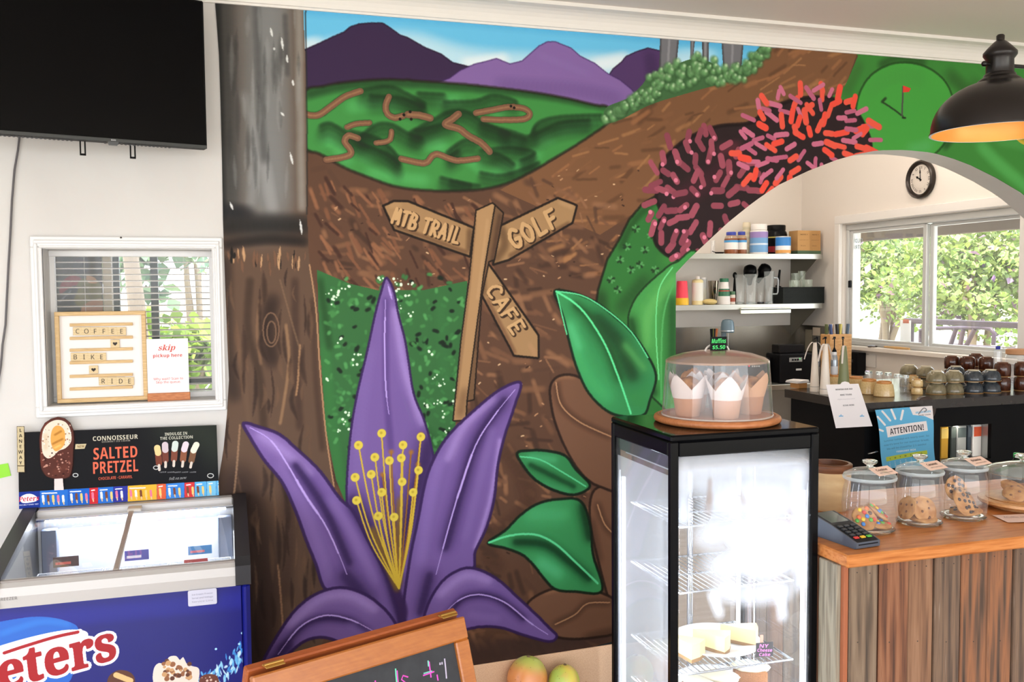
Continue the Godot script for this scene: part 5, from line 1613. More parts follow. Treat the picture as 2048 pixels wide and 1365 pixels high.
	obj("centre_bar", g, mat(rgb(176, 164, 152), 0.4, 0.3), t)
	g = Geo.new().at(Transform3D(Basis(Vector3(1, 0, 0), ang), A + Vector3(-0.322, 0.006, 0.016)))
	g.box(Vector3(), Vector3(0.046, 0.012, 0.03), 0.003)
	obj("lid_handle", g, mat(rgb(200, 190, 176), 0.4, 0.2), t)
	# stamped rating plate
	var pc := wz(405, 1195, zf + 0.004)
	g = Geo.new().move(pc)
	g.prism(round_rect(-0.041, -0.024, 0.041, 0.024, 0.005), 0, 0.003)
	obj("rating_plate", g, mat(rgb(206, 206, 222), 0.4, 0.2), t)
	g = Geo.new().move(pc + Vector3(0, 0, 0.0032))
	for i in 3:
		g.letters(["Ice Cream Freezer", "Serial and Voltage", "Service Line"][i], Vector2(0, 0.011 - i * 0.011), 0.005, 0.06, "Droid Sans", false)
	obj("lettering", g, mat(rgb(150, 150, 170), 0.5), t)
	# light strip under the back rail and what the baskets hold
	g = Geo.new()
	g.box(Vector3((xl + xr) / 2, back_y - 0.034, 0.066), Vector3(xr - xl - 0.14, 0.008, 0.01), 0.002)
	obj("light_strip", g, glow(rgb(240, 246, 255), 5.0), t)
	panel_light("freezer_light", Vector3((xl + xr) / 2, back_y - 0.042, 0.08), Vector3(0, -1, 0.75), Vector2(xr - xl - 0.16, 0.02), 0.55, Color(0.93, 0.96, 1.0))
	for bx in [-0.595, -0.025]:
		g = Geo.new()
		g.box(Vector3(bx, 0.705, 0.072), Vector3(0.05, 0.15, 0.03), 0.003)
		obj("corner_block", g, mat(rgb(110, 118, 136), 0.4), t)
	build_baskets(t, xl, xr)

func build_baskets(t: Node3D, xl: float, xr: float):
	var wire := mat(rgb(225, 228, 235), 0.4, 0.2)
	for k in 3:
		var x0 := xl + 0.055 + k * 0.208
		var x1 := x0 + 0.2
		var g := Geo.new()
		for y in [0.52, 0.56, 0.60, 0.64]:
			g.tube([Vector3(x0, y, 0.12), Vector3(x1, y, 0.12), Vector3(x1, y, 0.53), Vector3(x0, y, 0.53), Vector3(x0, y, 0.12)], 0.0016, 5, false)
		for i in 9:
			var x := lerpf(x0, x1, i / 8.0)
			g.tube([Vector3(x, 0.64, 0.12), Vector3(x, 0.52, 0.12), Vector3(x, 0.52, 0.53), Vector3(x, 0.64, 0.53)], 0.0016, 5, false)
		obj("wire_basket", g, wire, t)
	# price strips clipped in front of the baskets and the packs they name
	for q in [[106, 158, 1116, 1132, rgb(66, 46, 44), rgb(206, 90, 76)], [249, 298, 1103, 1119, rgb(96, 92, 170), rgb(240, 236, 246)], [376, 424, 1094, 1107, rgb(70, 140, 200), rgb(226, 120, 130)], [368, 416, 1121, 1134, rgb(190, 66, 62), rgb(248, 226, 190)]]:
		var a := wz(q[0], q[2], 0.38)
		var b := wz(q[1], q[3], 0.38)
		var g := Geo.new()
		g.box((a + b) / 2, Vector3(b.x - a.x, a.y - b.y, 0.003), 0.0005)
		var pl := obj("price_strip", g, mat(q[4], 0.5), t)
		g = Geo.new()
		g.box((a + b) / 2 + Vector3(-0.008, -0.004, 0.002), Vector3((b.x - a.x) * 0.6, (a.y - b.y) * 0.25, 0.001))
		obj("print_band", g, mat(q[5], 0.5), pl)
	var n := 0
	for k in 3:
		for i in 4:
			var c := Vector3(xl + 0.105 + k * 0.208 + (i % 2) * 0.1, 0.555, 0.22 + (i / 2) * 0.16)
			var col: Color = [rgb(214, 218, 236), rgb(160, 176, 226), rgb(236, 226, 206), rgb(150, 190, 232)][(i + k) % 4]
			var pk := thing("ice_cream_pack", "%s wrapped ice cream pack at the %s %s of the %s wire basket" % [["pale lilac", "periwinkle blue", "cream", "sky blue"][(i + k) % 4], ["back", "front"][i / 2], ["left", "right"][i % 2], ["first", "middle", "last"][k]], "ice cream", c, 0.1 * (i - 1.5), "ice cream packs in the freezer basket %d" % (k + 1))
			var g := Geo.new()
			g.box(Vector3(0, 0, 0), Vector3(0.08, 0.06, 0.14), 0.012)
			obj("wrapper", g, mat(col, 0.4), pk)
			g = Geo.new()
			g.box(Vector3(0, 0.031, 0), Vector3(0.05, 0.002, 0.08), 0.0008)
			obj("label", g, mat(col.darkened(0.35), 0.4), pk)
			n += 1

# ================================================================ on the floor in front of the mural
func build_floor_things():
	var wood := grained("orange_pine", 40, [[0.0, rgb(152, 84, 28)], [0.5, rgb(168, 97, 36)], [1.0, rgb(182, 111, 45)]], Vector3(2.0, 22, 22), 0.35, 0.02, {"clearcoat_enabled": true, "clearcoat": 0.4, "clearcoat_roughness": 0.25})
	var A := Vector3(0.03, 0.85, 1.717)
	var B := Vector3(0.493, 0.85, 1.528)
	var along := (B - A).normalized()
	var out := Vector3(-along.z, 0, along.x)
	if out.z < 0:
		out = -out
	var lean := deg_to_rad(18.0)
	var down := (Vector3.DOWN * cos(lean) + out * sin(lean)).normalized()
	var nn := along.cross(-down).normalized()
	if nn.dot(out) < 0:
		nn = -nn
	var W := A.distance_to(B)
	var H := 0.88
	var t := thing("chalkboard_sign", "orange pine A-frame chalkboard with pink chalk writing at the bottom edge", "sign", Vector3(A.x, 0, A.z))
	var rot := Basis(along, -down, along.cross(-down))
	var front := Transform3D(rot, A - t.position)
	var fs := 1.0 if along.cross(-down).dot(out) > 0 else -1.0
	var g := Geo.new().at(front)
	g.box(Vector3(W / 2, -0.024, -0.010 * fs), Vector3(W, 0.048, 0.02), 0.003)
	obj("top_rail", g, wood, t)
	for x in [0.018, W - 0.018]:
		g = Geo.new().at(front)
		g.box(Vector3(x, -H / 2 - 0.024, -0.010 * fs), Vector3(0.036, H - 0.048, 0.02), 0.003)
		obj("stile", g, wood, t)
	g = Geo.new().at(front)
	g.box(Vector3(W / 2, -H + 0.1, -0.010 * fs), Vector3(W - 0.072, 0.045, 0.02), 0.003)
	obj("bottom_rail", g, wood, t)
	g = Geo.new().at(front)
	g.box(Vector3(W / 2, -0.4125, -0.013 * fs), Vector3(W - 0.06, 0.735, 0.006))
	obj("board", g, grained("chalkboard", 41, [[0.0, rgb(38, 40, 44)], [1.0, rgb(54, 56, 60)]], Vector3(6, 6, 6), 0.7, 0.02), t)
	# rear leaf
	var down2 := (Vector3.DOWN * cos(lean) - out * sin(lean)).normalized()
	var rot2 := Basis(along, -down2, along.cross(-down2))
	var back := Transform3D(rot2, A - out * 0.034 + Vector3(0, 0.006, 0) - t.position)
	g = Geo.new().at(back)
	g.box(Vector3(W / 2, -0.024, 0.0), Vector3(W, 0.048, 0.02), 0.003)
	for x in [0.018, W - 0.018]:
		g.box(Vector3(x, -H / 2 - 0.024, 0.0), Vector3(0.036, H - 0.048, 0.02), 0.003)
	g.box(Vector3(W / 2, -H / 2, 0), Vector3(W - 0.06, H - 0.1, 0.006))
	obj("rear_frame", g, grained("dark_pine", 42, [[0.0, rgb(140, 66, 26)], [1.0, rgb(170, 88, 38)]], Vector3(2.0, 22, 22), 0.4, 0.02), t)
	for x in [0.05, W - 0.035]:
		g = Geo.new()
		g.at(Transform3D(Basis(along, Vector3.UP, along.cross(Vector3.UP)), A + along * x - out * 0.016 + Vector3(0, 0.006, 0) - t.position))
		g.box(Vector3(0, 0, 0), Vector3(0.04, 0.003, 0.022), 0.001)
		g.at(Transform3D(Basis(along.cross(Vector3.UP), along, Vector3.UP), A + along * (x - 0.02) - out * 0.016 + Vector3(0, 0.009, 0) - t.position))
		g.lathe([Vector2(0, 0), Vector2(0.003, 0), Vector2(0.003, 0.04), Vector2(0, 0.04)], 8)
		obj("hinge", g, mat(rgb(190, 150, 80), 0.3, 0.8), t)
	var pl := A + nn * 0.0 - out * 0.0105
	for st in [[rgb(110, 210, 170), [[791, 1338, 792, 1352, 794, 1372]]], [rgb(222, 80, 190), [[794, 1342, 795, 1356, 797, 1374], [816, 1355, 806, 1352, 803, 1360, 812, 1367, 806, 1376], [858, 1324, 860, 1340, 862, 1356], [846, 1352, 868, 1344], [874, 1350, 876, 1362], [750, 1362, 751, 1365]]], [rgb(120, 200, 180), [[847, 1348, 864, 1343], [856, 1322, 857, 1334]]], [rgb(186, 176, 196), [[889, 1318, 891, 1336, 893, 1358], [880, 1326, 880, 1331], [884, 1325, 884, 1330]]]]:
		g = Geo.new()
		for s in st[1]:
			var path := []
			for i in range(0, s.size(), 2):
				path.append(wp(s[i], s[i + 1], pl, nn) - t.position)
			g.tube(path, 0.0017, 6)
		obj("chalk_writing", g, mat(st[0], 0.9), t)
	# mango box
	var kraft := grained("kraft", 43, [[0.0, rgb(176, 140, 108)], [0.5, rgb(188, 152, 120)], [1.0, rgb(196, 162, 130)]], Vector3(14, 14, 14), 0.85, 0.06)
	var ka := wy(940, 1334.6, 0.55)
	var kb := wy(1224, 1291, 0.55)
	var kx := Vector3(kb.x - ka.x, 0, kb.z - ka.z)
	var kw := kx.length() + 0.1
	var kt := thing("cardboard_box", "open brown cardboard box holding the mangoes in front of the mural", "box", Vector3(ka.x - 0.05, 0, ka.z), atan2(-kx.z, kx.x))
	var kh := 0.455
	var kv := kw - 0.13
	for b in [[kw / 2 - 0.02, 0.275, -0.003, kw - 0.04, 0.55, 0.006, "back_flap"], [kv / 2, kh / 2, 0.36, kv, kh, 0.006, "front_side"], [0.003, kh / 2, 0.18, 0.006, kh, 0.36, "end_side"], [kv - 0.003, kh / 2, 0.18, 0.006, kh, 0.36, "end_side"], [kv / 2, kh - 0.02, 0.18, kv - 0.012, 0.006, 0.35, "tray"]]:
		g = Geo.new()
		g.box(Vector3(b[0], b[1], b[2]), Vector3(b[3], b[4], b[5]), 0.002)
		obj(b[6], g, kraft, kt)
	for q in [[1055, 1368, 42, 0], [1128, 1366, 33, 1]]:
		var yc := 0.49
		var c := wy(q[0], q[1], yc)
		var dist: float = (c - eye).dot(-eye_basis.z)
		var r: float = q[2] * dist / FOC
		c.y = 0.441 + r * 1.06
		var first: bool = q[3] == 0
		var mg := thing("mango", "larger orange red mango with green shoulder, speckled, in the cardboard box" if first else "smaller yellow green mango beside the orange one", "mango", c, 0.4)
		var paint := func(d: Vector3, e: float) -> Color:
			var k := rgb(202, 128, 72).lerp(rgb(172, 178, 84), smoothstep(0.25, 0.95, d.y + d.x * 0.3)) if first else rgb(206, 186, 74).lerp(rgb(160, 180, 80), smoothstep(0.1, 0.9, absf(d.x) + d.y * 0.2))
			return k.lerp(rgb(214, 150, 90), clampf(e, 0, 0.5))
		g = Geo.new()
		g.blob(Vector3(), Vector3(r, r * 1.08, r * 0.92), 0.03, 0.12, 50 + q[3], 40, 26, paint)
		obj("flesh", g, skin(0.35), mg)
		g = Geo.new()
		var rr := RandomNumberGenerator.new()
		rr.seed = 5 + q[3]
		for i in 40:
			var d := Vector3(rr.randfn(), rr.randfn() + 0.3, rr.randfn()).normalized()
			g.box(d * Vector3(r, r * 1.08, r * 0.92) * 1.0, Vector3.ONE * 0.0016, 0.0005)
		obj("speckles", g, mat(rgb(110, 60, 34), 0.6), mg).set_meta("kind", "stuff")
		g = Geo.new().move(Vector3(0.004, r * 1.08 - 0.003, 0))
		g.lathe([Vector2(0.006, 0), Vector2(0.004, 0.004), Vector2(0.003, 0.006), Vector2(0, 0.0065)], 10)
		obj("stem", g, mat(rgb(96, 76, 50), 0.8), mg)
	# black crate corner tucked behind the cake fridge
	var cr := wz(1203, 1302, 0.9)
	var ct := thing("plastic_crate", "black plastic crate corner showing between cardboard box and cake fridge", "crate", Vector3(0, 0, 0))
	g = Geo.new()
	var e1 := wz(1240, 1292, 0.9)
	var e2 := wz(1240, 1345, 0.9)
	g.prism(V2([cr.x, cr.y, e2.x, e2.y, e2.x + 0.05, e2.y, e2.x + 0.05, e1.y, e1.x, e1.y]), 0.86, 0.9)
	g.box(Vector3(e2.x + 0.03, e2.y / 2, 0.88), Vector3(0.05, e2.y, 0.04), 0.004)
	obj("side", g, mat(rgb(24, 28, 36), 0.5), ct)

# ================================================================ cake fridge and the muffin dome on it
func build_fridge():
	var x0 := 0.972
	var x1 := 1.372
	var z0 := 1.24
	var z1 := 1.59
	var top := 1.24
	var black := mat(rgb(8, 8, 10), 0.2)
	var t := thing("cake_fridge", "upright black framed glass cake fridge with glowing white light strips", "display fridge", Vector3(0, 0, 0))
	var g := Geo.new()
	g.box(Vector3((x0 + x1) / 2, top - 0.008, (z0 + z1) / 2), Vector3(x1 - x0, 0.016, z1 - z0), 0.004)
	obj("top_panel", g, mat(rgb(10, 10, 12), 0.08), t)
	for c in [[x0, z0], [x1, z0], [x0, z1], [x1, z1]]:
		var sx := 1.0 if c[0] == x0 else -1.0
		var sz := 1.0 if c[1] == z0 else -1.0
		g = Geo.new()
		g.box(Vector3(c[0] + sx * 0.0105, 0.76, c[1] + sz * 0.009), Vector3(0.021, 0.93, 0.018), 0.003)
		obj("corner_post", g, black, t)
	for b in [[(x0 + x1) / 2, z1 - 0.009, x1 - x0 - 0.044, 0.016], [(x0 + x1) / 2, z0 + 0.009, x1 - x0 - 0.044, 0.016], [x0 + 0.009, (z0 + z1) / 2, 0.016, z1 - z0 - 0.04], [x1 - 0.009, (z0 + z1) / 2, 0.016, z1 - z0 - 0.04]]:
		for y in [top - 0.034, 0.315]:
			g = Geo.new()
			g.box(Vector3(b[0], y, b[1]), Vector3(b[2], 0.035, b[3]), 0.003)
			obj("frame_rail", g, black, t)
	g = Geo.new()
	g.box(Vector3((x0 + x1) / 2, 0.15, (z0 + z1) / 2), Vector3(x1 - x0 - 0.006, 0.3, z1 - z0 - 0.006), 0.006)
	obj("base", g, black, t)
	# panes; a paler tinted band under the top rails
	var gh := 0.86
	for b in [[(x0 + x1) / 2, z1 - 0.008, x1 - x0 - 0.042, 0.004], [(x0 + x1) / 2, z0 + 0.008, x1 - x0 - 0.042, 0.004], [x0 + 0.008, (z0 + z1) / 2, 0.004, z1 - z0 - 0.036], [x1 - 0.008, (z0 + z1) / 2, 0.004, z1 - z0 - 0.036]]:
		g = Geo.new()
		var hx: float = b[2] / 2
		var hz: float = b[3] / 2
		if hx > hz:
			g.face([Vector3(b[0] - hx, 0.335, b[1]), Vector3(b[0] + hx, 0.335, b[1]), Vector3(b[0] + hx, 0.335 + gh, b[1]), Vector3(b[0] - hx, 0.335 + gh, b[1])], Vector3(0, 0, b[1] - 1.4))
		else:
			g.face([Vector3(b[0], 0.335, b[1] - hz), Vector3(b[0], 0.335, b[1] + hz), Vector3(b[0], 0.335 + gh, b[1] + hz), Vector3(b[0], 0.335 + gh, b[1] - hz)], Vector3(b[0] - 1.17, 0, 0))
		obj("glass_pane", g, pane(0.05), t)
	# inner bands that carry the lamps
	g = Geo.new()
	for b in [[(x0 + x1) / 2, z1 - 0.02, x1 - x0 - 0.05, 0.006], [(x0 + x1) / 2, z0 + 0.02, x1 - x0 - 0.05, 0.006], [x0 + 0.018, (z0 + z1) / 2, 0.006, z1 - z0 - 0.05], [x1 - 0.018, (z0 + z1) / 2, 0.006, z1 - z0 - 0.05]]:
		g.box(Vector3(b[0], top - 0.068, b[1]), Vector3(b[2], 0.034, b[3]))
	obj("printed_band", g, mat(rgb(52, 58, 66), 0.5), t)
	g = Geo.new()
	g.box(Vector3((x0 + x1) / 2, 0.34, (z0 + z1) / 2), Vector3(x1 - x0 - 0.03, 0.02, z1 - z0 - 0.03))
	g.box(Vector3((x0 + x1) / 2, top - 0.09, (z0 + z1) / 2), Vector3(x1 - x0 - 0.06, 0.01, z1 - z0 - 0.06))
	obj("inner_deck", g, mat(rgb(190, 194, 200), 0.4, 0.3), t)
	# light strips in the corners: glowing tube and a lamp of the same size in front of it
	for c in [[x0 + 0.026, z0 + 0.024, 1, 1], [x1 - 0.026, z0 + 0.024, -1, 1], [x0 + 0.026, z1 - 0.026, 1, -1], [x1 - 0.026, z1 - 0.026, -1, -1]]:
		g = Geo.new().move(Vector3(c[0], 0.38, c[1]))
		g.lathe([Vector2(0, 0), Vector2(0.0055, 0.001), Vector2(0.0055, 0.70), Vector2(0, 0.701)], 10)
		obj("light_strip", g, glow(rgb(228, 238, 255), 5.0), t)
		g = Geo.new()
		g.box(Vector3(c[0] - c[2] * 0.008, 0.73, c[1] - c[3] * 0.006), Vector3(0.005, 0.74, 0.005), 0.001)
		obj("light_channel", g, mat(rgb(214, 218, 224), 0.3, 0.6), t)
		panel_light("fridge_light", Vector3(c[0] + c[2] * 0.009, 0.73, c[1] + c[3] * 0.009), Vector3(c[2], 0, c[3]), Vector2(0.012, 0.7), 0.2, Color(0.9, 0.95, 1.0))
	# wire shelves
	var wire := mat(rgb(170, 172, 176), 0.25, 0.9)
	var ys := wz(1450, 1289, 1.41).y
	for y in [ys, ys - 0.115, ys + 0.2, ys + 0.36]:
		g = Geo.new()
		var ax := x0 + 0.045
		var bx := x1 - 0.045
		var az := z0 + 0.035
		var bz := z1 - 0.04
		g.tube([Vector3(ax, y, az), Vector3(bx, y, az), Vector3(bx, y, bz), Vector3(ax, y, bz), Vector3(ax, y, az)], 0.0028, 6, false)
		for i in 20:
			var x := lerpf(ax, bx, (i + 0.5) / 20.0)
			g.tube([Vector3(x, y + 0.001, az), Vector3(x, y + 0.001, bz)], 0.0013, 5, false)
		g.tube([Vector3(ax, y - 0.003, (az + bz) / 2), Vector3(bx, y - 0.003, (az + bz) / 2)], 0.0024, 6, false)
		obj("wire_shelf", g, wire, t)
	for x in [x0 + 0.2, ]:
		g = Geo.new().move(Vector3(x + 0.02, 0.35, z0 + 0.03))
		g.lathe([Vector2(0.008, 0), Vector2(0.008, 0.8)], 10)
		obj("shelf_upright", g, wire, t)
	# condensation on the inside of the front and left panes
	var K := 900.0
	var zc := z1 - 0.0095
	var cx0 := x0 + 0.022
	var cw := x1 - x0 - 0.044
	var map := func(q: Vector2) -> Vector2:
		var w := wz(q.x, q.y, zc)
		return Vector2((w.x - cx0) * K, (1.195 - w.y) * K)
	var p := Paint.new(int(cw * K), 700, Color(1, 1, 1, 0), map, 1.0)
	var fog := Color(0.95, 0.97, 1.0, 0.2)
	p.im.fill(Color(0.95, 0.97, 1.0, 0.0))
	for s in [[[1365, 930, 1480, 925, 1615, 935], 44], [[1380, 960, 1500, 955, 1610, 965], 60], [[1420, 1010, 1500, 1000, 1590, 1010], 60], [[1410, 1070, 1500, 1060, 1600, 1070], 60], [[1430, 1130, 1500, 1130, 1590, 1120], 60], [[1440, 1180, 1500, 1190, 1580, 1180], 46], [[1425, 1190, 1440, 1230], 22], [[1560, 1190, 1565, 1240], 24], [[1480, 1100, 1540, 1140], 60], [[1366, 930, 1368, 1050], 26], [[1595, 950, 1600, 1180], 30], [[1450, 1000, 1560, 1000], 60], [[1480, 1060, 1560, 1080], 60]]:
		p.line(s[0], s[1] * 0.9, fog)
	for s in [[[1420, 960, 1418, 1010], 9], [[1420, 990, 1416, 1030], 14], [[1478, 985, 1490, 1010], 12]]:
		p.line(s[0], s[1], Color(0.6, 0.5, 0.45, 0.1))
	var cm := printed(p.tex(), 0.9)
	cm.transparency = BaseMaterial3D.TRANSPARENCY_ALPHA
	cm.backlight_enabled = true
	cm.backlight = Color(1, 1, 1)
	g = Geo.new()
	g.uvr = Rect2(cx0, 1.195 - 700.0 / K, cw, 700.0 / K)
	g.prism(rect2(cx0, 1.195 - 700.0 / K, cx0 + cw, 1.195), zc - 0.0005, zc, false)
	obj("condensation", g, cm, t)
	var fm := mat(Color(0.9, 0.94, 1.0, 0.28), 0.9, 0.0, {"transparency": BaseMaterial3D.TRANSPARENCY_ALPHA, "backlight_enabled": true, "backlight": Color(1, 1, 1)})
	g = Geo.new()
	g.box(Vector3(x0 + 0.0115, 0.78, (z0 + z1) / 2), Vector3(0.0005, 0.72, z1 - z0 - 0.04))
	obj("mist_film", g, fm, t)
	build_cakes(ys)
	build_muffins(top)

func plate(called_label: String, at: Vector3, r: float) -> Node3D:
	var pt := thing("plate", called_label, "plate", at)
	var g := Geo.new()
	g.lathe([Vector2(0, 0.0), Vector2(r * 0.55, 0.0), Vector2(r * 0.6, 0.004), Vector2(r * 0.97, 0.014), Vector2(r, 0.017), Vector2(r * 0.985, 0.019), Vector2(r * 0.6, 0.008), Vector2(r * 0.5, 0.006), Vector2(0, 0.006)], 48)
	obj("dish", g, mat(rgb(240, 242, 244), 0.2), pt)
	g = Geo.new().move(Vector3(0, 0.0, 0))
	g.lathe([Vector2(r * 0.5, -0.001), Vector2(r * 0.54, -0.001), Vector2(r * 0.54, 0.002)], 40)
	obj("foot_ring", g, mat(rgb(230, 232, 234), 0.3), pt)
	return pt

func build_cakes(ys: float):
	var y1 := ys + 0.0045
	plate("white oval looking plate of cheesecake on the upper wire shelf of the cake fridge", Vector3(1.185, y1 + 0.001, 1.425), 0.115)
	plate("white plate of cream topped cake on the lower wire shelf of the cake fridge", Vector3(1.185, y1 - 0.114, 1.425), 0.115)
	var wedge := V2([0, 0.045, -0.03, -0.045, 0.0, -0.05, 0.03, -0.045])
	var flat := Basis(Vector3(1, 0, 0), Vector3(0, 0, -1), Vector3(0, 1, 0))
	var n := 0
	for q in [[1366, 1.47, 0.5, "leftmost cheesecake slice, cut by the fridge post"], [1420, 1.455, 0.8, "middle pale cheesecake slice on the white plate"], [1476, 1.44, 1.0, "right hand cheesecake slice, nearest the black price card"]]:
		var c := wz(q[0], 1272, q[1])
		var s := thing("cheesecake_slice", q[3], "cake", Vector3(c.x, y1 + 0.0085, q[1]), q[2], "cheesecake slices on the upper plate")
		var g := Geo.new().at(Transform3D(flat, Vector3(0, 0, 0)))
		g.prism(wedge, 0.0, 0.009)
		obj("crust", g, grained("crust", 60, [[0.0, rgb(120, 84, 48)], [1.0, rgb(176, 136, 84)]], Vector3(60, 60, 60), 0.9, 0.03), s)
		g = Geo.new().at(Transform3D(flat, Vector3(0, 0.009, 0)))
		g.prism(wedge, 0.0, 0.036)
		obj("filling", g, mat(rgb(238, 214, 158), 0.5), s)
		n += 1
	for q in [[1398, 1.48, 0.3, "left cream topped cake slice on the lower plate"], [1440, 1.46, 0.9, "middle cream topped brown cake slice on the lower plate"], [1500, 1.43, 1.1, "rear cream topped brown cake slice on the lower plate"]]:
		var c := wz(q[0], 1368, q[1])
		var s := thing("cream_cake_slice", q[3], "cake", Vector3(c.x, y1 - 0.1065, q[1]), q[2], "cream cake slices on the lower plate")
		var g := Geo.new()
		g.box(Vector3(0, 0.019, 0), Vector3(0.05, 0.038, 0.085), 0.004)
		obj("sponge", g, grained("sponge", 61, [[0.0, rgb(116, 72, 40)], [1.0, rgb(176, 120, 72)]], Vector3(40, 40, 40), 0.95, 0.03), s)
		g = Geo.new()
		g.blob(Vector3(0, 0.043, 0), Vector3(0.031, 0.012, 0.05), 0.2, 0.12, 62 + n, 24, 12)
		obj("cream", g, mat(rgb(244, 236, 208), 0.6), s)
		n += 1
	# price card clipped to the plate
	var c := wz(1529, 1300, 1.535)
	var k := thing("price_card", "small black price card with pink handwriting hanging from the cheesecake plate", "price card", c, -0.1)
	var g := Geo.new()
	g.box(Vector3(), Vector3(0.046, 0.036, 0.002), 0.0005)
	obj("card", g, mat(rgb(40, 40, 46), 0.6), k)
	g = Geo.new().move(Vector3(0, 0, 0.0012))
	g.letters("NY", Vector2(-0.002, 0.010), 0.009, 0.024, "Droid Sans", true, 0.1, -0.08)
	g.letters("Cheese", Vector2(0, -0.001), 0.008, 0.04, "Droid Sans", true, 0.1, -0.08)
	g.letters("Cake", Vector2(0, -0.012), 0.008, 0.03, "Droid Sans", true, 0.1, -0.08)
	obj("lettering", g, mat(rgb(226, 130, 206), 0.7), k)
	g = Geo.new()
	g.box(Vector3(-0.006, 0.026, -0.004), Vector3(0.008, 0.02, 0.004), 0.001)
	obj("clip", g, mat(rgb(224, 160, 140), 0.5), k)

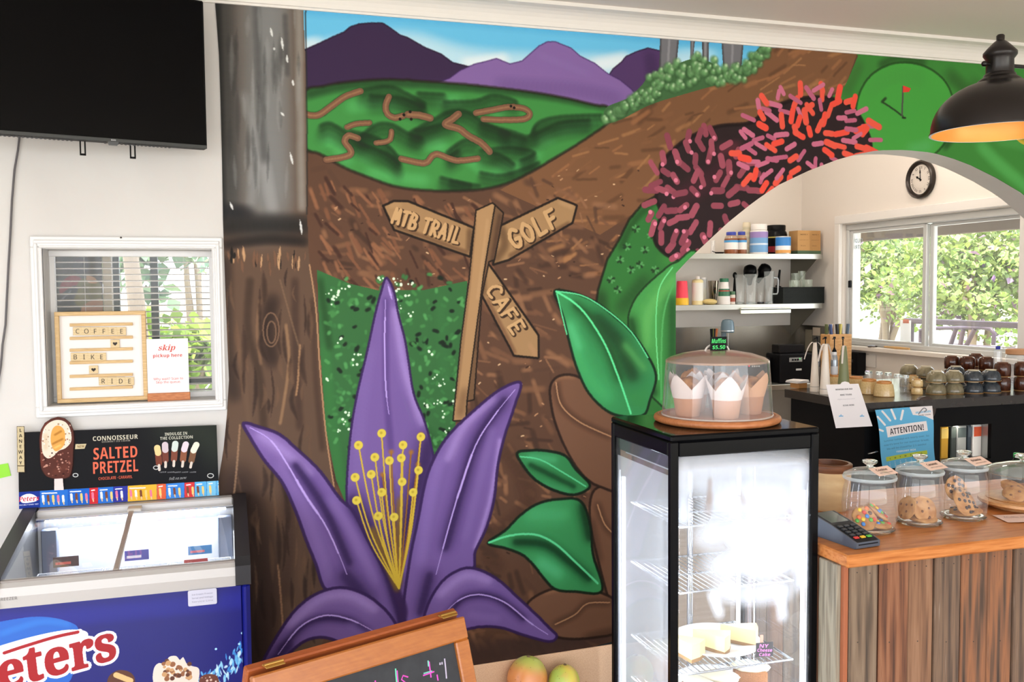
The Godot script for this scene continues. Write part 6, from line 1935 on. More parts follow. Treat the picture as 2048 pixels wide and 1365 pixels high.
func build_muffins(top: float):
	var c := Vector3(1.19, top, 1.415)
	var wood := grained("cake_board", 63, [[0.0, rgb(150, 86, 46)], [0.6, rgb(178, 110, 64)], [1.0, rgb(196, 132, 84)]], Vector3(4, 14, 26), 0.45, 0.02)
	var b := thing("cake_board", "round timber board on top of the cake fridge under the muffin dome", "board", c + Vector3(0, 0.0005, 0))
	var g := Geo.new()
	g.lathe([Vector2(0, 0), Vector2(0.150, 0), Vector2(0.158, 0.004), Vector2(0.16, 0.009), Vector2(0.158, 0.015), Vector2(0.153, 0.018), Vector2(0.147, 0.0182), Vector2(0.144, 0.0165), Vector2(0, 0.0165)], 64)
	obj("board", g, wood, b)
	g = Geo.new()
	g.lathe([Vector2(0.1455, 0.0167), Vector2(0.1475, 0.0186), Vector2(0.1485, 0.0186)], 64)
	obj("rim_line", g, mat(rgb(214, 176, 130), 0.5), b)
	var d := thing("cake_dome", "clear plastic dome with a smoky lid covering the muffins", "cake dome", c + Vector3(0, 0.0175, 0))
	g = Geo.new()
	g.lathe([Vector2(0.139, 0), Vector2(0.134, 0.08), Vector2(0.130, 0.135)], 64)
	obj("side", g, pane(0.06, 0.03), d)
	g = Geo.new()
	g.lathe([Vector2(0.1385, -0.001), Vector2(0.1405, 0.0), Vector2(0.1405, 0.003), Vector2(0.1385, 0.004)], 64)
	obj("rim", g, mat(rgb(226, 226, 220), 0.2, 0.0, {"transparency": BaseMaterial3D.TRANSPARENCY_ALPHA, "albedo_color": Color(0.9, 0.9, 0.88, 0.5)}), d)
	g = Geo.new()
	g.lathe([Vector2(0.130, 0.135), Vector2(0.129, 0.140), Vector2(0.118, 0.147), Vector2(0.09, 0.156), Vector2(0.05, 0.163), Vector2(0.0, 0.165)], 64)
	obj("lid", g, mat(rgb(196, 170, 156), 0.22, 0.35, {"transparency": BaseMaterial3D.TRANSPARENCY_ALPHA, "albedo_color": Color(0.72, 0.62, 0.56, 0.62)}), d)
	g = Geo.new()
	var path := []
	for i in 13:
		var a := PI * i / 12.0
		path.append(Vector3(-cos(a) * 0.034, 0.161 + sin(a) * 0.02, 0))
	g.tube(path, 0.0026, 8)
	obj("handle", g, mat(rgb(214, 208, 200), 0.15, 0.2), d)
	# price tag
	var tc := wz(1437, 684, c.z + 0.015)
	var k := thing("muffin_price_tag", "black price tag with green handwriting standing on the dome lid", "price card", Vector3(tc.x, top + 0.183, c.z + 0.015))
	g = Geo.new()
	g.box(Vector3(0, 0.0165, 0), Vector3(0.046, 0.035, 0.003), 0.0005)
	obj("card", g, mat(rgb(22, 26, 26), 0.6), k)
	g = Geo.new().move(Vector3(0, 0.0165, 0.0017))
	g.letters("Muffins", Vector2(0, 0.007), 0.011, 0.04, "Droid Sans", true, 0.15)
	g.letters("$5.50", Vector2(0, -0.009), 0.0095, 0.036, "Droid Sans", true, 0.1)
	obj("lettering", g, mat(rgb(70, 214, 110), 0.6), k)
	# muffins in folded paper
	var i := 0
	for q in [[1368, 822, 1.40, "left muffin in white tulip paper under the dome"], [1424, 832, 1.475, "front muffin in white tulip paper, nearest the viewer under the dome"], [1490, 826, 1.42, "right muffin in brown toned paper under the dome"], [1412, 815, 1.35, "rear muffin with the tallest crumbly top under the dome"], [1468, 815, 1.335, "half hidden rear muffin between the front and right ones"]]:
		var mp := Vector3([1.113, 1.182, 1.278, 1.165, 1.245][i], 0, [1.405, 1.475, 1.425, 1.335, 1.342][i])
		var m := thing("muffin", q[3], "muffin", Vector3(mp.x, top + 0.0172, mp.z), 0.7 * i + 0.3, "muffins under the dome")
		m.scale = Vector3.ONE * 1.28
		var paper := mat(rgb(220, 206, 202), 0.7, 0.0, {"backlight_enabled": true, "backlight": Color(0.5, 0.45, 0.4)}) if i != 2 else mat(rgb(206, 158, 124), 0.7)
		g = Geo.new()
		g.lathe([Vector2(0, 0.0), Vector2(0.0235, 0.0), Vector2(0.0265, 0.02), Vector2(0.030, 0.045)], 28)
		obj("cup", g, mat(rgb(176, 126, 96), 0.8), m)
		for s in 4:
			g = Geo.new().at(Transform3D(Basis(Vector3.UP, PI / 2 * s + 0.2), Vector3()))
			var f := func(u, v):
				var w: float = 0.86 * (1.0 if v < 0.3 else (1.0 - v) / 0.7)
				var rr: float = 0.0295 + 0.013 * v
				var a: float = (u - 0.5) * 2.0 * w
				return Vector3(sin(a) * rr, 0.036 + v * 0.05, cos(a) * rr)
			g.grid(8, 8, f, Vector3(0, 0, 1))
			obj("paper_petal", g, paper, m)
		g = Geo.new()
		var crumb := func(dd: Vector3, e: float) -> Color:
			return rgb(150, 92, 50).lerp(rgb(196, 138, 84), clampf(0.5 + e * 1.4, 0, 1))
		g.blob(Vector3(0, 0.05, 0), Vector3(0.0285, 0.027 if i != 3 else 0.038, 0.0285), 0.2, 0.16, 70 + i, 36, 20, crumb)
		obj("crumb_top", g, skin(0.85), m)
		i += 1

# ================================================================ the timber counter and what stands on it
func plank_mat(k: int) -> StandardMaterial3D:
	var sets := [[rgb(96, 78, 62), rgb(112, 92, 73), rgb(126, 106, 86)], [rgb(108, 66, 43), rgb(124, 79, 52), rgb(136, 92, 64)], [rgb(88, 69, 56), rgb(102, 80, 63), rgb(114, 90, 70)], [rgb(118, 82, 58), rgb(128, 92, 66), rgb(138, 102, 76)], [rgb(94, 69, 52), rgb(116, 78, 54), rgb(138, 90, 58)], [rgb(140, 130, 112), rgb(156, 147, 128), rgb(124, 113, 96)]]
	var s = sets[k % sets.size()]
	return grained("plank_%d" % (k % 6), 80 + k % 6, [[0.0, s[0].darkened(0.45)], [0.25, s[0].darkened(0.12)], [0.5, s[1]], [0.72, s[2]], [0.86, s[1]], [1.0, s[2].lightened(0.2)]], Vector3(9.0, 0.45, 9.0), 0.8, 0.016)

func build_counter():
	var top := 0.95
	var L := 1.377
	var zf := 1.695
	var t := thing("timber_counter", "counter clad in weathered upright planks under an orange timber top", "counter", Vector3(0, 0, 0))
	var oak := grained("counter_top", 78, [[0.0, rgb(150, 84, 38)], [0.4, rgb(182, 112, 58)], [0.7, rgb(196, 128, 72)], [1.0, rgb(172, 100, 50)]], Vector3(1.2, 16, 9), 0.36, 0.015, {"metallic_specular": 0.28})
	var g := Geo.new()
	g.box(Vector3((L + 3.4) / 2, top - 0.0155, (zf + 1.12) / 2), Vector3(3.4 - L, 0.031, zf - 1.12), 0.004)
	obj("bench_top", g, oak, t)
	g = Geo.new()
	g.box(Vector3((L + 3.4) / 2, 0.46, 1.39), Vector3(3.4 - L - 0.09, 0.915, 0.46))
	obj("carcass", g, mat(rgb(30, 24, 20), 0.9), t)
	var zs := zf - 0.02
	var edges := []
	for px in [1698, 1757, 1817, 1869, 1921, 1975, 2027]:
		edges.append(wz(px, 1200, zs).x)
	while edges[edges.size() - 1] < 3.3:
		edges.append(edges[edges.size() - 1] + 0.0675)
	for i in edges.size() - 1:
		var a: float = edges[i] + 0.0016
		var b: float = edges[i + 1] - 0.0016
		var dz := 0.003 * sin(i * 2.3)
		g = Geo.new()
		g.box(Vector3((a + b) / 2, 0.4595, zs - 0.01 + dz), Vector3(b - a, 0.917, 0.02), 0.0025)
		var pm := obj("plank", g, plank_mat([0, 1, 3, 2, 4, 4, 2][i % 7]), t)
		if i < 7:
			g = Geo.new()
			for k in [[0.25, 0.9], [0.7, 0.895], [0.3 + 0.05 * i, 0.73 - 0.01 * i]]:
				g.at(Transform3D(Basis(Vector3(1, 0, 0), PI / 2), Vector3(lerpf(a, b, k[0]), k[1], zs + dz + 0.0003)))
				g.lathe([Vector2(0.0016, -0.001), Vector2(0.0016, 0.0002), Vector2(0, 0.0003)], 8)
			var nh := obj("nail_heads", g, mat(rgb(40, 32, 28), 0.6), pm)
			nh.set_meta("kind", "stuff")
	# left end
	g = Geo.new()
	g.box(Vector3(edges[0] - 0.007, 0.4595, zs - 0.008), Vector3(0.012, 0.917, 0.016), 0.002)
	obj("corner_strip", g, mat(rgb(150, 84, 50), 0.7), t)
	for i in 6:
		g = Geo.new()
		var z := zs - 0.05 - i * 0.075
		g.box(Vector3(edges[0] - 0.014, 0.4595, z), Vector3(0.02, 0.917, 0.070), 0.002)
		obj("plank", g, plank_mat([5, 1, 0, 3, 2, 4][i]), t)
	build_jars(top)
	build_terminal(top)
	var gc := wz(2035, 912, 1.17)
	var gb := thing("green_cap_bottle", "dark bottle with a bright green cap behind the glass dome at the right edge", "bottle", Vector3(gc.x, top + 0.0005, 1.17))
	var bh := gc.y - top
	g = Geo.new()
	g.lathe([Vector2(0, 0), Vector2(0.028, 0), Vector2(0.03, 0.004), Vector2(0.03, bh * 0.6), Vector2(0.012, bh * 0.85), Vector2(0.011, bh * 0.95), Vector2(0, bh * 0.95)], 24)
	obj("bottle", g, mat(rgb(24, 26, 24), 0.2), gb)
	g = Geo.new()
	g.lathe([Vector2(0, bh * 0.94), Vector2(0.0125, bh * 0.94), Vector2(0.0125, bh * 1.07), Vector2(0.011, bh * 1.1), Vector2(0, bh * 1.1)], 18)
	obj("cap", g, mat(rgb(30, 170, 70), 0.4), gb)
	# price papers lying on the counter, right
	var pc := wy(2030, 1041, top)
	var pp := thing("price_paper", "pale pink handwritten paper lying on the counter by the cake dome", "paper", pc + Vector3(0.03, 0.0, 0.0), -0.3)
	g = Geo.new()
	g.grid(8, 4, func(u, v): return Vector3((u - 0.5) * 0.13, 0.002 + 0.006 * u * u, (v - 0.5) * 0.08), Vector3.UP)
	obj("sheet", g, mat(rgb(230, 200, 188), 0.8), pp)
	g = Geo.new().at(Transform3D(Basis(Vector3(1, 0, 0), -PI / 2), Vector3(0.0, 0.0045, 0)))
	g.letters("Muffin Slice", Vector2(-0.015, 0.006), 0.01, 0.07, "Droid Sans", false, 0.2)
	obj("lettering", g, mat(rgb(110, 70, 70), 0.8), pp)

func cookie(called_label: String, at: Vector3, tilt: Basis, r: float, seedv: int, chips: Array, group: String):
	var t := thing("cookie", called_label, "cookie", at, 0.0, group)
	t.basis = tilt
	var g := Geo.new()
	var dough := func(d: Vector3, e: float) -> Color:
		return rgb(190, 142, 88).lerp(rgb(160, 108, 62), clampf(0.4 - e * 1.5, 0, 1))
	g.blob(Vector3(), Vector3(r, r * 0.24, r), 0.14, 0.12, seedv, 36, 14, dough)
	obj("dough", g, skin(0.8), t)
	var rr := RandomNumberGenerator.new()
	rr.seed = seedv
	for k in chips.size():
		var a := 2.4 * k + rr.randf() * 0.7
		var q := sqrt((k + 0.4) / chips.size()) * 0.82 * r
		var s: float = chips[k][1]
		g = Geo.new()
		g.blob(Vector3(cos(a) * q, r * 0.24 * sqrt(1.0 - q * q / (r * r)) + s * 0.05, sin(a) * q), Vector3(s, s * 0.55, s), 0.08, 0.1, seedv + k, 10, 6)
		obj("chip", g, mat(chips[k][0], 0.35), t)

func build_jars(top: float):
	var clear := pane(0.045, 0.02)
	var i := 0
	for q in [[1738, 1072, 0.066, "first glass cookie jar from the card terminal, holding candy topped cookies", "Cookie", "candy"], [1838, 1058, 0.060, "middle glass cookie jar holding plain caramel cookies", "Caramel", "plain"], [1926, 1047, 0.060, "third glass cookie jar, holding dark chocolate chunk cookies", "Brownie", "dark"]]:
		var c := wy(q[0], q[1] - 12, top)
		var r: float = q[2]
		var t := thing("cookie_jar", q[3], "jar", Vector3(c.x, top + 0.0005, c.z), 0.0, "glass cookie jars on the counter")
		var h := 0.136
		var g := Geo.new()
		g.lathe([Vector2(0, 0.004), Vector2(r * 0.88, 0.003), Vector2(r * 0.96, 0.008), Vector2(r * 1.0, 0.03), Vector2(r * 1.04, 0.07), Vector2(r * 1.0, 0.105), Vector2(r * 0.93, h - 0.012), Vector2(r * 0.95, h)], 56)
		obj("body", g, clear, t)
		g = Geo.new()
		g.lathe([Vector2(r * 0.72, 0.0), Vector2(r * 0.9, 0.0005), Vector2(r * 0.97, 0.006), Vector2(r * 0.9, 0.009), Vector2(r * 0.72, 0.008), Vector2(r * 0.72, 0.0)], 48)
		obj("base_ring", g, solid_glass(), t)
		g = Geo.new()
		g.lathe([Vector2(r * 0.95, h), Vector2(r * 1.0, h + 0.001), Vector2(r * 1.0, h + 0.006), Vector2(r * 0.96, h + 0.012), Vector2(r * 0.6, h + 0.022), Vector2(r * 0.2, h + 0.027), Vector2(0.0, h + 0.028)], 56)
		obj("lid", g, pane(0.1, 0.04, Color(0.85, 0.9, 0.88)), t)
		g = Geo.new()
		g.lathe([Vector2(r * 0.94, h - 0.004), Vector2(r * 1.0, h - 0.002), Vector2(r * 1.02, h + 0.003), Vector2(r * 1.0, h + 0.006), Vector2(r * 0.94, h + 0.005)], 56)
		obj("lid_rim", g, mat(Color(0.85, 0.89, 0.9, 0.38), 0.1, 0.0, {"transparency": BaseMaterial3D.TRANSPARENCY_ALPHA, "roughness": 0.3}), t)
		g = Geo.new()
		g.lathe([Vector2(0, h + 0.026), Vector2(0.009, h + 0.027), Vector2(0.008, h + 0.033), Vector2(0.014, h + 0.036), Vector2(0.0195, h + 0.041), Vector2(0.0185, h + 0.045), Vector2(0.012, h + 0.047), Vector2(0, h + 0.0475)], 32)
		obj("knob", g, solid_glass(), t)
		# label card on the lid
		g = Geo.new().at(Transform3D(Basis(Vector3(0, 1, 0), 0.25) * Basis(Vector3(1, 0, 0), -1.16), Vector3(0.016, h + 0.0225, 0.032)))
		g.box(Vector3(), Vector3(0.075, 0.036, 0.0008), 0.0002)
		var lb := obj("label", g, mat(rgb(228, 196, 178), 0.8), t)
		g = Geo.new().at(Transform3D(Basis(Vector3(0, 1, 0), 0.25) * Basis(Vector3(1, 0, 0), -1.16), Vector3(0.016, h + 0.0225, 0.032)))
		g.letters(q[4], Vector2(-0.002, 0.005), 0.009, 0.042, "Droid Sans", true, 0.1, 0.0, 0.0008)
		g.letters("with fresh butter", Vector2(0.002, -0.008), 0.004, 0.05, "Droid Sans", false, 0.1, 0.0, 0.0008)
		obj("lettering", g, mat(rgb(70, 50, 46), 0.8), lb)
		var kind: String = q[5]
		var base := Vector3(c.x, top, c.z)
		var grp := "cookies in the %s jar" % ["first", "middle", "third"][i]
		if kind == "candy":
			var cand := []
			for k in 11:
				cand.append([[rgb(60, 130, 210), rgb(232, 196, 50), rgb(206, 60, 48), rgb(90, 176, 70), rgb(226, 110, 50), rgb(90, 60, 46)][k % 6], 0.0058])
			cookie("candy topped cookie leaning on the left side of the first jar", base + Vector3(-0.026, 0.036, 0.014), Basis(Vector3(0, 0, 1), 0.3) * Basis(Vector3(1, 0, 0), 0.95), 0.033, 101, cand, grp)
			cookie("candy topped cookie lying at the bottom right of the first jar", base + Vector3(0.022, 0.018, 0.006), Basis(Vector3(0, 0, 1), -0.1) * Basis(Vector3(1, 0, 0), 0.2), 0.036, 102, cand, grp)
			cookie("candy topped cookie tilted over the other one in the first jar", base + Vector3(0.026, 0.045, -0.004), Basis(Vector3(0, 0, 1), -0.6) * Basis(Vector3(1, 0, 0), 0.35), 0.034, 103, cand, grp)
		elif kind == "plain":
			var bits := []
			for k in 5:
				bits.append([rgb(112, 70, 42), 0.0035])
			cookie("plain round cookie facing forward in the middle jar", base + Vector3(0.004, 0.04, 0.014), Basis(Vector3(0, 0, 1), 0.1) * Basis(Vector3(1, 0, 0), 1.1), 0.036, 111, bits, grp)
			cookie("plain cookie lying under the upright one in the middle jar", base + Vector3(0.004, 0.015, 0.004), Basis(Vector3(1, 0, 0), 0.12), 0.040, 112, bits, grp)
			cookie("plain cookie standing at the left wall of the middle jar", base + Vector3(-0.034, 0.042, -0.006), Basis(Vector3(0, 0, 1), 1.2), 0.032, 113, bits, grp)
		else:
			var ch := []
			for k in 13:
				ch.append([rgb(52, 32, 28), 0.0052])
			cookie("dark chunk cookie leaning forward across the third jar", base + Vector3(-0.006, 0.045, 0.012), Basis(Vector3(0, 0, 1), -0.35) * Basis(Vector3(1, 0, 0), 1.0), 0.040, 121, ch, grp)
			cookie("dark chunk cookie at the bottom of the third jar", base + Vector3(0.008, 0.017, 0.0), Basis(Vector3(0, 0, 1), 0.12), 0.042, 122, ch, grp)
			cookie("dark chunk cookie upright at the back of the third jar", base + Vector3(-0.004, 0.075, -0.022), Basis(Vector3(0, 0, 1), 0.2) * Basis(Vector3(1, 0, 0), 1.25), 0.034, 123, ch, grp)
		i += 1
	# glass cake dome on its timber stand, cut by the frame
	var dc := wy(2030, 1016, top)
	var wood := grained("stand_wood", 90, [[0.0, rgb(178, 120, 70)], [0.7, rgb(206, 152, 98)], [1.0, rgb(222, 176, 124)]], Vector3(4, 20, 10), 0.4, 0.02)
	var s := thing("cake_stand", "pale timber cake stand at the right end of the counter under a glass dome", "cake stand", Vector3(dc.x + 0.03, top + 0.0005, dc.z))
	var g := Geo.new()
	g.lathe([Vector2(0, 0), Vector2(0.085, 0), Vector2(0.088, 0.006), Vector2(0.112, 0.010), Vector2(0.118, 0.016), Vector2(0.117, 0.023), Vector2(0.108, 0.026), Vector2(0, 0.025)], 56)
	obj("stand", g, wood, s)
	g = Geo.new()
	g.lathe([Vector2(0.096, 0.0255), Vector2(0.099, 0.028), Vector2(0.094, 0.029), Vector2(0.0, 0.029)], 48)
	obj("raised_ring", g, wood, s)
	var d := thing("glass_dome", "shallow glass dome with a glass knob over the cake stand on the counter", "glass dome", s.position + Vector3(0, 0.0305, 0))
	g = Geo.new()
	g.lathe([Vector2(0.090, 0.0), Vector2(0.092, 0.04), Vector2(0.094, 0.066)], 56)
	obj("wall", g, pane(0.05, 0.02), d)
	g = Geo.new()
	g.lathe([Vector2(0.094, 0.066), Vector2(0.104, 0.07), Vector2(0.102, 0.076), Vector2(0.08, 0.086), Vector2(0.04, 0.096), Vector2(0.012, 0.1), Vector2(0, 0.1)], 56)
	obj("cover", g, pane(0.12, 0.05, Color(0.84, 0.88, 0.82)), d)
	g = Geo.new()
	g.lathe([Vector2(0, 0.099), Vector2(0.012, 0.1), Vector2(0.011, 0.106), Vector2(0.025, 0.111), Vector2(0.0265, 0.116), Vector2(0.018, 0.121), Vector2(0, 0.122)], 32)
	obj("knob", g, solid_glass(), d)
	var bits2 := []
	for k in 3:
		bits2.append([rgb(120, 74, 44), 0.004])
	cookie("scone like biscuit on the left under the glass dome", s.position + Vector3(-0.05, 0.045, 0.02), Basis(Vector3(0, 0, 1), 0.35) * Basis(Vector3(1, 0, 0), 0.4), 0.034, 131, bits2, "biscuits under the glass dome")
	cookie("scone like biscuit lying flat in the middle under the glass dome", s.position + Vector3(0.012, 0.041, 0.03), Basis(Vector3(1, 0, 0), 0.15), 0.036, 132, bits2, "biscuits under the glass dome")
	cookie("scone like biscuit behind the other two under the glass dome", s.position + Vector3(0.0, 0.046, -0.035), Basis(Vector3(1, 0, 0), 0.5), 0.036, 133, bits2, "biscuits under the glass dome")
	# turned timber canister half hidden by the fridge
	var cc := wy(1672, 1022, top)
	var k := thing("timber_canister", "pale turned timber canister with a dark rim between cake fridge and first jar", "canister", Vector3(cc.x, top + 0.0005, cc.z - 0.03))
	var ph := wp(1672, 925, k.position, Vector3(0, 0, 1)).y - top
	g = Geo.new()
	g.lathe([Vector2(0, 0), Vector2(0.05, 0), Vector2(0.053, 0.006), Vector2(0.056, ph * 0.4), Vector2(0.058, ph * 0.83), Vector2(0.0, ph * 0.83)], 48)
	obj("body", g, grained("canister", 91, [[0.0, rgb(176, 142, 98)], [0.6, rgb(192, 160, 114)], [1.0, rgb(204, 174, 130)]], Vector3(3, 8, 3), 0.55, 0.012), k)
	g = Geo.new()
	g.lathe([Vector2(0.0, ph * 0.83), Vector2(0.0585, ph * 0.83), Vector2(0.061, ph * 0.86), Vector2(0.061, ph * 0.98), Vector2(0.058, ph), Vector2(0.05, ph), Vector2(0.048, ph * 0.9), Vector2(0, ph * 0.9)], 48)
	obj("dark_rim", g, grained("canister_rim", 92, [[0.0, rgb(86, 50, 28)], [1.0, rgb(126, 76, 42)]], Vector3(4, 26, 4), 0.5, 0.015), k)

func build_terminal(top: float):
	var a := wy(1712, 1101, top)
	var b := wy(1757, 1094, top)
	var front := b - a
	front.y = 0
	var W := 0.074
	var turn := atan2(-front.z, front.x)
	var t := thing("card_terminal", "grey card payment terminal with coloured keys at the counter corner", "card terminal", a + Vector3(0.001, 0.0005, 0), turn)
	var L := 0.165
	var body := mat(rgb(72, 78, 90), 0.4)
	var dark := mat(rgb(28, 29, 33), 0.4)
	# side profile: z runs back (negative), y up
	var prof := V2([0.0, 0.002, 0.004, 0.0, L, 0.0, L, 0.046, L - 0.01, 0.054, L * 0.52, 0.040, 0.012, 0.020, 0.0, 0.016])
	var side := Transform3D(Basis(Vector3(0, 0, -1), Vector3.UP, Vector3(1, 0, 0)), Vector3())
	var g := Geo.new().at(side)
	g.prism(prof, 0.0, W)
	obj("body", g, body, t)
	g = Geo.new().at(side)
	g.prism(V2([0.001, 0.0165, 0.012, 0.0205, L * 0.52, 0.0405, L - 0.01, 0.0545, L - 0.006, 0.052, L * 0.52, 0.037, 0.012, 0.017]), 0.004, W - 0.004)
	obj("face_plate", g, dark, t)
	var s1 := atan2(0.014, L * 0.48 - 0.01)
	var up := Transform3D(Basis(Vector3(1, 0, 0), s1), Vector3(W / 2, 0.0478, -L * 0.75))
	g = Geo.new().at(up)
	g.box(Vector3(), Vector3(W - 0.016, 0.0022, 0.062), 0.0008)
	obj("screen", g, mat(rgb(58, 60, 64), 0.12), t)
	var s2 := atan2(0.020, L * 0.52 - 0.012)
	for r in 5:
		for c in 3:
			var u := 0.018 + r * 0.0135
			var p := Vector3(0.017 + c * 0.020, 0.0205 + (u - 0.012) * tan(s2) + 0.0012, -u)
			g = Geo.new().at(Transform3D(Basis(Vector3(1, 0, 0), s2), p))
			g.box(Vector3(), Vector3(0.014, 0.003, 0.0085), 0.001)
			var col := rgb(50, 52, 56)
			if r == 0:
				col = [rgb(196, 44, 40), rgb(222, 180, 40), rgb(80, 170, 60)][c]
			obj("key", g, mat(col, 0.45), t)
	g = Geo.new()
	g.box(Vector3(W / 2, 0.0105, 0.0008), Vector3(W - 0.014, 0.002, 0.0016))
	obj("card_slot", g, mat(rgb(12, 12, 14), 0.5), t)

# ================================================================ espresso bar in the arch, with the cups
var cups := {}

func cup_model(kind: String) -> Node3D:
	# one of each kind, upside down on its rim, with body, foot ring and handle
	var g := Geo.new()
	var h := Geo.new()
	var f := Geo.new()
	var t := Node3D.new()
	t.name = {"mug": "brown_mug", "stub": "cream_mug", "espresso": "espresso_cup", "sage": "sage_cup", "slate": "slate_cup"}[kind]
	var path := []
	var m: Material
	var fm := mat(rgb(196, 150, 92), 0.5)
	match kind:
		"mug":
			m = grained("brown_glaze", 95, [[0.0, rgb(50, 24, 16)], [0.6, rgb(72, 36, 22)], [1.0, rgb(104, 58, 32)]], Vector3(14, 5, 14), 0.12, 0.02)
			g.lathe([Vector2(0.0335, 0.0), Vector2(0.036, 0.004), Vector2(0.037, 0.03), Vector2(0.036, 0.055), Vector2(0.031, 0.064), Vector2(0.0, 0.0655)], 32)
			g.lathe([Vector2(0.0, 0.06), Vector2(0.03, 0.06), Vector2(0.033, 0.03), Vector2(0.0335, 0.0)], 32)
			f.lathe([Vector2(0.024, 0.0645), Vector2(0.025, 0.0675), Vector2(0.022, 0.0675), Vector2(0.0215, 0.0645)], 28)
			fm = mat(rgb(120, 80, 56), 0.5)
			for i in 9:
				var a := PI * i / 8.0
				path.append(Vector3(0.034 + sin(a) * 0.022, 0.033 + cos(a) * 0.018, 0))
		"stub":
			m = grained("cream_glaze", 96, [[0.0, rgb(196, 164, 108)], [0.55, rgb(216, 186, 132)], [1.0, rgb(228, 204, 154)]], Vector3(16, 10, 16), 0.2, 0.03)
			g.lathe([Vector2(0.043, 0.0), Vector2(0.0455, 0.003), Vector2(0.044, 0.02), Vector2(0.039, 0.05), Vector2(0.036, 0.058), Vector2(0.0, 0.060)], 36)
			g.lathe([Vector2(0.0, 0.055), Vector2(0.034, 0.054), Vector2(0.0425, 0.01), Vector2(0.043, 0.0)], 36)
			f.lathe([Vector2(0.0345, 0.0575), Vector2(0.0325, 0.0605), Vector2(0.032, 0.067), Vector2(0.029, 0.069), Vector2(0.026, 0.067), Vector2(0.026, 0.058)], 32)
			fm = mat(rgb(190, 128, 62), 0.4)
			for i in 9:
				var a := PI * i / 8.0
				path.append(Vector3(0.038 + sin(a) * 0.022, 0.034 + cos(a) * 0.02, 0))
		"espresso":
			m = grained("cream_glaze", 96, [[0.0, rgb(196, 164, 108)], [0.55, rgb(216, 186, 132)], [1.0, rgb(228, 204, 154)]], Vector3(16, 10, 16), 0.2, 0.03)
			g.lathe([Vector2(0.0235, 0.0), Vector2(0.025, 0.003), Vector2(0.0255, 0.016), Vector2(0.023, 0.03), Vector2(0.0, 0.034)], 28)
			g.lathe([Vector2(0.0, 0.03), Vector2(0.021, 0.028), Vector2(0.0235, 0.0)], 28)
			f.lathe([Vector2(0.0152, 0.032), Vector2(0.0155, 0.0355), Vector2(0.013, 0.0355), Vector2(0.013, 0.032)], 24)
			for i in 9:
				var a := PI * i / 8.0
				path.append(Vector3(0.0225 + sin(a) * 0.012, 0.017 + cos(a) * 0.01, 0))
		_:
			if kind == "sage":
				m = grained("sage_glaze", 97, [[0.0, rgb(104, 96, 72)], [0.5, rgb(128, 119, 94)], [1.0, rgb(152, 138, 108)]], Vector3(14, 6, 14), 0.14, 0.02)
			else:
				m = grained("slate_glaze", 98, [[0.0, rgb(44, 49, 55)], [0.6, rgb(60, 66, 72)], [1.0, rgb(80, 84, 88)]], Vector3(14, 6, 14), 0.14, 0.02)
			g.lathe([Vector2(0.0425, 0.0), Vector2(0.0445, 0.003), Vector2(0.0445, 0.012), Vector2(0.041, 0.03), Vector2(0.033, 0.043), Vector2(0.024, 0.049), Vector2(0.0, 0.051)], 36)
			g.lathe([Vector2(0.0, 0.046), Vector2(0.03, 0.04), Vector2(0.04, 0.015), Vector2(0.0425, 0.0)], 36)
			f.lathe([Vector2(0.0225, 0.0485), Vector2(0.024, 0.053), Vector2(0.021, 0.0535), Vector2(0.0195, 0.05)], 28)
			fm = mat(rgb(214, 200, 170), 0.4)
			for i in 9:
				var a := PI * i / 8.0
				path.append(Vector3(0.039 + sin(a) * 0.019, 0.024 + cos(a) * 0.014, 0))
	h.tube(path, 0.0042 if kind != "espresso" else 0.003, 8)
	obj("body", g, m, t)
	obj("foot", f, fm, t)
	obj("handle", h, m, t)
	g = Geo.new()
	var rr: float = {"mug": 0.0348, "stub": 0.0445, "espresso": 0.0243, "sage": 0.0437, "slate": 0.0437}[kind]
	g.lathe([Vector2(rr - 0.0012, -0.0004), Vector2(rr + 0.0012, 0.0), Vector2(rr + 0.0014, 0.0022)], 32)
	obj("rim", g, mat(rgb(176, 132, 74), 0.4), t)
	return t

func stack(kind: String, px: float, py: float, count: int, turn: float, row: String, group: String):
	var p := wy(px, py, 1.08)
	var hh: float = {"mug": 0.0675, "stub": 0.069, "espresso": 0.0355, "sage": 0.0535, "slate": 0.0535}[kind]
	for k in count:
		var t: Node3D
		var where: String = ("upper" if k == 1 else "lower") if count == 2 else "single"
		var label := "%s %s" % [where, row]
		if cups.has(kind):
			t = dup(cups[kind], Vector3(p.x, 1.0805 + k * (hh + 0.0006), p.z), turn + 0.25 * k, label)
		else:
			t = cup_model(kind)
			var nm := str(t.name)
			t.name = numbered(nm)
			add_child(t)
			t.position = Vector3(p.x, 1.0805, p.z)
			t.rotation.y = turn
			tag(t, label, "mug" if kind in ["mug", "stub"] else "cup")
			cups[kind] = t
		t.set_meta("group", group)

func tumbler(px: float, py: float, w: float, label: String):
	var p := wy(px, py, 1.08)
	var g := Geo.new()
	g.lathe([Vector2(w, 0), Vector2(w * 1.02, 0.002), Vector2(w * 0.86, 0.075), Vector2(w * 0.82, 0.082), Vector2(0, 0.083)], 28)
	var t: Node3D = thing("glass_tumbler", label, "glass", Vector3(p.x, 1.0805, p.z), 0.0, "upturned glass tumblers on the bar")
	obj("wall", g, pane(0.14, 0.03, Color(0.9, 0.94, 0.96)), t)
	g = Geo.new()
	g.lathe([Vector2(0, 0.070), Vector2(w * 0.8, 0.070), Vector2(w * 0.85, 0.076), Vector2(w * 0.8, 0.083), Vector2(0, 0.083)], 24)
	obj("thick_base", g, solid_glass(), t)

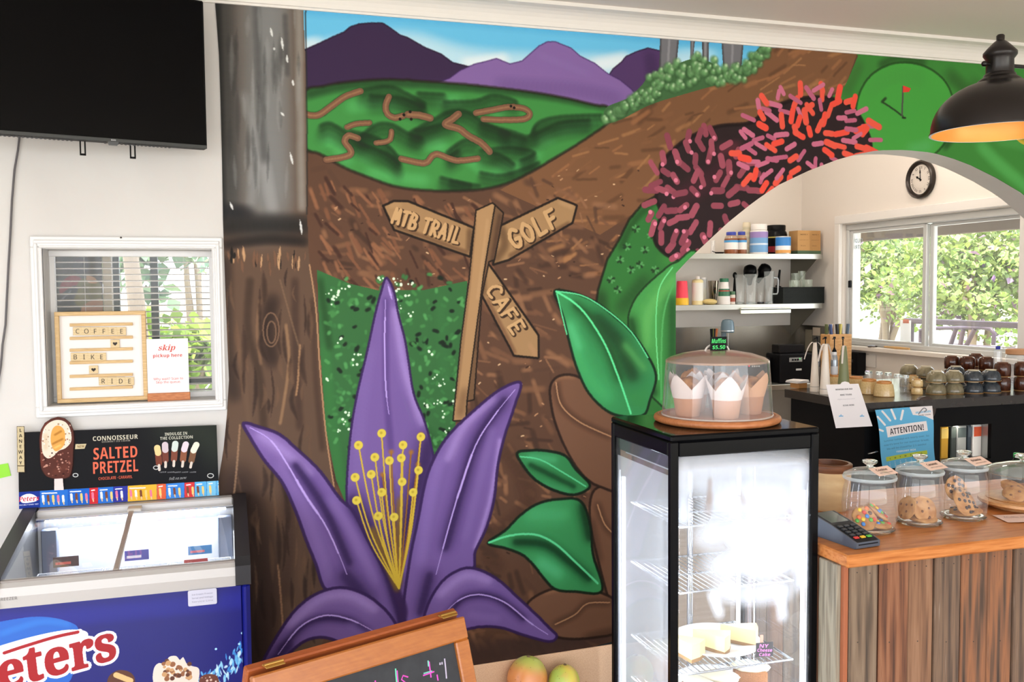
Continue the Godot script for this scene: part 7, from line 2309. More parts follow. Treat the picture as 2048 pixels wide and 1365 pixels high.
func build_bar():
	var dark := mat(rgb(10, 10, 12), 0.5)
	var xl := 2.615
	var zf := 0.178
	var zb := -0.66
	var xr := 4.08
	var t := thing("espresso_bar", "black fronted espresso bar with dark top standing in the arch", "bar", Vector3(0, 0, 0))
	var g := Geo.new()
	var flat := Basis(Vector3(1, 0, 0), Vector3(0, 0, -1), Vector3(0, 1, 0))
	g.at(Transform3D(flat, Vector3(0, 1.04, 0)))
	g.prism(V2([xl, -zf, xr, -zf, xr, -zb, 3.17, -zb, 3.17, 0.425, xl, 0.425]), 0.0, 0.04)
	obj("bar_top", g, grained("bar_top", 99, [[0.0, rgb(34, 29, 26)], [1.0, rgb(44, 38, 34)]], Vector3(2, 2, 2), 0.2, 0.02), t)
	var h0 := wz(1736, 908, zf - 0.03)
	var h1 := wz(1752, 902, zf - 0.03)
	g = Geo.new()
	g.tube([h0, h0 + Vector3(0.004, 0.006, 0.02), (h0 + h1) / 2 + Vector3(0, 0.006, 0.026), h1 + Vector3(-0.004, 0, 0.02), h1], 0.0035, 8)
	obj("door_pull", g, mat(rgb(200, 200, 200), 0.15, 0.9), t)
	# carcass with an open cubby
	var c0 := wz(1880, 908, zf - 0.03)
	var c1 := wz(1983, 848, zf - 0.03)
	g = Geo.new()
	var fz := zf - 0.03
	for b in [[xl + 0.02, 0, c0.x, 1.04], [c1.x, 0, xr - 0.01, 1.04], [c0.x, 0, c1.x, c0.y - 0.04], [c0.x, c1.y, c1.x, 1.04]]:
		g.box(Vector3((b[0] + b[2]) / 2, (b[1] + b[3]) / 2, fz - 0.01), Vector3(b[2] - b[0], b[3] - b[1], 0.02))
	obj("front_panel", g, dark, t)
	g = Geo.new()
	g.box(Vector3(xl + 0.03, 0.52, (fz - 0.42) / 2), Vector3(0.02, 1.04, fz + 0.38))
	g.box(Vector3(3.19, 0.52, -0.53), Vector3(0.02, 1.04, 0.23))
	g.box(Vector3(3.6, 0.52, zb + 0.02), Vector3(0.84, 1.04, 0.02))
	obj("end_panel", g, dark, t)
	g = Geo.new()
	g.box(Vector3((c0.x + c1.x) / 2, c0.y - 0.05, fz - 0.14), Vector3(c1.x - c0.x + 0.1, 0.02, 0.26))
	g.box(Vector3((c0.x + c1.x) / 2, c1.y + 0.01, fz - 0.14), Vector3(c1.x - c0.x + 0.1, 0.01, 0.26))
	g.box(Vector3((c0.x + c1.x) / 2, (c0.y + c1.y) / 2 - 0.02, fz - 0.26), Vector3(c1.x - c0.x + 0.1, c1.y - c0.y + 0.06, 0.01))
	for x in [c0.x - 0.01, c1.x + 0.01]:
		g.box(Vector3(x, (c0.y + c1.y) / 2 - 0.02, fz - 0.14), Vector3(0.012, c1.y - c0.y + 0.06, 0.26))
	obj("cubby", g, mat(rgb(170, 172, 170), 0.3, 0.7), t)
	panel_light("cubby_light", Vector3((c0.x + c1.x) / 2, c1.y - 0.002, fz - 0.08), Vector3(0, -1, -0.3), Vector2(c1.x - c0.x - 0.02, 0.02), 0.05, Color(1.0, 0.97, 0.9))
	g = Geo.new()
	g.box(Vector3((c0.x + c1.x) / 2, c1.y + 0.002, fz - 0.08), Vector3(c1.x - c0.x - 0.02, 0.004, 0.02))
	obj("cubby_lamp", g, glow(rgb(255, 248, 230), 2.0), t)
	# bags and cartons inside
	for q in [[1881, 1898, rgb(196, 150, 50), 0.6, "gold foil coffee bag", rgb(226, 190, 90)], [1901, 1913, rgb(40, 48, 46), 0.0, "dark green carton", rgb(60, 70, 66)], [1914, 1934, rgb(150, 152, 150), 0.2, "pale grey label bottle", rgb(70, 80, 80)], [1936, 1944, rgb(50, 60, 70), 0.0, "narrow navy carton", rgb(80, 90, 100)], [1946, 1964, rgb(240, 236, 230), 0.0, "orange and white carton", rgb(224, 90, 50)], [1970, 1981, rgb(244, 246, 250), 0.0, "plain white carton", rgb(250, 250, 252)]]:
		var a := wz(q[0], 905, fz - 0.06)
		var b := wz(q[1], 853, fz - 0.06)
		var base := c0.y - 0.04
		var w: float = b.x - a.x
		var h: float = (c1.y - base) * 0.93
		var item := thing("carton" if q[3] < 0.5 else "coffee_bag", q[4] + " standing in the lit cubby under the bar", "carton" if q[3] < 0.5 else "coffee bag", Vector3((a.x + b.x) / 2, base + 0.0005, fz - 0.09))
		g = Geo.new()
		g.box(Vector3(0, h / 2, 0), Vector3(w, h, 0.06), 0.004)
		obj("body", g, mat(q[2], 0.35, q[3]), item)
		g = Geo.new()
		g.box(Vector3(0, h * 0.78, 0.0305), Vector3(w * 0.86, h * 0.3, 0.001))
		obj("label", g, mat(q[5], 0.5), item)
	# grinder hopper bracket beside the notice
	g = Geo.new()
	var hp := wz(1854, 819, zf)
	g.at(Transform3D(Basis(Vector3(1, 0, 0), PI / 2), Vector3(hp.x, hp.y, zf - 0.03)))
	g.lathe([Vector2(0, 0), Vector2(0.052, 0), Vector2(0.056, 0.004), Vector2(0.056, 0.022), Vector2(0.05, 0.026), Vector2(0, 0.026)], 32)
	var kn := obj("knock_box", g, mat(rgb(64, 48, 42), 0.3, 0.2), self)
	tag(kn, "dark brown round knock box under the bar edge beside the blue notice", "knock box")
	build_notices(zf)
	# upturned cups, row by row
	var brown := "brown mugs on the bar"
	var slate := "slate grey cups on the bar"
	var sage := "sage cups on the bar"
	var cream := "cream mugs on the bar"
	var espresso := "espresso cups on the bar"
	for q in [["mug", 1903, 764, 2, 0.3, "brown mug of the leftmost stack in the rear brown row", brown], ["mug", 1934, 766, 2, 0.8, "brown mug of the second stack in the rear brown row", brown],
		["mug", 1951, 758, 2, 2.6, "brown mug of the far stack peeping between two rear brown stacks", brown], ["mug", 1972, 767, 2, 0.2, "brown mug of the third stack in the rear brown row", brown],
		["mug", 2004, 782, 2, 0.9, "brown mug of the front stack beside the slate cups", brown], ["mug", 2044, 781, 2, 0.2, "brown mug of the front stack cut by the right edge", brown],
		["slate", 1836, 760, 1, 0.4, "slate grey cup at the back behind the sage cups", slate], ["slate", 1874, 761, 1, 0.2, "second slate grey cup at the back, left of the brown mugs", slate],
		["slate", 1911, 776, 2, 0.3, "slate grey cup of the middle row stack below the brown mugs", slate], ["slate", 1946, 786, 2, 0.7, "slate grey cup of the front stack next to the sage cups", slate],
		["slate", 1981, 785, 2, 0.25, "slate grey cup of the front stack with handles toward the brown mugs", slate],
		["sage", 1818, 772, 2, 0.2, "sage cup of the rear stack behind the espresso cups", sage], ["sage", 1851, 776, 2, 0.1, "sage cup of the second rear stack", sage],
		["sage", 1872, 788, 2, 1.0, "sage cup of the front stack next to the espresso cups", sage], ["sage", 1907, 787, 2, 0.1, "sage cup of the front stack next to the slate cups", sage],
		["espresso", 1834, 789, 2, 1.4, "small cream espresso cup at the front of the bar", espresso], ["espresso", 1826, 780, 2, 1.2, "small cream espresso cup just behind the front espresso stack", espresso],
		["stub", 1768, 793, 1, 1.2, "large cream mug nearest the front of the bar", cream], ["stub", 1738, 788, 1, 1.1, "cream mug second from the front of the bar", cream],
		["stub", 1712, 782, 1, 1.1, "cream mug right behind the green fly fan", cream], ["stub", 1670, 777, 1, 1.2, "cream mug between the white and green fly fans", cream]]:
		stack(q[0], q[1], q[2], q[3], q[4], q[5], q[6])
	tumbler(1737, 776, 0.021, "leftmost upturned glass tumbler behind the cream mugs")
	tumbler(1758, 778, 0.019, "second upturned glass tumbler behind the cream mugs")
	tumbler(1776, 780, 0.019, "third upturned glass tumbler behind the front cream mug")
	tumbler(1795, 784, 0.020, "fourth upturned glass tumbler, right of the front cream mug")
	tumbler(1810, 786, 0.020, "fifth upturned glass tumbler, next to the espresso cups")
	build_bar_items()

func build_notices(zf: float):
	# small hanging card
	var z := zf + 0.03
	var q := [wz(1652, 770, z), wz(1717, 768, z), wz(1745, 853, z), wz(1672, 857, z)]
	var t := thing("hanging_card", "white card with dark lettering hanging tilted at the corner of the bar", "card", Vector3(q[0].x, q[0].y, z))
	var g := Geo.new()
	var poly := PackedVector2Array()
	for p in [q[3], q[2], q[1], wz(1700, 768.5, z), wz(1697, 765, z), wz(1690, 763.5, z), wz(1684, 765, z), wz(1681, 769, z), q[0]]:
		poly.append(Vector2(p.x - t.position.x, p.y - t.position.y))
	g.prism(poly, -0.0012, 0.0)
	obj("card", g, mat(rgb(234, 228, 228), 0.7), t)
	var o := t.position
	g = Geo.new()
	for l in [["MONTEM HUB AND", 1688, 779, 0.0062, 0.083], ["BIKE TOURS", 1692, 790, 0.0062, 0.057], ["SCAN HERE", 1697, 811, 0.0062, 0.056]]:
		var p := wz(l[1], l[2], z) - o
		g.letters(l[0], Vector2(p.x, p.y), l[3], l[4], "Droid Sans", true, -0.1, 0.0)
	obj("lettering", g, mat(rgb(40, 36, 40), 0.7), t)
	g = Geo.new()
	var p := wz(1692, 798.5, z) - o
	g.letters("digital business card", Vector2(p.x, p.y), 0.0034, 0.086, "Droid Sans", false, 0.0, 0.0)
	obj("small_print", g, mat(rgb(170, 164, 168), 0.7), t)
	for px in [1682, 1724]:
		g = Geo.new()
		p = wz(px, 832, z) - o
		g.at(Transform3D(Basis(), Vector3(p.x, p.y, 0.0003)))
		g.prism(V2([-0.012, -0.004, 0.012, -0.004, 0.009, 0.001, 0.004, -0.001, 0.0, 0.007, -0.005, 0.0, -0.009, 0.002]), 0, 0.0003, false)
		obj("logo", g, mat(rgb(120, 176, 214), 0.7), t)
	# blue A4 notice, curling
	var z2 := zf + 0.012
	var a := wz(1746, 820, z2)
	var b := wz(1856, 811, z2)
	var c := wz(1868, 930, z2)
	var d := wz(1762, 938, z2)
	var K := 460.0
	var P := Paint.new(460, 560, rgb(96, 178, 218), func(v): return v * 460.0, 460.0)
	P.poly([0.62, -0.02, 1.02, -0.02, 1.02, 0.3, 0.86, 0.2, 0.66, 0.16], rgb(236, 228, 226), [], false)
	for r in [[0.13, 0.04, 0.24, 0.24], [0.3, 0.02, 0.34, 0.22], [0.5, 0.06, 0.44, 0.24], [0.02, 0.14, 0.13, 0.32], [0.0, 0.4, 0.08, 0.44]]:
		P.line(r, 0.02, rgb(238, 232, 230), true, false, false)
	P.poly([0.14, 0.36, 0.88, 0.30, 0.90, 0.50, 0.16, 0.58], rgb(238, 230, 228), [], false)
	P.text("ATTENTION!", 0.52, 0.445, 0.12, rgb(50, 48, 54), 0.62, "Droid Sans", true, 0.0, 0.08)
	var ink := rgb(60, 112, 150)
	P.text("Summer holidays are nearly over. So", 0.5, 0.625, 0.036, ink, 0.84, "Droid Sans", false, 0, 0.06)
	P.text("now it's time for our summer break,", 0.5, 0.71, 0.036, ink, 0.84, "Droid Sans", false, 0, 0.06)
	P.text("We will be closed for 2.5 weeks!", 0.5, 0.795, 0.036, ink, 0.74, "Droid Sans", false, 0, 0.06)
	P.text("FEBRUARY 2024", 0.5, 0.88, 0.036, rgb(226, 232, 236), 0.36, "Droid Sans", true, 0, 0.05)
	P.poly([0.1, 0.98, 0.88, 0.90, 0.88, 0.98, 0.1, 1.07], rgb(180, 196, 60), [], false)
	for i in 7:
		P.text("SMTWTFS"[i], 0.18 + i * 0.1, 1.02 - i * 0.011, 0.03, rgb(60, 80, 50), 0, "Droid Sans", true)
	for i in 28:
		P.text(str(i + 1), 0.16 + (i % 7) * 0.105, 1.1 + (i / 7) * 0.035 - (i % 7) * 0.01, 0.02, rgb(230, 236, 240), 0, "Droid Sans", true)
	P.text("montem", 0.84, 0.11, 0.05, rgb(84, 170, 206), 0.25, "Droid Sans", true, 0, 0.05)
	P.text("HUB CAFE", 0.86, 0.175, 0.022, rgb(70, 66, 70), 0.2, "Droid Sans", true, 0, 0.03)
	P.line([0.76, 0.15, 0.84, 0.05, 0.88, 0.04, 0.9, 0.08, 0.86, 0.11], 0.008, rgb(120, 120, 124), true)
	var n := thing("notice_sheet", "curling blue ATTENTION notice with a white heading taped to the bar front", "notice", Vector3(a.x, a.y, z2))
	g = Geo.new()
	g.grid(16, 20, func(u, v):
		var top := a.lerp(b, u)
		var bot := d.lerp(c, u)
		var pt := top.lerp(bot, v) - n.position
		pt.x += 0.006 * sin(v * PI) * (0.5 - u) + 0.004 * sin(v * 6.0)
		pt.z = 0.004 + 0.018 * (u - 0.5) * (u - 0.5) * 2.0 + 0.012 * (1.0 - v) * u
		return pt, Vector3(0, 0, 1))
	var nm := printed(P.tex(), 0.6)
	nm.uv1_scale = Vector3(1, 1, 1)
	nm.backlight_enabled = true
	nm.backlight = Color(0.3, 0.3, 0.3)
	obj("sheet", g, nm, n)

func build_bar_items():
	# fly fans: cone body, two drooping soft blades
	var i := 0
	for q in [[1629, 784, 686, 0.021, rgb(226, 212, 196), "left white cone shaped fly fan with drooping blades on the bar"], [1650, 789, 689, 0.024, rgb(228, 216, 202), "right white cone shaped fly fan standing in front of the left one"], [1687, 787, 693, 0.028, rgb(116, 122, 82), "olive green cone shaped fly fan with pale drooping blades on the bar"]]:
		var p := wy(q[0], q[1], 1.08)
		var h := wp(q[0], q[2], p, Vector3(0, 0, 1)).y - 1.08
		var r: float = q[3]
		var t := thing("fly_fan", q[5], "fly fan", Vector3(p.x, 1.0805, p.z), 0.4 * i)
		var g := Geo.new()
		g.lathe([Vector2(0, 0), Vector2(r, 0.0), Vector2(r * 1.02, 0.004), Vector2(r, h * 0.1), Vector2(r * 0.6, h * 0.75), Vector2(r * 0.42, h * 0.985), Vector2(r * 0.36, h), Vector2(0, h)], 28)
		obj("cone", g, mat(q[4], 0.45), t)
		g = Geo.new()
		g.lathe([Vector2(r * 1.012, h * 0.1), Vector2(r * 1.0, h * 0.112)], 28)
		obj("seam_ring", g, mat((q[4] as Color).darkened(0.3), 0.5), t)
		for s in [-1, 1]:
			g = Geo.new()
			var s1: float = s
			g.grid(14, 3, func(u, v):
				var x: float = s1 * (r * 0.3 + u * 0.052)
				var y: float = h + 0.002 + 0.008 * sin(u * PI * 0.5) - 0.088 * u * u
				return Vector3(x, y, (v - 0.5) * (0.011 - 0.003 * u)), Vector3.UP)
			obj("blade", g, mat(rgb(214, 204, 196), 0.5, 0.0, {"backlight_enabled": true, "backlight": Color(0.4, 0.4, 0.4)}), t)
		i += 1
	# timber napkin box with papers
	var nb := wy(1602, 777, 1.08)
	var n := thing("napkin_box", "small timber box carrying a stack of white napkins at the left end of the bar", "box", Vector3(nb.x, 1.0805, nb.z - 0.02), 0.2)
	var g := Geo.new()
	g.box(Vector3(0, 0.013, 0), Vector3(0.055, 0.026, 0.06), 0.001)
	obj("box", g, mat(rgb(170, 118, 62), 0.6), n)
	for k in 4:
		g = Geo.new().at(Transform3D(Basis(Vector3.UP, 0.12 * k), Vector3(-0.008, 0.028 + k * 0.0035, 0)))
		g.box(Vector3(), Vector3(0.085, 0.0025, 0.08), 0.0008)
		obj("napkin", g, mat(rgb(238, 232, 228), 0.8), n)
	# pump bottles behind
	var labels := ["first pump bottle, mostly hidden behind the white fly fans", "second pump bottle, between the two white fly fans", "third pump bottle with a white collar and chrome label", "fourth pump bottle behind the green fly fan"]
	i = 0
	for px in [1634, 1650, 1668, 1685]:
		var p := wz(px, 768.0, -0.395)
		p.y = 1.08
		var h: float = wp(px, 674, p, Vector3(0, 0, 1)).y - 1.08
		var b := thing("pump_bottle", labels[i], "pump bottle", Vector3(p.x, 1.0805, -0.395), 0.2 * i, "pump bottles at the back of the bar")
		g = Geo.new()
		g.lathe([Vector2(0, 0), Vector2(0.016, 0), Vector2(0.0175, 0.004), Vector2(0.0175, h * 0.52), Vector2(0.014, h * 0.62), Vector2(0.009, h * 0.66), Vector2(0, h * 0.66)], 24)
		obj("bottle", g, mat([rgb(52, 44, 40), rgb(60, 50, 44), rgb(160, 168, 176), rgb(130, 110, 60)][i], 0.15, 0.3 if i == 2 else 0.0), b)
		g = Geo.new()
		g.lathe([Vector2(0.018, h * 0.12), Vector2(0.018, h * 0.42)], 24)
		obj("label", g, mat([rgb(90, 80, 70), rgb(120, 108, 90), rgb(210, 214, 220), rgb(180, 150, 80)][i], 0.4), b)
		g = Geo.new()
		g.lathe([Vector2(0.010, h * 0.66), Vector2(0.011, h * 0.72), Vector2(0.006, h * 0.76), Vector2(0.0028, h * 0.79), Vector2(0.0028, h * 0.95), Vector2(0.006, h * 0.96), Vector2(0.006, h), Vector2(0, h)], 18)
		g.tube([Vector3(0, h * 0.97, 0), Vector3(-0.016, h * 0.975, 0.004), Vector3(-0.024, h * 0.955, 0.006)], 0.0028, 6)
		obj("pump", g, mat(rgb(18, 18, 20), 0.4), b)
		if i == 2:
			g = Geo.new()
			g.lathe([Vector2(0.0115, h * 0.64), Vector2(0.0125, h * 0.67), Vector2(0.0115, h * 0.70)], 18)
			obj("collar", g, mat(rgb(230, 230, 232), 0.4), b)
		i += 1

# ================================================================ back of the kitchen: shelves, bench, clock
func upright(px0: float, px1: float, ytop: float, ybase: float, z: float) -> Array:
	# [base centre, radius, height] of a thing that spans these pixels at depth z
	var a := wz(px0, ybase, z)
	var b := wz(px1, ybase, z)
	var tp := wz((px0 + px1) / 2, ytop, z)
	return [Vector3((a.x + b.x) / 2, (a.y + b.y) / 2, z), (b.x - a.x) / 2, tp.y - (a.y + b.y) / 2]

func lathed(called: String, label: String, category: String, px0: float, px1: float, ytop: float, sy: float, ybase: float, z: float, parts: Array, group := "") -> Node3D:
	# parts: [name, profile in units of radius and height, material]
	var q := upright(px0, px1, ytop, ybase, z)
	var t := thing(called, label, category, Vector3(q[0].x, sy + 0.0005, z), 0.0, group)
	for p in parts:
		var g := Geo.new()
		var prof := []
		for i in range(0, p[1].size(), 2):
			prof.append(Vector2(p[1][i] * q[1], p[1][i + 1] * q[2]))
		g.lathe(prof, 28)
		obj(p[0], g, p[2], t)
	return t

func build_shelves():
	var steel := mat(rgb(196, 196, 190), 0.28, 0.85)
	var zf := -2.25
	var ub := wz(1646, 508.5, zf).y
	var lb := wz(1645, 607, zf).y
	var names := ["upper", "lower"]
	for k in 2:
		var y := [ub, lb][k] as float
		var t := thing("steel_shelf", "%s stainless steel wall shelf on the kitchen back wall" % names[k], "shelf", Vector3(3.17, y, 0))
		var g := Geo.new()
		g.box(Vector3(0, -0.0015, (zf - 2.6) / 2), Vector3(1.94, 0.003, 0.35))
		g.box(Vector3(0, -0.018, zf + 0.0015), Vector3(1.94, 0.037, 0.003), 0.001)
		obj("deck", g, steel, t)
		for x in [-0.62, 0.94]:
			g = Geo.new().at(Transform3D(Basis(Vector3(0, 0, 1), Vector3(0, 1, 0), Vector3(-1, 0, 0)), Vector3(x, 0, 0)))
			g.prism(V2([-2.6, -0.004, zf - 0.02, -0.004, zf - 0.02, -0.03, -2.58, -0.25, -2.6, -0.25]), -0.002, 0.002)
			obj("bracket", g, mat(rgb(120, 116, 104), 0.4, 0.7), t)
	# docket rail under the lower shelf
	var da := wz(1481, 613, zf + 0.02)
	var db := wz(1582, 628, zf + 0.02)
	var dr := thing("docket_rail", "shiny metal docket rail fixed to the edge of the lower steel shelf", "rail", Vector3((da.x + db.x) / 2, (da.y + db.y) / 2, zf + 0.014))
	var g := Geo.new()
	g.box(Vector3(0, 0.012, 0), Vector3(db.x - da.x, 0.012, 0.022), 0.003)
	g.box(Vector3(0, -0.010, 0), Vector3(db.x - da.x, 0.03, 0.016), 0.003)
	obj("rail_body", g, mat(rgb(214, 216, 196), 0.15, 0.9), dr)
	g = Geo.new()
	g.box(Vector3(0, 0.0055, 0.0085), Vector3(db.x - da.x - 0.004, 0.003, 0.004))
	obj("slot", g, mat(rgb(16, 16, 16), 0.6), dr)
	var sp := wz(1380, 655, -2.59)
	g = Geo.new()
	g.box(Vector3(3.0, (0.92 + sp.y) / 2, -2.594), Vector3(2.39, sp.y - 0.92, 0.008))
	g.box(Vector3(4.194, (0.92 + sp.y) / 2, -2.37), Vector3(0.008, sp.y - 0.92, 0.44))
	struct("trim_3", g, mat(rgb(134, 128, 118), 0.27, 0.85))
	var bench := thing("steel_bench", "stainless steel kitchen bench along the back wall", "bench", Vector3(0, 0, 0))
	g = Geo.new()
	g.box(Vector3(2.78, 0.9, -2.26), Vector3(2.82, 0.04, 0.66), 0.004)
	obj("bench_top", g, steel, bench)
	for x in [1.42, 2.8, 4.12]:
		for z in [-2.52, -1.98]:
			g = Geo.new()
			g.box(Vector3(x, 0.44, z), Vector3(0.04, 0.88, 0.04), 0.003)
			obj("leg", g, steel, bench)
	g = Geo.new()
	g.box(Vector3(2.78, 0.25, -2.26), Vector3(2.7, 0.02, 0.58), 0.003)
	obj("under_shelf", g, steel, bench)
	build_shelf_goods(ub, lb)
	build_bench_goods()
	build_clock()

func build_shelf_goods(ub: float, lb: float):
	var z := -2.34
	var cl := pane(0.12, 0.03)
	var blue := mat(rgb(30, 50, 150), 0.4)
	var amber := mat(rgb(132, 76, 44), 0.25)
	var white := mat(rgb(236, 232, 228), 0.45)
	lathed("glass_jug", "small clear glass jug at the left end of the upper steel shelf", "jug", 1421, 1430, 480, ub, 507, z, [["wall", [0.8, 0, 0.9, 0.02, 0.75, 0.4, 0.85, 1], cl], ["base", [0, 0, 0.8, 0, 0.85, 0.04, 0, 0.05], solid_glass()]])
	var pan := upright(1429, 1449, 500, 507, z)
	var pt := thing("frying_pan", "black shallow pan lying on the upper steel shelf beside the coffee jars", "pan", Vector3(pan[0].x, ub + 0.0005, z))
	var g := Geo.new()
	g.lathe([Vector2(0, 0), Vector2(0.026, 0), Vector2(0.034, 0.014), Vector2(0.032, 0.014), Vector2(0.025, 0.002), Vector2(0, 0.002)], 28)
	obj("pan", g, mat(rgb(24, 24, 26), 0.5), pt)
	g = Geo.new()
	g.tube([Vector3(-0.03, 0.012, 0), Vector3(-0.06, 0.02, 0.004)], 0.0035, 6)
	obj("handle", g, mat(rgb(24, 24, 26), 0.5), pt)
	for q in [[1450, 1474, 463, "left coffee jar with a blue lid on the upper steel shelf"], [1474, 1492, 462, "right coffee jar with a blue lid on the upper steel shelf"]]:
		lathed("coffee_jar", q[3], "jar", q[0], q[1], q[2], ub, 507, z + (0.02 if q[0] < 1460 else 0.0), [["coffee", [0, 0, 0.95, 0, 1, 0.04, 1, 0.62, 0.96, 0.7, 0, 0.7], amber], ["neck", [0.96, 0.7, 0.9, 0.78, 0.7, 0.84, 0.66, 0.86], pane(0.35, 0.1, Color(0.8, 0.62, 0.45))], ["label", [1.01, 0.2, 1.01, 0.6], white], ["label_band", [1.015, 0.52, 1.015, 0.62], mat(rgb(70, 150, 206), 0.5)], ["lid", [0, 0.85, 0.7, 0.85, 0.72, 0.87, 0.72, 0.98, 0.66, 1, 0, 1], blue]], "coffee jars on the upper shelf")
	var cupst := upright(1486, 1500, 439, 507, z - 0.12)
	var cs := thing("paper_cup_stack", "tall stack of patterned cream paper cups behind the second coffee jar", "paper cups", Vector3(cupst[0].x, ub + 0.0005, z - 0.12))
	for k in 12:
		g = Geo.new().move(Vector3(0, k * cupst[2] / 13.5, 0))
		var r: float = cupst[1]
		g.lathe([Vector2(r * 1.04, 0), Vector2(r * 1.06, 0.003), Vector2(r * 1.0, 0.006), Vector2(r * 0.9, cupst[2] * 0.14), Vector2(0, cupst[2] * 0.14)], 24)
		obj("cup", g, mat(rgb(226, 216, 188) if k % 2 else rgb(212, 204, 176), 0.6), cs)
	lathed("protein_tub", "large white tub with blue and mauve label on the upper steel shelf", "tub", 1502, 1533, 448, ub, 508, z, [["tub", [0, 0, 0.97, 0, 1, 0.03, 1, 0.72, 0.95, 0.78, 0.82, 0.8], white], ["label", [1.008, 0.06, 1.008, 0.54], mat(rgb(110, 160, 206), 0.5)], ["label_top", [1.008, 0.54, 1.008, 0.74], mat(rgb(150, 128, 186), 0.5)], ["label_side", [1.012, 0.3, 1.012, 0.36], mat(rgb(214, 226, 240), 0.5)], ["lid", [0.84, 0.8, 0.9, 0.81, 0.9, 0.98, 0.86, 1, 0, 1], white]])
	lathed("supplement_tub", "big black tub with a red band on the upper steel shelf", "tub", 1533, 1571, 449, ub, 508, z - 0.09, [["tub", [0, 0, 0.96, 0, 1, 0.03, 1, 0.62, 0.92, 0.76, 0.8, 0.82], mat(rgb(18, 18, 20), 0.25)], ["red_band", [1.006, 0.08, 1.006, 0.28], mat(rgb(150, 28, 30), 0.4)], ["gold_band", [1.006, 0.56, 1.006, 0.6], mat(rgb(190, 180, 90), 0.4)], ["lid", [0.8, 0.82, 0.84, 0.83, 0.84, 0.97, 0.8, 1, 0, 1], mat(rgb(14, 14, 15), 0.4)]])
	lathed("milk_powder_tin", "blue, white and orange tin in front of the black tub on the upper shelf", "tin", 1553, 1579, 474, ub, 509, z + 0.06, [["tin", [0, 0, 0.98, 0, 1, 0.02, 1, 0.98, 0.97, 1, 0, 0.985], mat(rgb(206, 206, 206), 0.3, 0.6)], ["label", [1.006, 0.34, 1.006, 0.94], mat(rgb(50, 128, 200), 0.4)], ["label_swirl", [1.008, 0.22, 1.008, 0.46], mat(rgb(240, 240, 240), 0.4)], ["label_foot", [1.007, 0.04, 1.007, 0.26], mat(rgb(222, 160, 84), 0.4)]])
	var kraft := mat(rgb(190, 146, 92), 0.8)
	for q in [[1586, 1611, 461, "left brown carton with a green base on the upper steel shelf", 0.0], [1610, 1632, 461, "right brown carton at the end of the upper steel shelf", -0.03]]:
		var u := upright(q[0], q[1], q[2], 508, z + q[4])
		var t := thing("shelf_carton", q[3], "box", Vector3(u[0].x, ub + 0.0005, z + q[4]))
		g = Geo.new()
		g.box(Vector3(0, u[2] / 2, 0), Vector3(u[1] * 2 - 0.002, u[2], 0.11), 0.001)
		obj("box", g, kraft, t)
		g = Geo.new()
		g.box(Vector3(0, u[2] * 0.08, 0.0005), Vector3(u[1] * 2, u[2] * 0.14, 0.112))
		obj("green_band", g, mat(rgb(70, 96, 70), 0.7), t)
		g = Geo.new().move(Vector3(0, 0, 0.0555))
		g.letters("NOTE 1", Vector2(0, u[2] * 0.83), 0.008, u[1] * 1.1, "Droid Sans", true)
		g.letters("made with care", Vector2(0, u[2] * 0.6), 0.005, u[1] * 1.4, "Droid Sans", false)
		g.letters("50 pcs", Vector2(-0.006, u[2] * 0.36), 0.008, u[1] * 0.8, "Droid Sans", false)
		obj("lettering", g, mat(rgb(96, 66, 40), 0.8), t)
	# lower shelf
	lathed("sauce_bottle", "squat bottle with a bright red upper and yellow foot on the lower shelf", "bottle", 1352, 1376, 561, lb, 609, z, [["foot", [0, 0, 1, 0, 1, 0.28, 0.98, 0.29], mat(rgb(226, 180, 30), 0.4)], ["upper", [0.98, 0.28, 0.92, 0.32, 0.78, 0.95, 0.72, 1, 0, 1], mat(rgb(232, 60, 84), 0.4)]])
	lathed("spray_can", "tall cream spray can with white nozzle on the lower shelf", "can", 1385, 1405, 551, lb, 609, z, [["can", [0, 0, 1, 0, 1, 0.82, 0.86, 0.86, 0.5, 0.88], mat(rgb(226, 212, 160), 0.4)], ["label", [1.01, 0.14, 1.01, 0.76], mat(rgb(230, 230, 222), 0.5)], ["nozzle", [0.5, 0.88, 0.4, 0.9, 0.36, 0.98, 0.2, 1, 0, 1], white]])
	lathed("storage_jar", "clear jar of pale powder behind the spray can", "jar", 1398, 1412, 553, lb, 607, z - 0.09, [["jar", [0.9, 0, 1, 0.02, 1, 0.9, 0.9, 0.94], pane(0.3, 0.1)], ["powder", [0, 0.01, 0.94, 0.01, 0.94, 0.6, 0, 0.62], mat(rgb(206, 190, 150), 0.8)], ["lid", [0, 0.93, 0.95, 0.93, 0.95, 1, 0, 1], white]])
	var fb := upright(1406, 1434, 594, 609, z + 0.03)
	var fbt := thing("flat_packet", "low yellow packet lying in front of the steel shaker", "packet", Vector3(fb[0].x, lb + 0.0005, z + 0.03))
	g = Geo.new()
	g.blob(Vector3(0, 0.02, 0), Vector3(fb[1], 0.022, 0.04), 0.12, 0.1, 140, 20, 10)
	obj("packet", g, mat(rgb(206, 184, 120), 0.5), fbt)
	lathed("steel_shaker", "polished steel cocktail shaker cup on the lower shelf", "shaker", 1417, 1436, 557, lb, 604, z - 0.11, [["cup", [0, 0, 0.62, 0, 0.66, 0.02, 0.98, 0.96, 1, 1, 0.96, 1, 0.62, 0.1, 0, 0.06], mat(rgb(170, 160, 146), 0.12, 1.0)]])
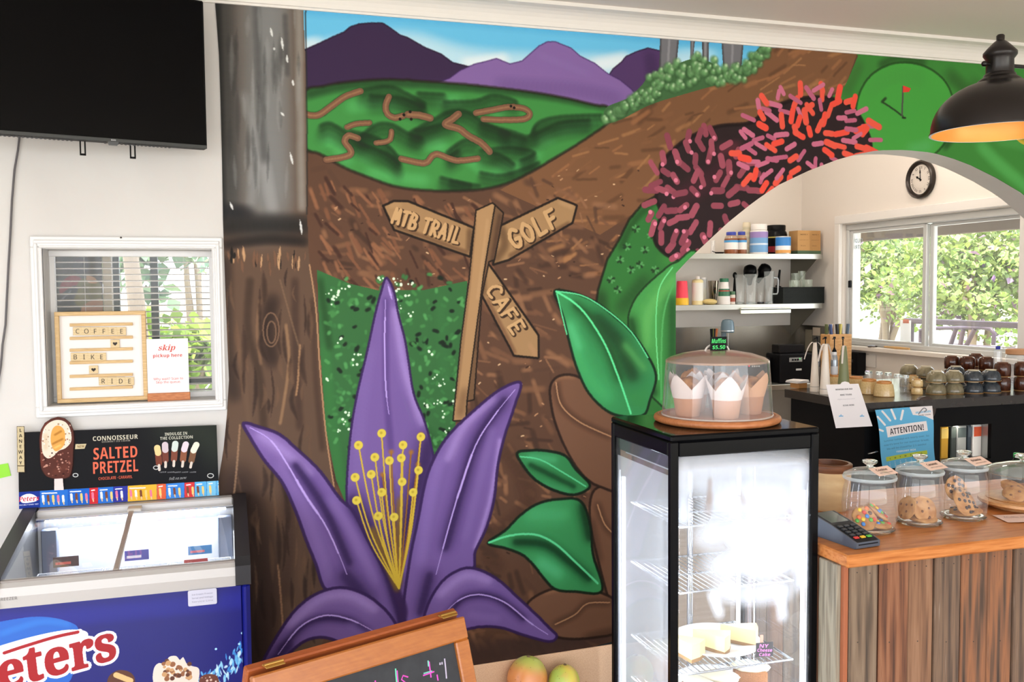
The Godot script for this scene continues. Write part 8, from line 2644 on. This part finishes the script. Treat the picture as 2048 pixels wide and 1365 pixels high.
	lathed("salt_bottle", "white salt bottle with green cap and label on the lower shelf", "bottle", 1437, 1459, 556, lb, 608, z, [["bottle", [0, 0, 0.96, 0, 1, 0.05, 0.9, 0.5, 0.72, 0.72, 0.7, 0.88], white], ["green_label", [0.96, 0.32, 0.87, 0.6], mat(rgb(50, 110, 80), 0.5)], ["red_tag", [0.925, 0.5, 0.90, 0.54], mat(rgb(170, 60, 50), 0.5)], ["cap", [0.72, 0.86, 0.72, 0.98, 0.66, 1, 0, 1], mat(rgb(40, 110, 80), 0.4)]])
	lathed("spice_jar", "tiny spice jar with green cap beside the salt bottle", "jar", 1460, 1470, 582, lb, 608, z + 0.02, [["jar", [0, 0, 1, 0, 1, 0.7, 0.9, 0.74], mat(rgb(214, 206, 196), 0.4)], ["band", [1.02, 0.2, 1.02, 0.5], mat(rgb(150, 70, 50), 0.5)], ["cap", [0, 0.74, 0.95, 0.74, 0.95, 1, 0, 1], mat(rgb(70, 110, 80), 0.5)]])
	var bk := mat(rgb(14, 14, 15), 0.3)
	# blender jugs and their black lids
	for q in [[1471, 1490, 549, "left ribbed clear blender jug on the lower shelf", -0.05], [1491, 1513, 548, "second clear blender jug with a flared rim on the lower shelf", 0.03], [1513, 1529, 556, "third clear blender jug with a dark base on the lower shelf", -0.06], [1529, 1547, 543, "tall clear jug with a loop handle on the lower shelf", 0.02]]:
		var t := lathed("blender_jug", q[3], "jug", q[0], q[1], q[2], lb, 608, z + q[4], [["wall", [0.72, 0.02, 0.74, 0.3, 0.98, 0.96, 1.04, 1.0], pane(0.16, 0.03, Color(0.86, 0.9, 0.9))], ["base", [0, 0, 0.72, 0, 0.76, 0.03, 0.72, 0.07, 0, 0.08], mat(rgb(40, 40, 46), 0.3) if q[0] == 1513 else solid_glass()]], "blender jugs on the lower shelf")
		if q[0] == 1529:
			var u := upright(q[0], q[1], q[2], 608, z)
			g = Geo.new()
			g.tube([Vector3(u[1], u[2] * 0.8, 0), Vector3(u[1] + 0.03, u[2] * 0.8, 0), Vector3(u[1] + 0.038, u[2] * 0.72, 0), Vector3(u[1] + 0.036, u[2] * 0.36, 0), Vector3(u[1] + 0.028, u[2] * 0.3, 0), Vector3(u[1] * 0.8, u[2] * 0.3, 0)], 0.0055, 8)
			obj("handle", g, pane(0.35, 0.05), t)
	for q in [[1500, 545, 0.048, 0.055, 0.3, "left black scoop lid resting over the blender jugs"], [1528, 542, 0.046, 0.052, -0.3, "right black scoop lid tilted over the third jug"]]:
		var p := wz(q[0], q[1], z - 0.1)
		var t := thing("scoop_lid", q[5], "lid", p)
		t.basis = Basis(Vector3(0, 0, 1), q[4]) * Basis(Vector3(1, 0, 0), 0.5)
		g = Geo.new()
		g.lathe([Vector2(0, q[3]), Vector2(q[2] * 0.5, q[3] * 0.96), Vector2(q[2] * 0.9, q[3] * 0.7), Vector2(q[2], q[3] * 0.2), Vector2(q[2] * 0.97, -q[3] * 0.3), Vector2(q[2] * 0.9, -q[3] * 0.3), Vector2(q[2] * 0.9, q[3] * 0.2), Vector2(0, q[3] * 0.8)], 28)
		obj("shell", g, bk, t)
		g = Geo.new()
		g.lathe([Vector2(q[2] * 0.3, -q[3] * 1.9), Vector2(q[2] * 0.5, -q[3] * 0.9), Vector2(q[2] * 0.92, -q[3] * 0.28)], 16)
		obj("stem", g, bk, t)
	var sp := upright(1464, 1478, 544, 600, z - 0.1)
	var spt := thing("black_ladle", "black ladle standing on end left of the blender jugs", "ladle", Vector3(sp[0].x, lb + 0.0005, z - 0.11))
	g = Geo.new()
	g.blob(Vector3(0, sp[2] + 0.005, 0), Vector3(0.017, 0.024, 0.012), 0.02, 0.1, 150, 18, 12)
	obj("bowl", g, bk, spt)
	g = Geo.new()
	g.tube([Vector3(0.002, 0, 0), Vector3(-0.002, sp[2] * 0.5, 0), Vector3(0, sp[2], 0)], [0.008, 0.012, 0.007], 10)
	obj("handle", g, bk, spt)
	var tg := upright(1549, 1566, 539, 606, z - 0.12)
	var tgt := thing("pestle_tool", "black stick tool leaning behind the mesh tray", "tool", Vector3(tg[0].x, lb + 0.0005, z - 0.13))
	g = Geo.new()
	g.tube([Vector3(-0.012, 0, 0), Vector3(0.0, tg[2] * 0.55, 0), Vector3(0.014, tg[2], 0)], [0.012, 0.011, 0.008], 10)
	obj("shaft", g, bk, tgt)
	g = Geo.new().at(Transform3D(Basis(Vector3(0, 0, 1), -0.25), Vector3(0.002, tg[2] * 0.5, 0)))
	g.lathe([Vector2(0, -0.004), Vector2(0.022, -0.004), Vector2(0.022, 0.004), Vector2(0, 0.004)], 18)
	obj("guard", g, bk, tgt)
	# speckled black tray with glasses in it
	var tr := upright(1558, 1640, 575, 607, z + 0.02)
	var t := thing("mesh_tray", "black speckled mesh tray at the right end of the lower shelf", "tray", Vector3(tr[0].x, lb + 0.0005, z))
	g = Geo.new()
	var w: float = tr[1]
	var h: float = tr[2]
	for b in [[0, h / 2, 0.07, w * 2, h, 0.004], [0, h / 2, -0.07, w * 2, h, 0.004], [-w + 0.002, h / 2, 0, 0.004, h, 0.14], [w - 0.002, h / 2, 0, 0.004, h, 0.14], [0, 0.002, 0, w * 2, 0.004, 0.14]]:
		g.box(Vector3(b[0], b[1], b[2]), Vector3(b[3], b[4], b[5]), 0.001)
	obj("walls", g, grained("speckle", 152, [[0.0, rgb(12, 13, 14)], [0.66, rgb(22, 25, 25)], [0.72, rgb(104, 112, 106)], [1.0, rgb(18, 20, 20)]], Vector3(22, 22, 22), 0.5, 0.09, {"metallic_specular": 0.2}), t)
	g = Geo.new()
	g.tube([Vector3(-w, h, 0.07), Vector3(w, h, 0.07), Vector3(w, h, -0.07), Vector3(-w, h, -0.07), Vector3(-w, h, 0.07)], 0.003, 6, false)
	obj("rim", g, bk, t)
	for q in [[1579, 1596, 560, "left low glass in the black mesh tray"], [1606, 1623, 559, "right low glass in the black mesh tray"], [1583, 1597, 546, "tall glass at the back left of the mesh tray"], [1597, 1609, 542, "tallest glass in the middle of the mesh tray"]]:
		var low: bool = q[2] > 550
		lathed("tray_glass", q[3], "glass", q[0], q[1], q[2], lb + 0.0045, 605, z + (0.03 if low else -0.03), [["wall", [0.8, 0, 0.84, 0.02, 1, 1], pane(0.2, 0.03, Color(0.84, 0.92, 0.84))], ["base", [0, 0, 0.8, 0, 0.82, 0.08, 0, 0.1], solid_glass()]], "glasses in the mesh tray")

func build_bench_goods():
	var bk := mat(rgb(18, 18, 20), 0.35)
	# stand mixer with a blue grey head
	var p := wy(1452, 768, 0.92)
	var hz := -2.2
	var head := wz(1455, 653, hz)
	var t := thing("milk_mixer", "blue grey headed milkshake mixer on the back bench behind the muffin dome", "mixer", Vector3(head.x, 0.9205, hz))
	var hy := head.y - 0.92
	var g := Geo.new()
	g.lathe([Vector2(0, 0), Vector2(0.07, 0), Vector2(0.07, 0.02), Vector2(0.05, 0.03), Vector2(0, 0.03)], 28)
	obj("base", g, mat(rgb(96, 116, 128), 0.35), t)
	g = Geo.new()
	g.box(Vector3(-0.012, hy / 2, -0.03), Vector3(0.034, hy, 0.03), 0.008)
	obj("column", g, mat(rgb(120, 140, 152), 0.3), t)
	g = Geo.new().move(Vector3(0, hy - 0.045, 0))
	g.lathe([Vector2(0, 0.0), Vector2(0.042, 0.0), Vector2(0.048, 0.006), Vector2(0.047, 0.03), Vector2(0.043, 0.07), Vector2(0.034, 0.088), Vector2(0.018, 0.093), Vector2(0, 0.094)], 32)
	obj("head", g, mat(rgb(100, 124, 138), 0.25), t)
	g = Geo.new().move(Vector3(0, hy - 0.045, 0))
	g.lathe([Vector2(0.0482, 0.008), Vector2(0.049, 0.013), Vector2(0.0478, 0.018)], 32)
	obj("trim_ring", g, mat(rgb(190, 200, 206), 0.2, 0.6), t)
	g = Geo.new().move(Vector3(0.006, hy - 0.2, 0.0))
	g.lathe([Vector2(0.003, 0), Vector2(0.003, 0.155)], 8)
	obj("spindle", g, mat(rgb(190, 190, 190), 0.2, 0.9), t)
	# utensil pot
	var up := wz(1428, 700, -2.35)
	var u := thing("utensil_pot", "black pot with orange and yellow handled utensils behind the price tag", "utensils", Vector3(up.x, 0.9205, -2.35))
	g = Geo.new()
	g.lathe([Vector2(0, 0), Vector2(0.04, 0), Vector2(0.045, 0.15), Vector2(0.042, 0.15), Vector2(0.038, 0.005), Vector2(0, 0.005)], 24)
	obj("pot", g, bk, u)
	var yy := wz(1428, 658, -2.35).y - 0.92
	for q in [[-0.018, rgb(24, 30, 32), 0.012], [-0.008, rgb(190, 190, 80), 0.005], [0.016, rgb(222, 130, 80), 0.009], [0.0, rgb(30, 34, 36), 0.01]]:
		g = Geo.new()
		g.tube([Vector3(q[0] * 0.4, 0.02, 0), Vector3(q[0], yy * 0.8, 0), Vector3(q[0] * 1.3, yy, 0.004)], [0.004, q[2] * 0.7, q[2]], 8)
		obj("handle", g, mat(q[1], 0.5), u)
	# two black machines
	for q in [[1494, 1542, 716, "low black machine with a red light and white buttons on the back bench", -2.05, 0], [1560, 1632, 707, "taller black machine with a green light and white label on the back bench", -1.98, 1]]:
		var a := wz(q[0], 765, q[4])
		var b := wz(q[1], q[2], q[4])
		var w: float = b.x - a.x
		var h: float = b.y - 0.92
		var m := thing("coffee_machine", q[3], "coffee machine", Vector3((a.x + b.x) / 2, 0.9205, q[4] - 0.09))
		g = Geo.new()
		g.box(Vector3(0, h / 2, 0), Vector3(w, h, 0.18), 0.008)
		obj("body", g, bk, m)
		if q[5] == 0:
			for k in 4:
				g = Geo.new()
				g.box(Vector3(-w * 0.28 + k * 0.017, h * 0.68, 0.091), Vector3(0.012, 0.010, 0.004), 0.001)
				obj("button", g, mat(rgb(206, 204, 204), 0.4), m)
			g = Geo.new()
			g.box(Vector3(-w * 0.42, h * 0.7, 0.091), Vector3(0.009, 0.009, 0.004), 0.002)
			obj("red_light", g, glow(rgb(230, 40, 60), 1.2), m)
			for k in 3:
				g = Geo.new()
				g.box(Vector3(-w * 0.4 + k * 0.035, h + 0.014, -0.02), Vector3(0.016, 0.03, 0.03), 0.004)
				obj("lever", g, bk, m)
		else:
			g = Geo.new()
			g.box(Vector3(-0.02, h * 0.8, 0.091), Vector3(w * 0.36, 0.03, 0.003), 0.001)
			obj("dial_panel", g, mat(rgb(150, 150, 146), 0.4), m)
			for k in 3:
				g = Geo.new().at(Transform3D(Basis(Vector3(1, 0, 0), PI / 2), Vector3(-0.045 + k * 0.02, h * 0.8, 0.092)))
				g.lathe([Vector2(0.007, 0), Vector2(0.006, 0.006), Vector2(0, 0.007)], 14)
				obj("dial", g, bk, m)
			g = Geo.new()
			g.box(Vector3(0.012, h * 0.83, 0.093), Vector3(0.006, 0.006, 0.003), 0.001)
			obj("green_light", g, glow(rgb(60, 240, 120), 2.0), m)
			g = Geo.new()
			g.box(Vector3(0.005, h * 0.46, 0.091), Vector3(0.045, 0.013, 0.002), 0.0005)
			obj("label", g, mat(rgb(214, 212, 208), 0.5), m)
			g = Geo.new()
			g.box(Vector3(-0.01, h + 0.03, -0.02), Vector3(w * 0.7, 0.06, 0.1), 0.006)
			obj("hopper", g, mat(rgb(26, 24, 24), 0.3), m)
	# paper strips stuck on the steel
	for q in [[1610, 1624, 660, 702, rgb(150, 142, 122), "long grey green paper strip stuck to the steel splashback"], [1625, 1640, 656, 671, rgb(214, 198, 178), "square cream note stuck to the steel splashback"]]:
		var a := wx(q[0], q[3], 4.186)
		var b := wx(q[1], q[2], 4.186)
		g = Geo.new()
		g.box(Vector3(4.187, (a.y + b.y) / 2, (a.z + b.z) / 2), Vector3(0.002, b.y - a.y, absf(b.z - a.z)), 0.0004)
		tag(obj("note_paper", g, mat(q[4], 0.8), self), q[5], "note")
	# sachet rack by the window
	var zr := -1.55
	var ra := wz(1650, 706, zr)
	var rb := wz(1694, 668, zr)
	var w := rb.x - ra.x
	var r := thing("sachet_rack", "timber stand holding upright packets and pens beside the kitchen window", "rack", Vector3((ra.x + rb.x) / 2, 0.0, zr))
	var hh := rb.y
	g = Geo.new()
	g.box(Vector3(0, hh / 2, 0), Vector3(w, hh, 0.1), 0.003)
	obj("stand", g, grained("rack_wood", 160, [[0.0, rgb(186, 134, 78)], [1.0, rgb(214, 168, 110)]], Vector3(4, 14, 14), 0.5, 0.02), r)
	var cols := [rgb(90, 100, 60), rgb(60, 80, 130), rgb(214, 206, 196), rgb(150, 110, 60), rgb(40, 44, 50), rgb(190, 180, 90), rgb(120, 140, 160), rgb(226, 222, 220), rgb(70, 90, 110)]
	var ht := wz(1670, 646, zr).y - hh
	for k in 9:
		g = Geo.new().at(Transform3D(Basis(Vector3(0, 0, 1), 0.12 * sin(k * 2.1)), Vector3(-w / 2 + w * (k + 0.5) / 9.0, hh + ht * 0.44, 0.02 * sin(k * 1.7))))
		g.box(Vector3(), Vector3(w / 13.0, ht * 0.9, 0.02), 0.001)
		obj("packet", g, mat(cols[k], 0.5), r)
	# black box and paper under the sill
	var ba := wx(1700, 706, 4.1)
	var bb := wx(1709, 752, 4.1)
	var bx := thing("wall_box", "slim black box under the left end of the kitchen window sill", "box", Vector3(4.16, (ba.y + bb.y) / 2, ba.z - 0.05))
	g = Geo.new()
	g.box(Vector3(), Vector3(0.07, ba.y - bb.y, 0.2), 0.004)
	obj("case", g, bk, bx)
	g = Geo.new()
	g.box(Vector3(-0.036, 0.02, 0), Vector3(0.002, 0.02, 0.1), 0.0005)
	obj("label", g, mat(rgb(60, 60, 62), 0.4), bx)
	var na := wx(1712, 705, 4.192)
	var nb := wx(1751, 736, 4.192)
	var np := thing("wall_notice", "small white printed notice on the wall under the kitchen window", "notice", Vector3(4.194, (na.y + nb.y) / 2, (na.z + nb.z) / 2))
	g = Geo.new()
	g.box(Vector3(), Vector3(0.002, na.y - nb.y, absf(nb.z - na.z)), 0.0004)
	obj("paper", g, mat(rgb(226, 222, 216), 0.6), np)
	g = Geo.new().at(Transform3D(Basis(Vector3(0, 0, 1), Vector3.UP, Vector3(-1, 0, 0)), Vector3(-0.0014, 0.02, 0)))
	g.letters("PLEASE WASH HANDS", Vector2(-0.03, 0.02), 0.008, 0.13, "Droid Sans", false)
	g.letters("THANK YOU", Vector2(-0.03, 0.004), 0.008, 0.06, "Droid Sans", false)
	obj("lettering", g, mat(rgb(90, 88, 88), 0.6), np)
	# things along the sill
	var s1 := wx(1746, 700, 4.185)
	var sd := thing("dark_dish", "small dark round lid on the kitchen window sill", "lid", Vector3(4.18, 1.1705, s1.z))
	g = Geo.new()
	g.lathe([Vector2(0, 0), Vector2(0.03, 0), Vector2(0.032, 0.008), Vector2(0.02, 0.012), Vector2(0, 0.013)], 20)
	obj("lid", g, mat(rgb(100, 92, 84), 0.4), sd)
	g = Geo.new().at(Transform3D(Basis(Vector3(1, 0, 0), PI / 2), Vector3(0, 0.007, 0.03)))
	g.lathe([Vector2(0, 0), Vector2(0.005, 0), Vector2(0.004, 0.014), Vector2(0, 0.015)], 8)
	obj("tab", g, mat(rgb(80, 72, 66), 0.4), sd)
	var s2 := wx(1770, 701, 4.185)
	var s3 := wx(1820, 706, 4.185)
	g = Geo.new()
	g.tube([Vector3(4.18, 1.1795, s2.z), Vector3(4.178, 1.1795, (s2.z + s3.z) / 2), Vector3(4.18, 1.1795, s3.z)], [0.006, 0.009, 0.007], 10)
	tag(obj("wooden_stick", g, mat(rgb(206, 166, 110), 0.6), self), "pale wooden stick lying along the kitchen window sill", "stick")
	# blue tag and cork topped jar behind the brown mugs
	var jt := wy(2034, 764, 1.08)
	var jh := wp(2034, 700, jt, Vector3(0, 0, 1)).y - 1.08
	var jr := thing("cork_jar", "glass jar with a cork lid behind the brown mugs at the right edge", "jar", Vector3(jt.x, 1.0805, jt.z))
	g = Geo.new()
	g.lathe([Vector2(0, 0), Vector2(0.052, 0), Vector2(0.056, 0.004), Vector2(0.056, jh * 0.8), Vector2(0.05, jh * 0.86)], 32)
	obj("glass", g, pane(0.15, 0.03), jr)
	g = Geo.new().move(Vector3(0, jh * 0.84, 0))
	g.lathe([Vector2(0, 0), Vector2(0.048, 0), Vector2(0.056, jh * 0.03), Vector2(0.056, jh * 0.16), Vector2(0.05, jh * 0.18), Vector2(0, jh * 0.18)], 32)
	obj("cork_lid", g, grained("cork", 161, [[0.0, rgb(176, 122, 84)], [1.0, rgb(214, 164, 120)]], Vector3(30, 30, 30), 0.8, 0.06), jr)
	var bt := wp(1996, 696, jt + Vector3(0, 0, 0.06), Vector3(0, 0, 1))
	var pen := thing("blue_tag_pen", "clear pen holder with a blue tag standing behind the brown mugs", "pen holder", Vector3(bt.x, 1.0805, bt.z))
	g = Geo.new()
	g.box(Vector3(0, bt.y - 1.08, 0), Vector3(0.026, 0.018, 0.006), 0.001)
	obj("blue_tag", g, mat(rgb(36, 44, 150), 0.4), pen)
	g = Geo.new()
	g.lathe([Vector2(0, 0), Vector2(0.02, 0), Vector2(0.02, bt.y - 1.1), Vector2(0.018, bt.y - 1.09)], 20)
	obj("holder", g, pane(0.2, 0.05), pen)
	g = Geo.new()
	g.tube([Vector3(0.02, bt.y - 1.08, 0.012), Vector3(0.09, bt.y - 1.076, 0.02)], 0.004, 8)
	obj("pen", g, mat(rgb(220, 214, 206), 0.4), pen)

func build_clock():
	var c := wx(1838, 359, 4.175)
	var t := thing("wall_clock", "round wall clock with a dark bronze rim above the kitchen window", "clock", Vector3(4.1995, c.y, c.z), -PI / 2)
	var face := Transform3D(Basis(Vector3(1, 0, 0), PI / 2), Vector3())
	var g := Geo.new().at(face)
	g.lathe([Vector2(0.0, 0.0), Vector2(0.118, 0.0), Vector2(0.122, 0.012), Vector2(0.119, 0.026), Vector2(0.110, 0.033), Vector2(0.1, 0.030), Vector2(0.094, 0.02), Vector2(0.092, 0.014)], 56)
	obj("rim", g, mat(rgb(40, 32, 28), 0.35, 0.3), t)
	g = Geo.new().at(face)
	g.lathe([Vector2(0.093, 0.013), Vector2(0.0, 0.0131)], 48)
	obj("dial", g, mat(rgb(214, 206, 196), 0.6), t)
	g = Geo.new().move(Vector3(0, 0, 0.0138))
	for k in 12:
		var a := PI / 2 - TAU * (k + 1) / 12.0
		g.letters(["I", "II", "III", "IV", "V", "VI", "VII", "VIII", "IX", "X", "XI", "XII"][k], Vector2(cos(a), sin(a)) * 0.074, 0.015, 0.0, "Droid Serif", true, 0.0, a - PI / 2)
	for k in 60:
		var a := TAU * k / 60.0
		g.face([Vector3(cos(a) * 0.056, sin(a) * 0.056, 0.0003), Vector3(cos(a + 0.012) * 0.056, sin(a + 0.012) * 0.056, 0.0003), Vector3(cos(a + 0.012) * 0.059, sin(a + 0.012) * 0.059, 0.0003), Vector3(cos(a) * 0.059, sin(a) * 0.059, 0.0003)], Vector3(0, 0, 1))
	obj("numerals", g, mat(rgb(70, 62, 56), 0.6), t).set_meta("kind", "stuff")
	for h in [[2.62, 0.045, 0.005, "hour_hand"], [1.62, 0.07, 0.0035, "minute_hand"]]:
		g = Geo.new().at(Transform3D(Basis(Vector3(0, 0, 1), h[0]), Vector3(0, 0, 0.0155)))
		g.prism(V2([-0.012, -h[2], h[1] * 0.5, -h[2] * 0.7, h[1] * 0.62, -h[2] * 1.8, h[1], 0, h[1] * 0.62, h[2] * 1.8, h[1] * 0.5, h[2] * 0.7, -0.012, h[2]]), 0, 0.001)
		obj(h[3], g, mat(rgb(26, 24, 22), 0.5), t)

# ================================================================ pendant lamp, top right
func build_lamp():
	var ax := Vector3(2.185, 0, 1.3)
	var rim := 2.035
	var t := thing("pendant_lamp", "dark bronze dome pendant lamp with a warm gold inside at the top right", "lamp", Vector3(ax.x, rim, ax.z))
	var bronze := mat(rgb(30, 25, 23), 0.3, 0.5, {"clearcoat_enabled": true, "clearcoat": 0.3, "clearcoat_roughness": 0.2})
	var outer := []
	var inner := []
	for i in 13:
		var a := PI / 2 * i / 12.0
		outer.append(Vector2(0.185 * cos(a) * (1.0 if i < 12 else 0.0), 0.15 * pow(sin(a), 0.92)))
		inner.append(Vector2(0.181 * cos(a) * (1.0 if i < 12 else 0.0), 0.146 * pow(sin(a), 0.92)))
	inner.reverse()
	var g := Geo.new()
	g.lathe([Vector2(0.181, -0.004), Vector2(0.188, -0.004), Vector2(0.188, 0.0)] + outer, 64)
	obj("shade", g, bronze, t)
	g = Geo.new()
	g.lathe(inner + [Vector2(0.181, -0.004)], 64)
	obj("shade_lining", g, mat(rgb(206, 160, 92), 0.35, 0.3), t)
	g = Geo.new().move(Vector3(0, 0.142, 0))
	g.lathe([Vector2(0.062, -0.006), Vector2(0.06, 0.004), Vector2(0.05, 0.012), Vector2(0.044, 0.016), Vector2(0.043, 0.022), Vector2(0.038, 0.026), Vector2(0.037, 0.065), Vector2(0.042, 0.072), Vector2(0.046, 0.078), Vector2(0.046, 0.086), Vector2(0.034, 0.100), Vector2(0.018, 0.116), Vector2(0.011, 0.121), Vector2(0.0115, 0.134), Vector2(0.008, 0.138), Vector2(0, 0.139)], 36)
	obj("neck", g, bronze, t)
	g = Geo.new()
	g.tube([Vector3(-0.036, 0.192, 0.0), Vector3(-0.052, 0.192, 0.0)], 0.004, 8)
	g.blob(Vector3(-0.057, 0.192, 0), Vector3(0.0085, 0.0085, 0.0085), 0.0, 0.1, 1, 14, 8)
	obj("thumb_screw", g, bronze, t)
	g = Geo.new()
	g.tube([Vector3(0.036, 0.192, 0), Vector3(0.55, 0.192, 0.0)], 0.0055, 10)
	obj("side_rod", g, bronze, t)
	g = Geo.new()
	g.tube([Vector3(0.55, 0.185, 0), Vector3(0.55, 2.69 - rim - 0.02, 0)], 0.0065, 10)
	g.move(Vector3(0.55, 2.69 - rim - 0.025, 0))
	g.lathe([Vector2(0, 0), Vector2(0.05, 0.0), Vector2(0.055, 0.012), Vector2(0.055, 0.024), Vector2(0, 0.024)], 28)
	obj("ceiling_stem", g, bronze, t)
	g = Geo.new().move(Vector3(0, 0.045, 0))
	g.lathe([Vector2(0, 0), Vector2(0.018, 0.006), Vector2(0.028, 0.025), Vector2(0.026, 0.045), Vector2(0.014, 0.07), Vector2(0.013, 0.09)], 24)
	obj("bulb", g, glow(Color(1.0, 0.78, 0.5), 2.0), t)
	bulb_light("pendant_light", Vector3(ax.x, rim + 0.075, ax.z), 0.05, Color(1.0, 0.76, 0.48), 0.02)
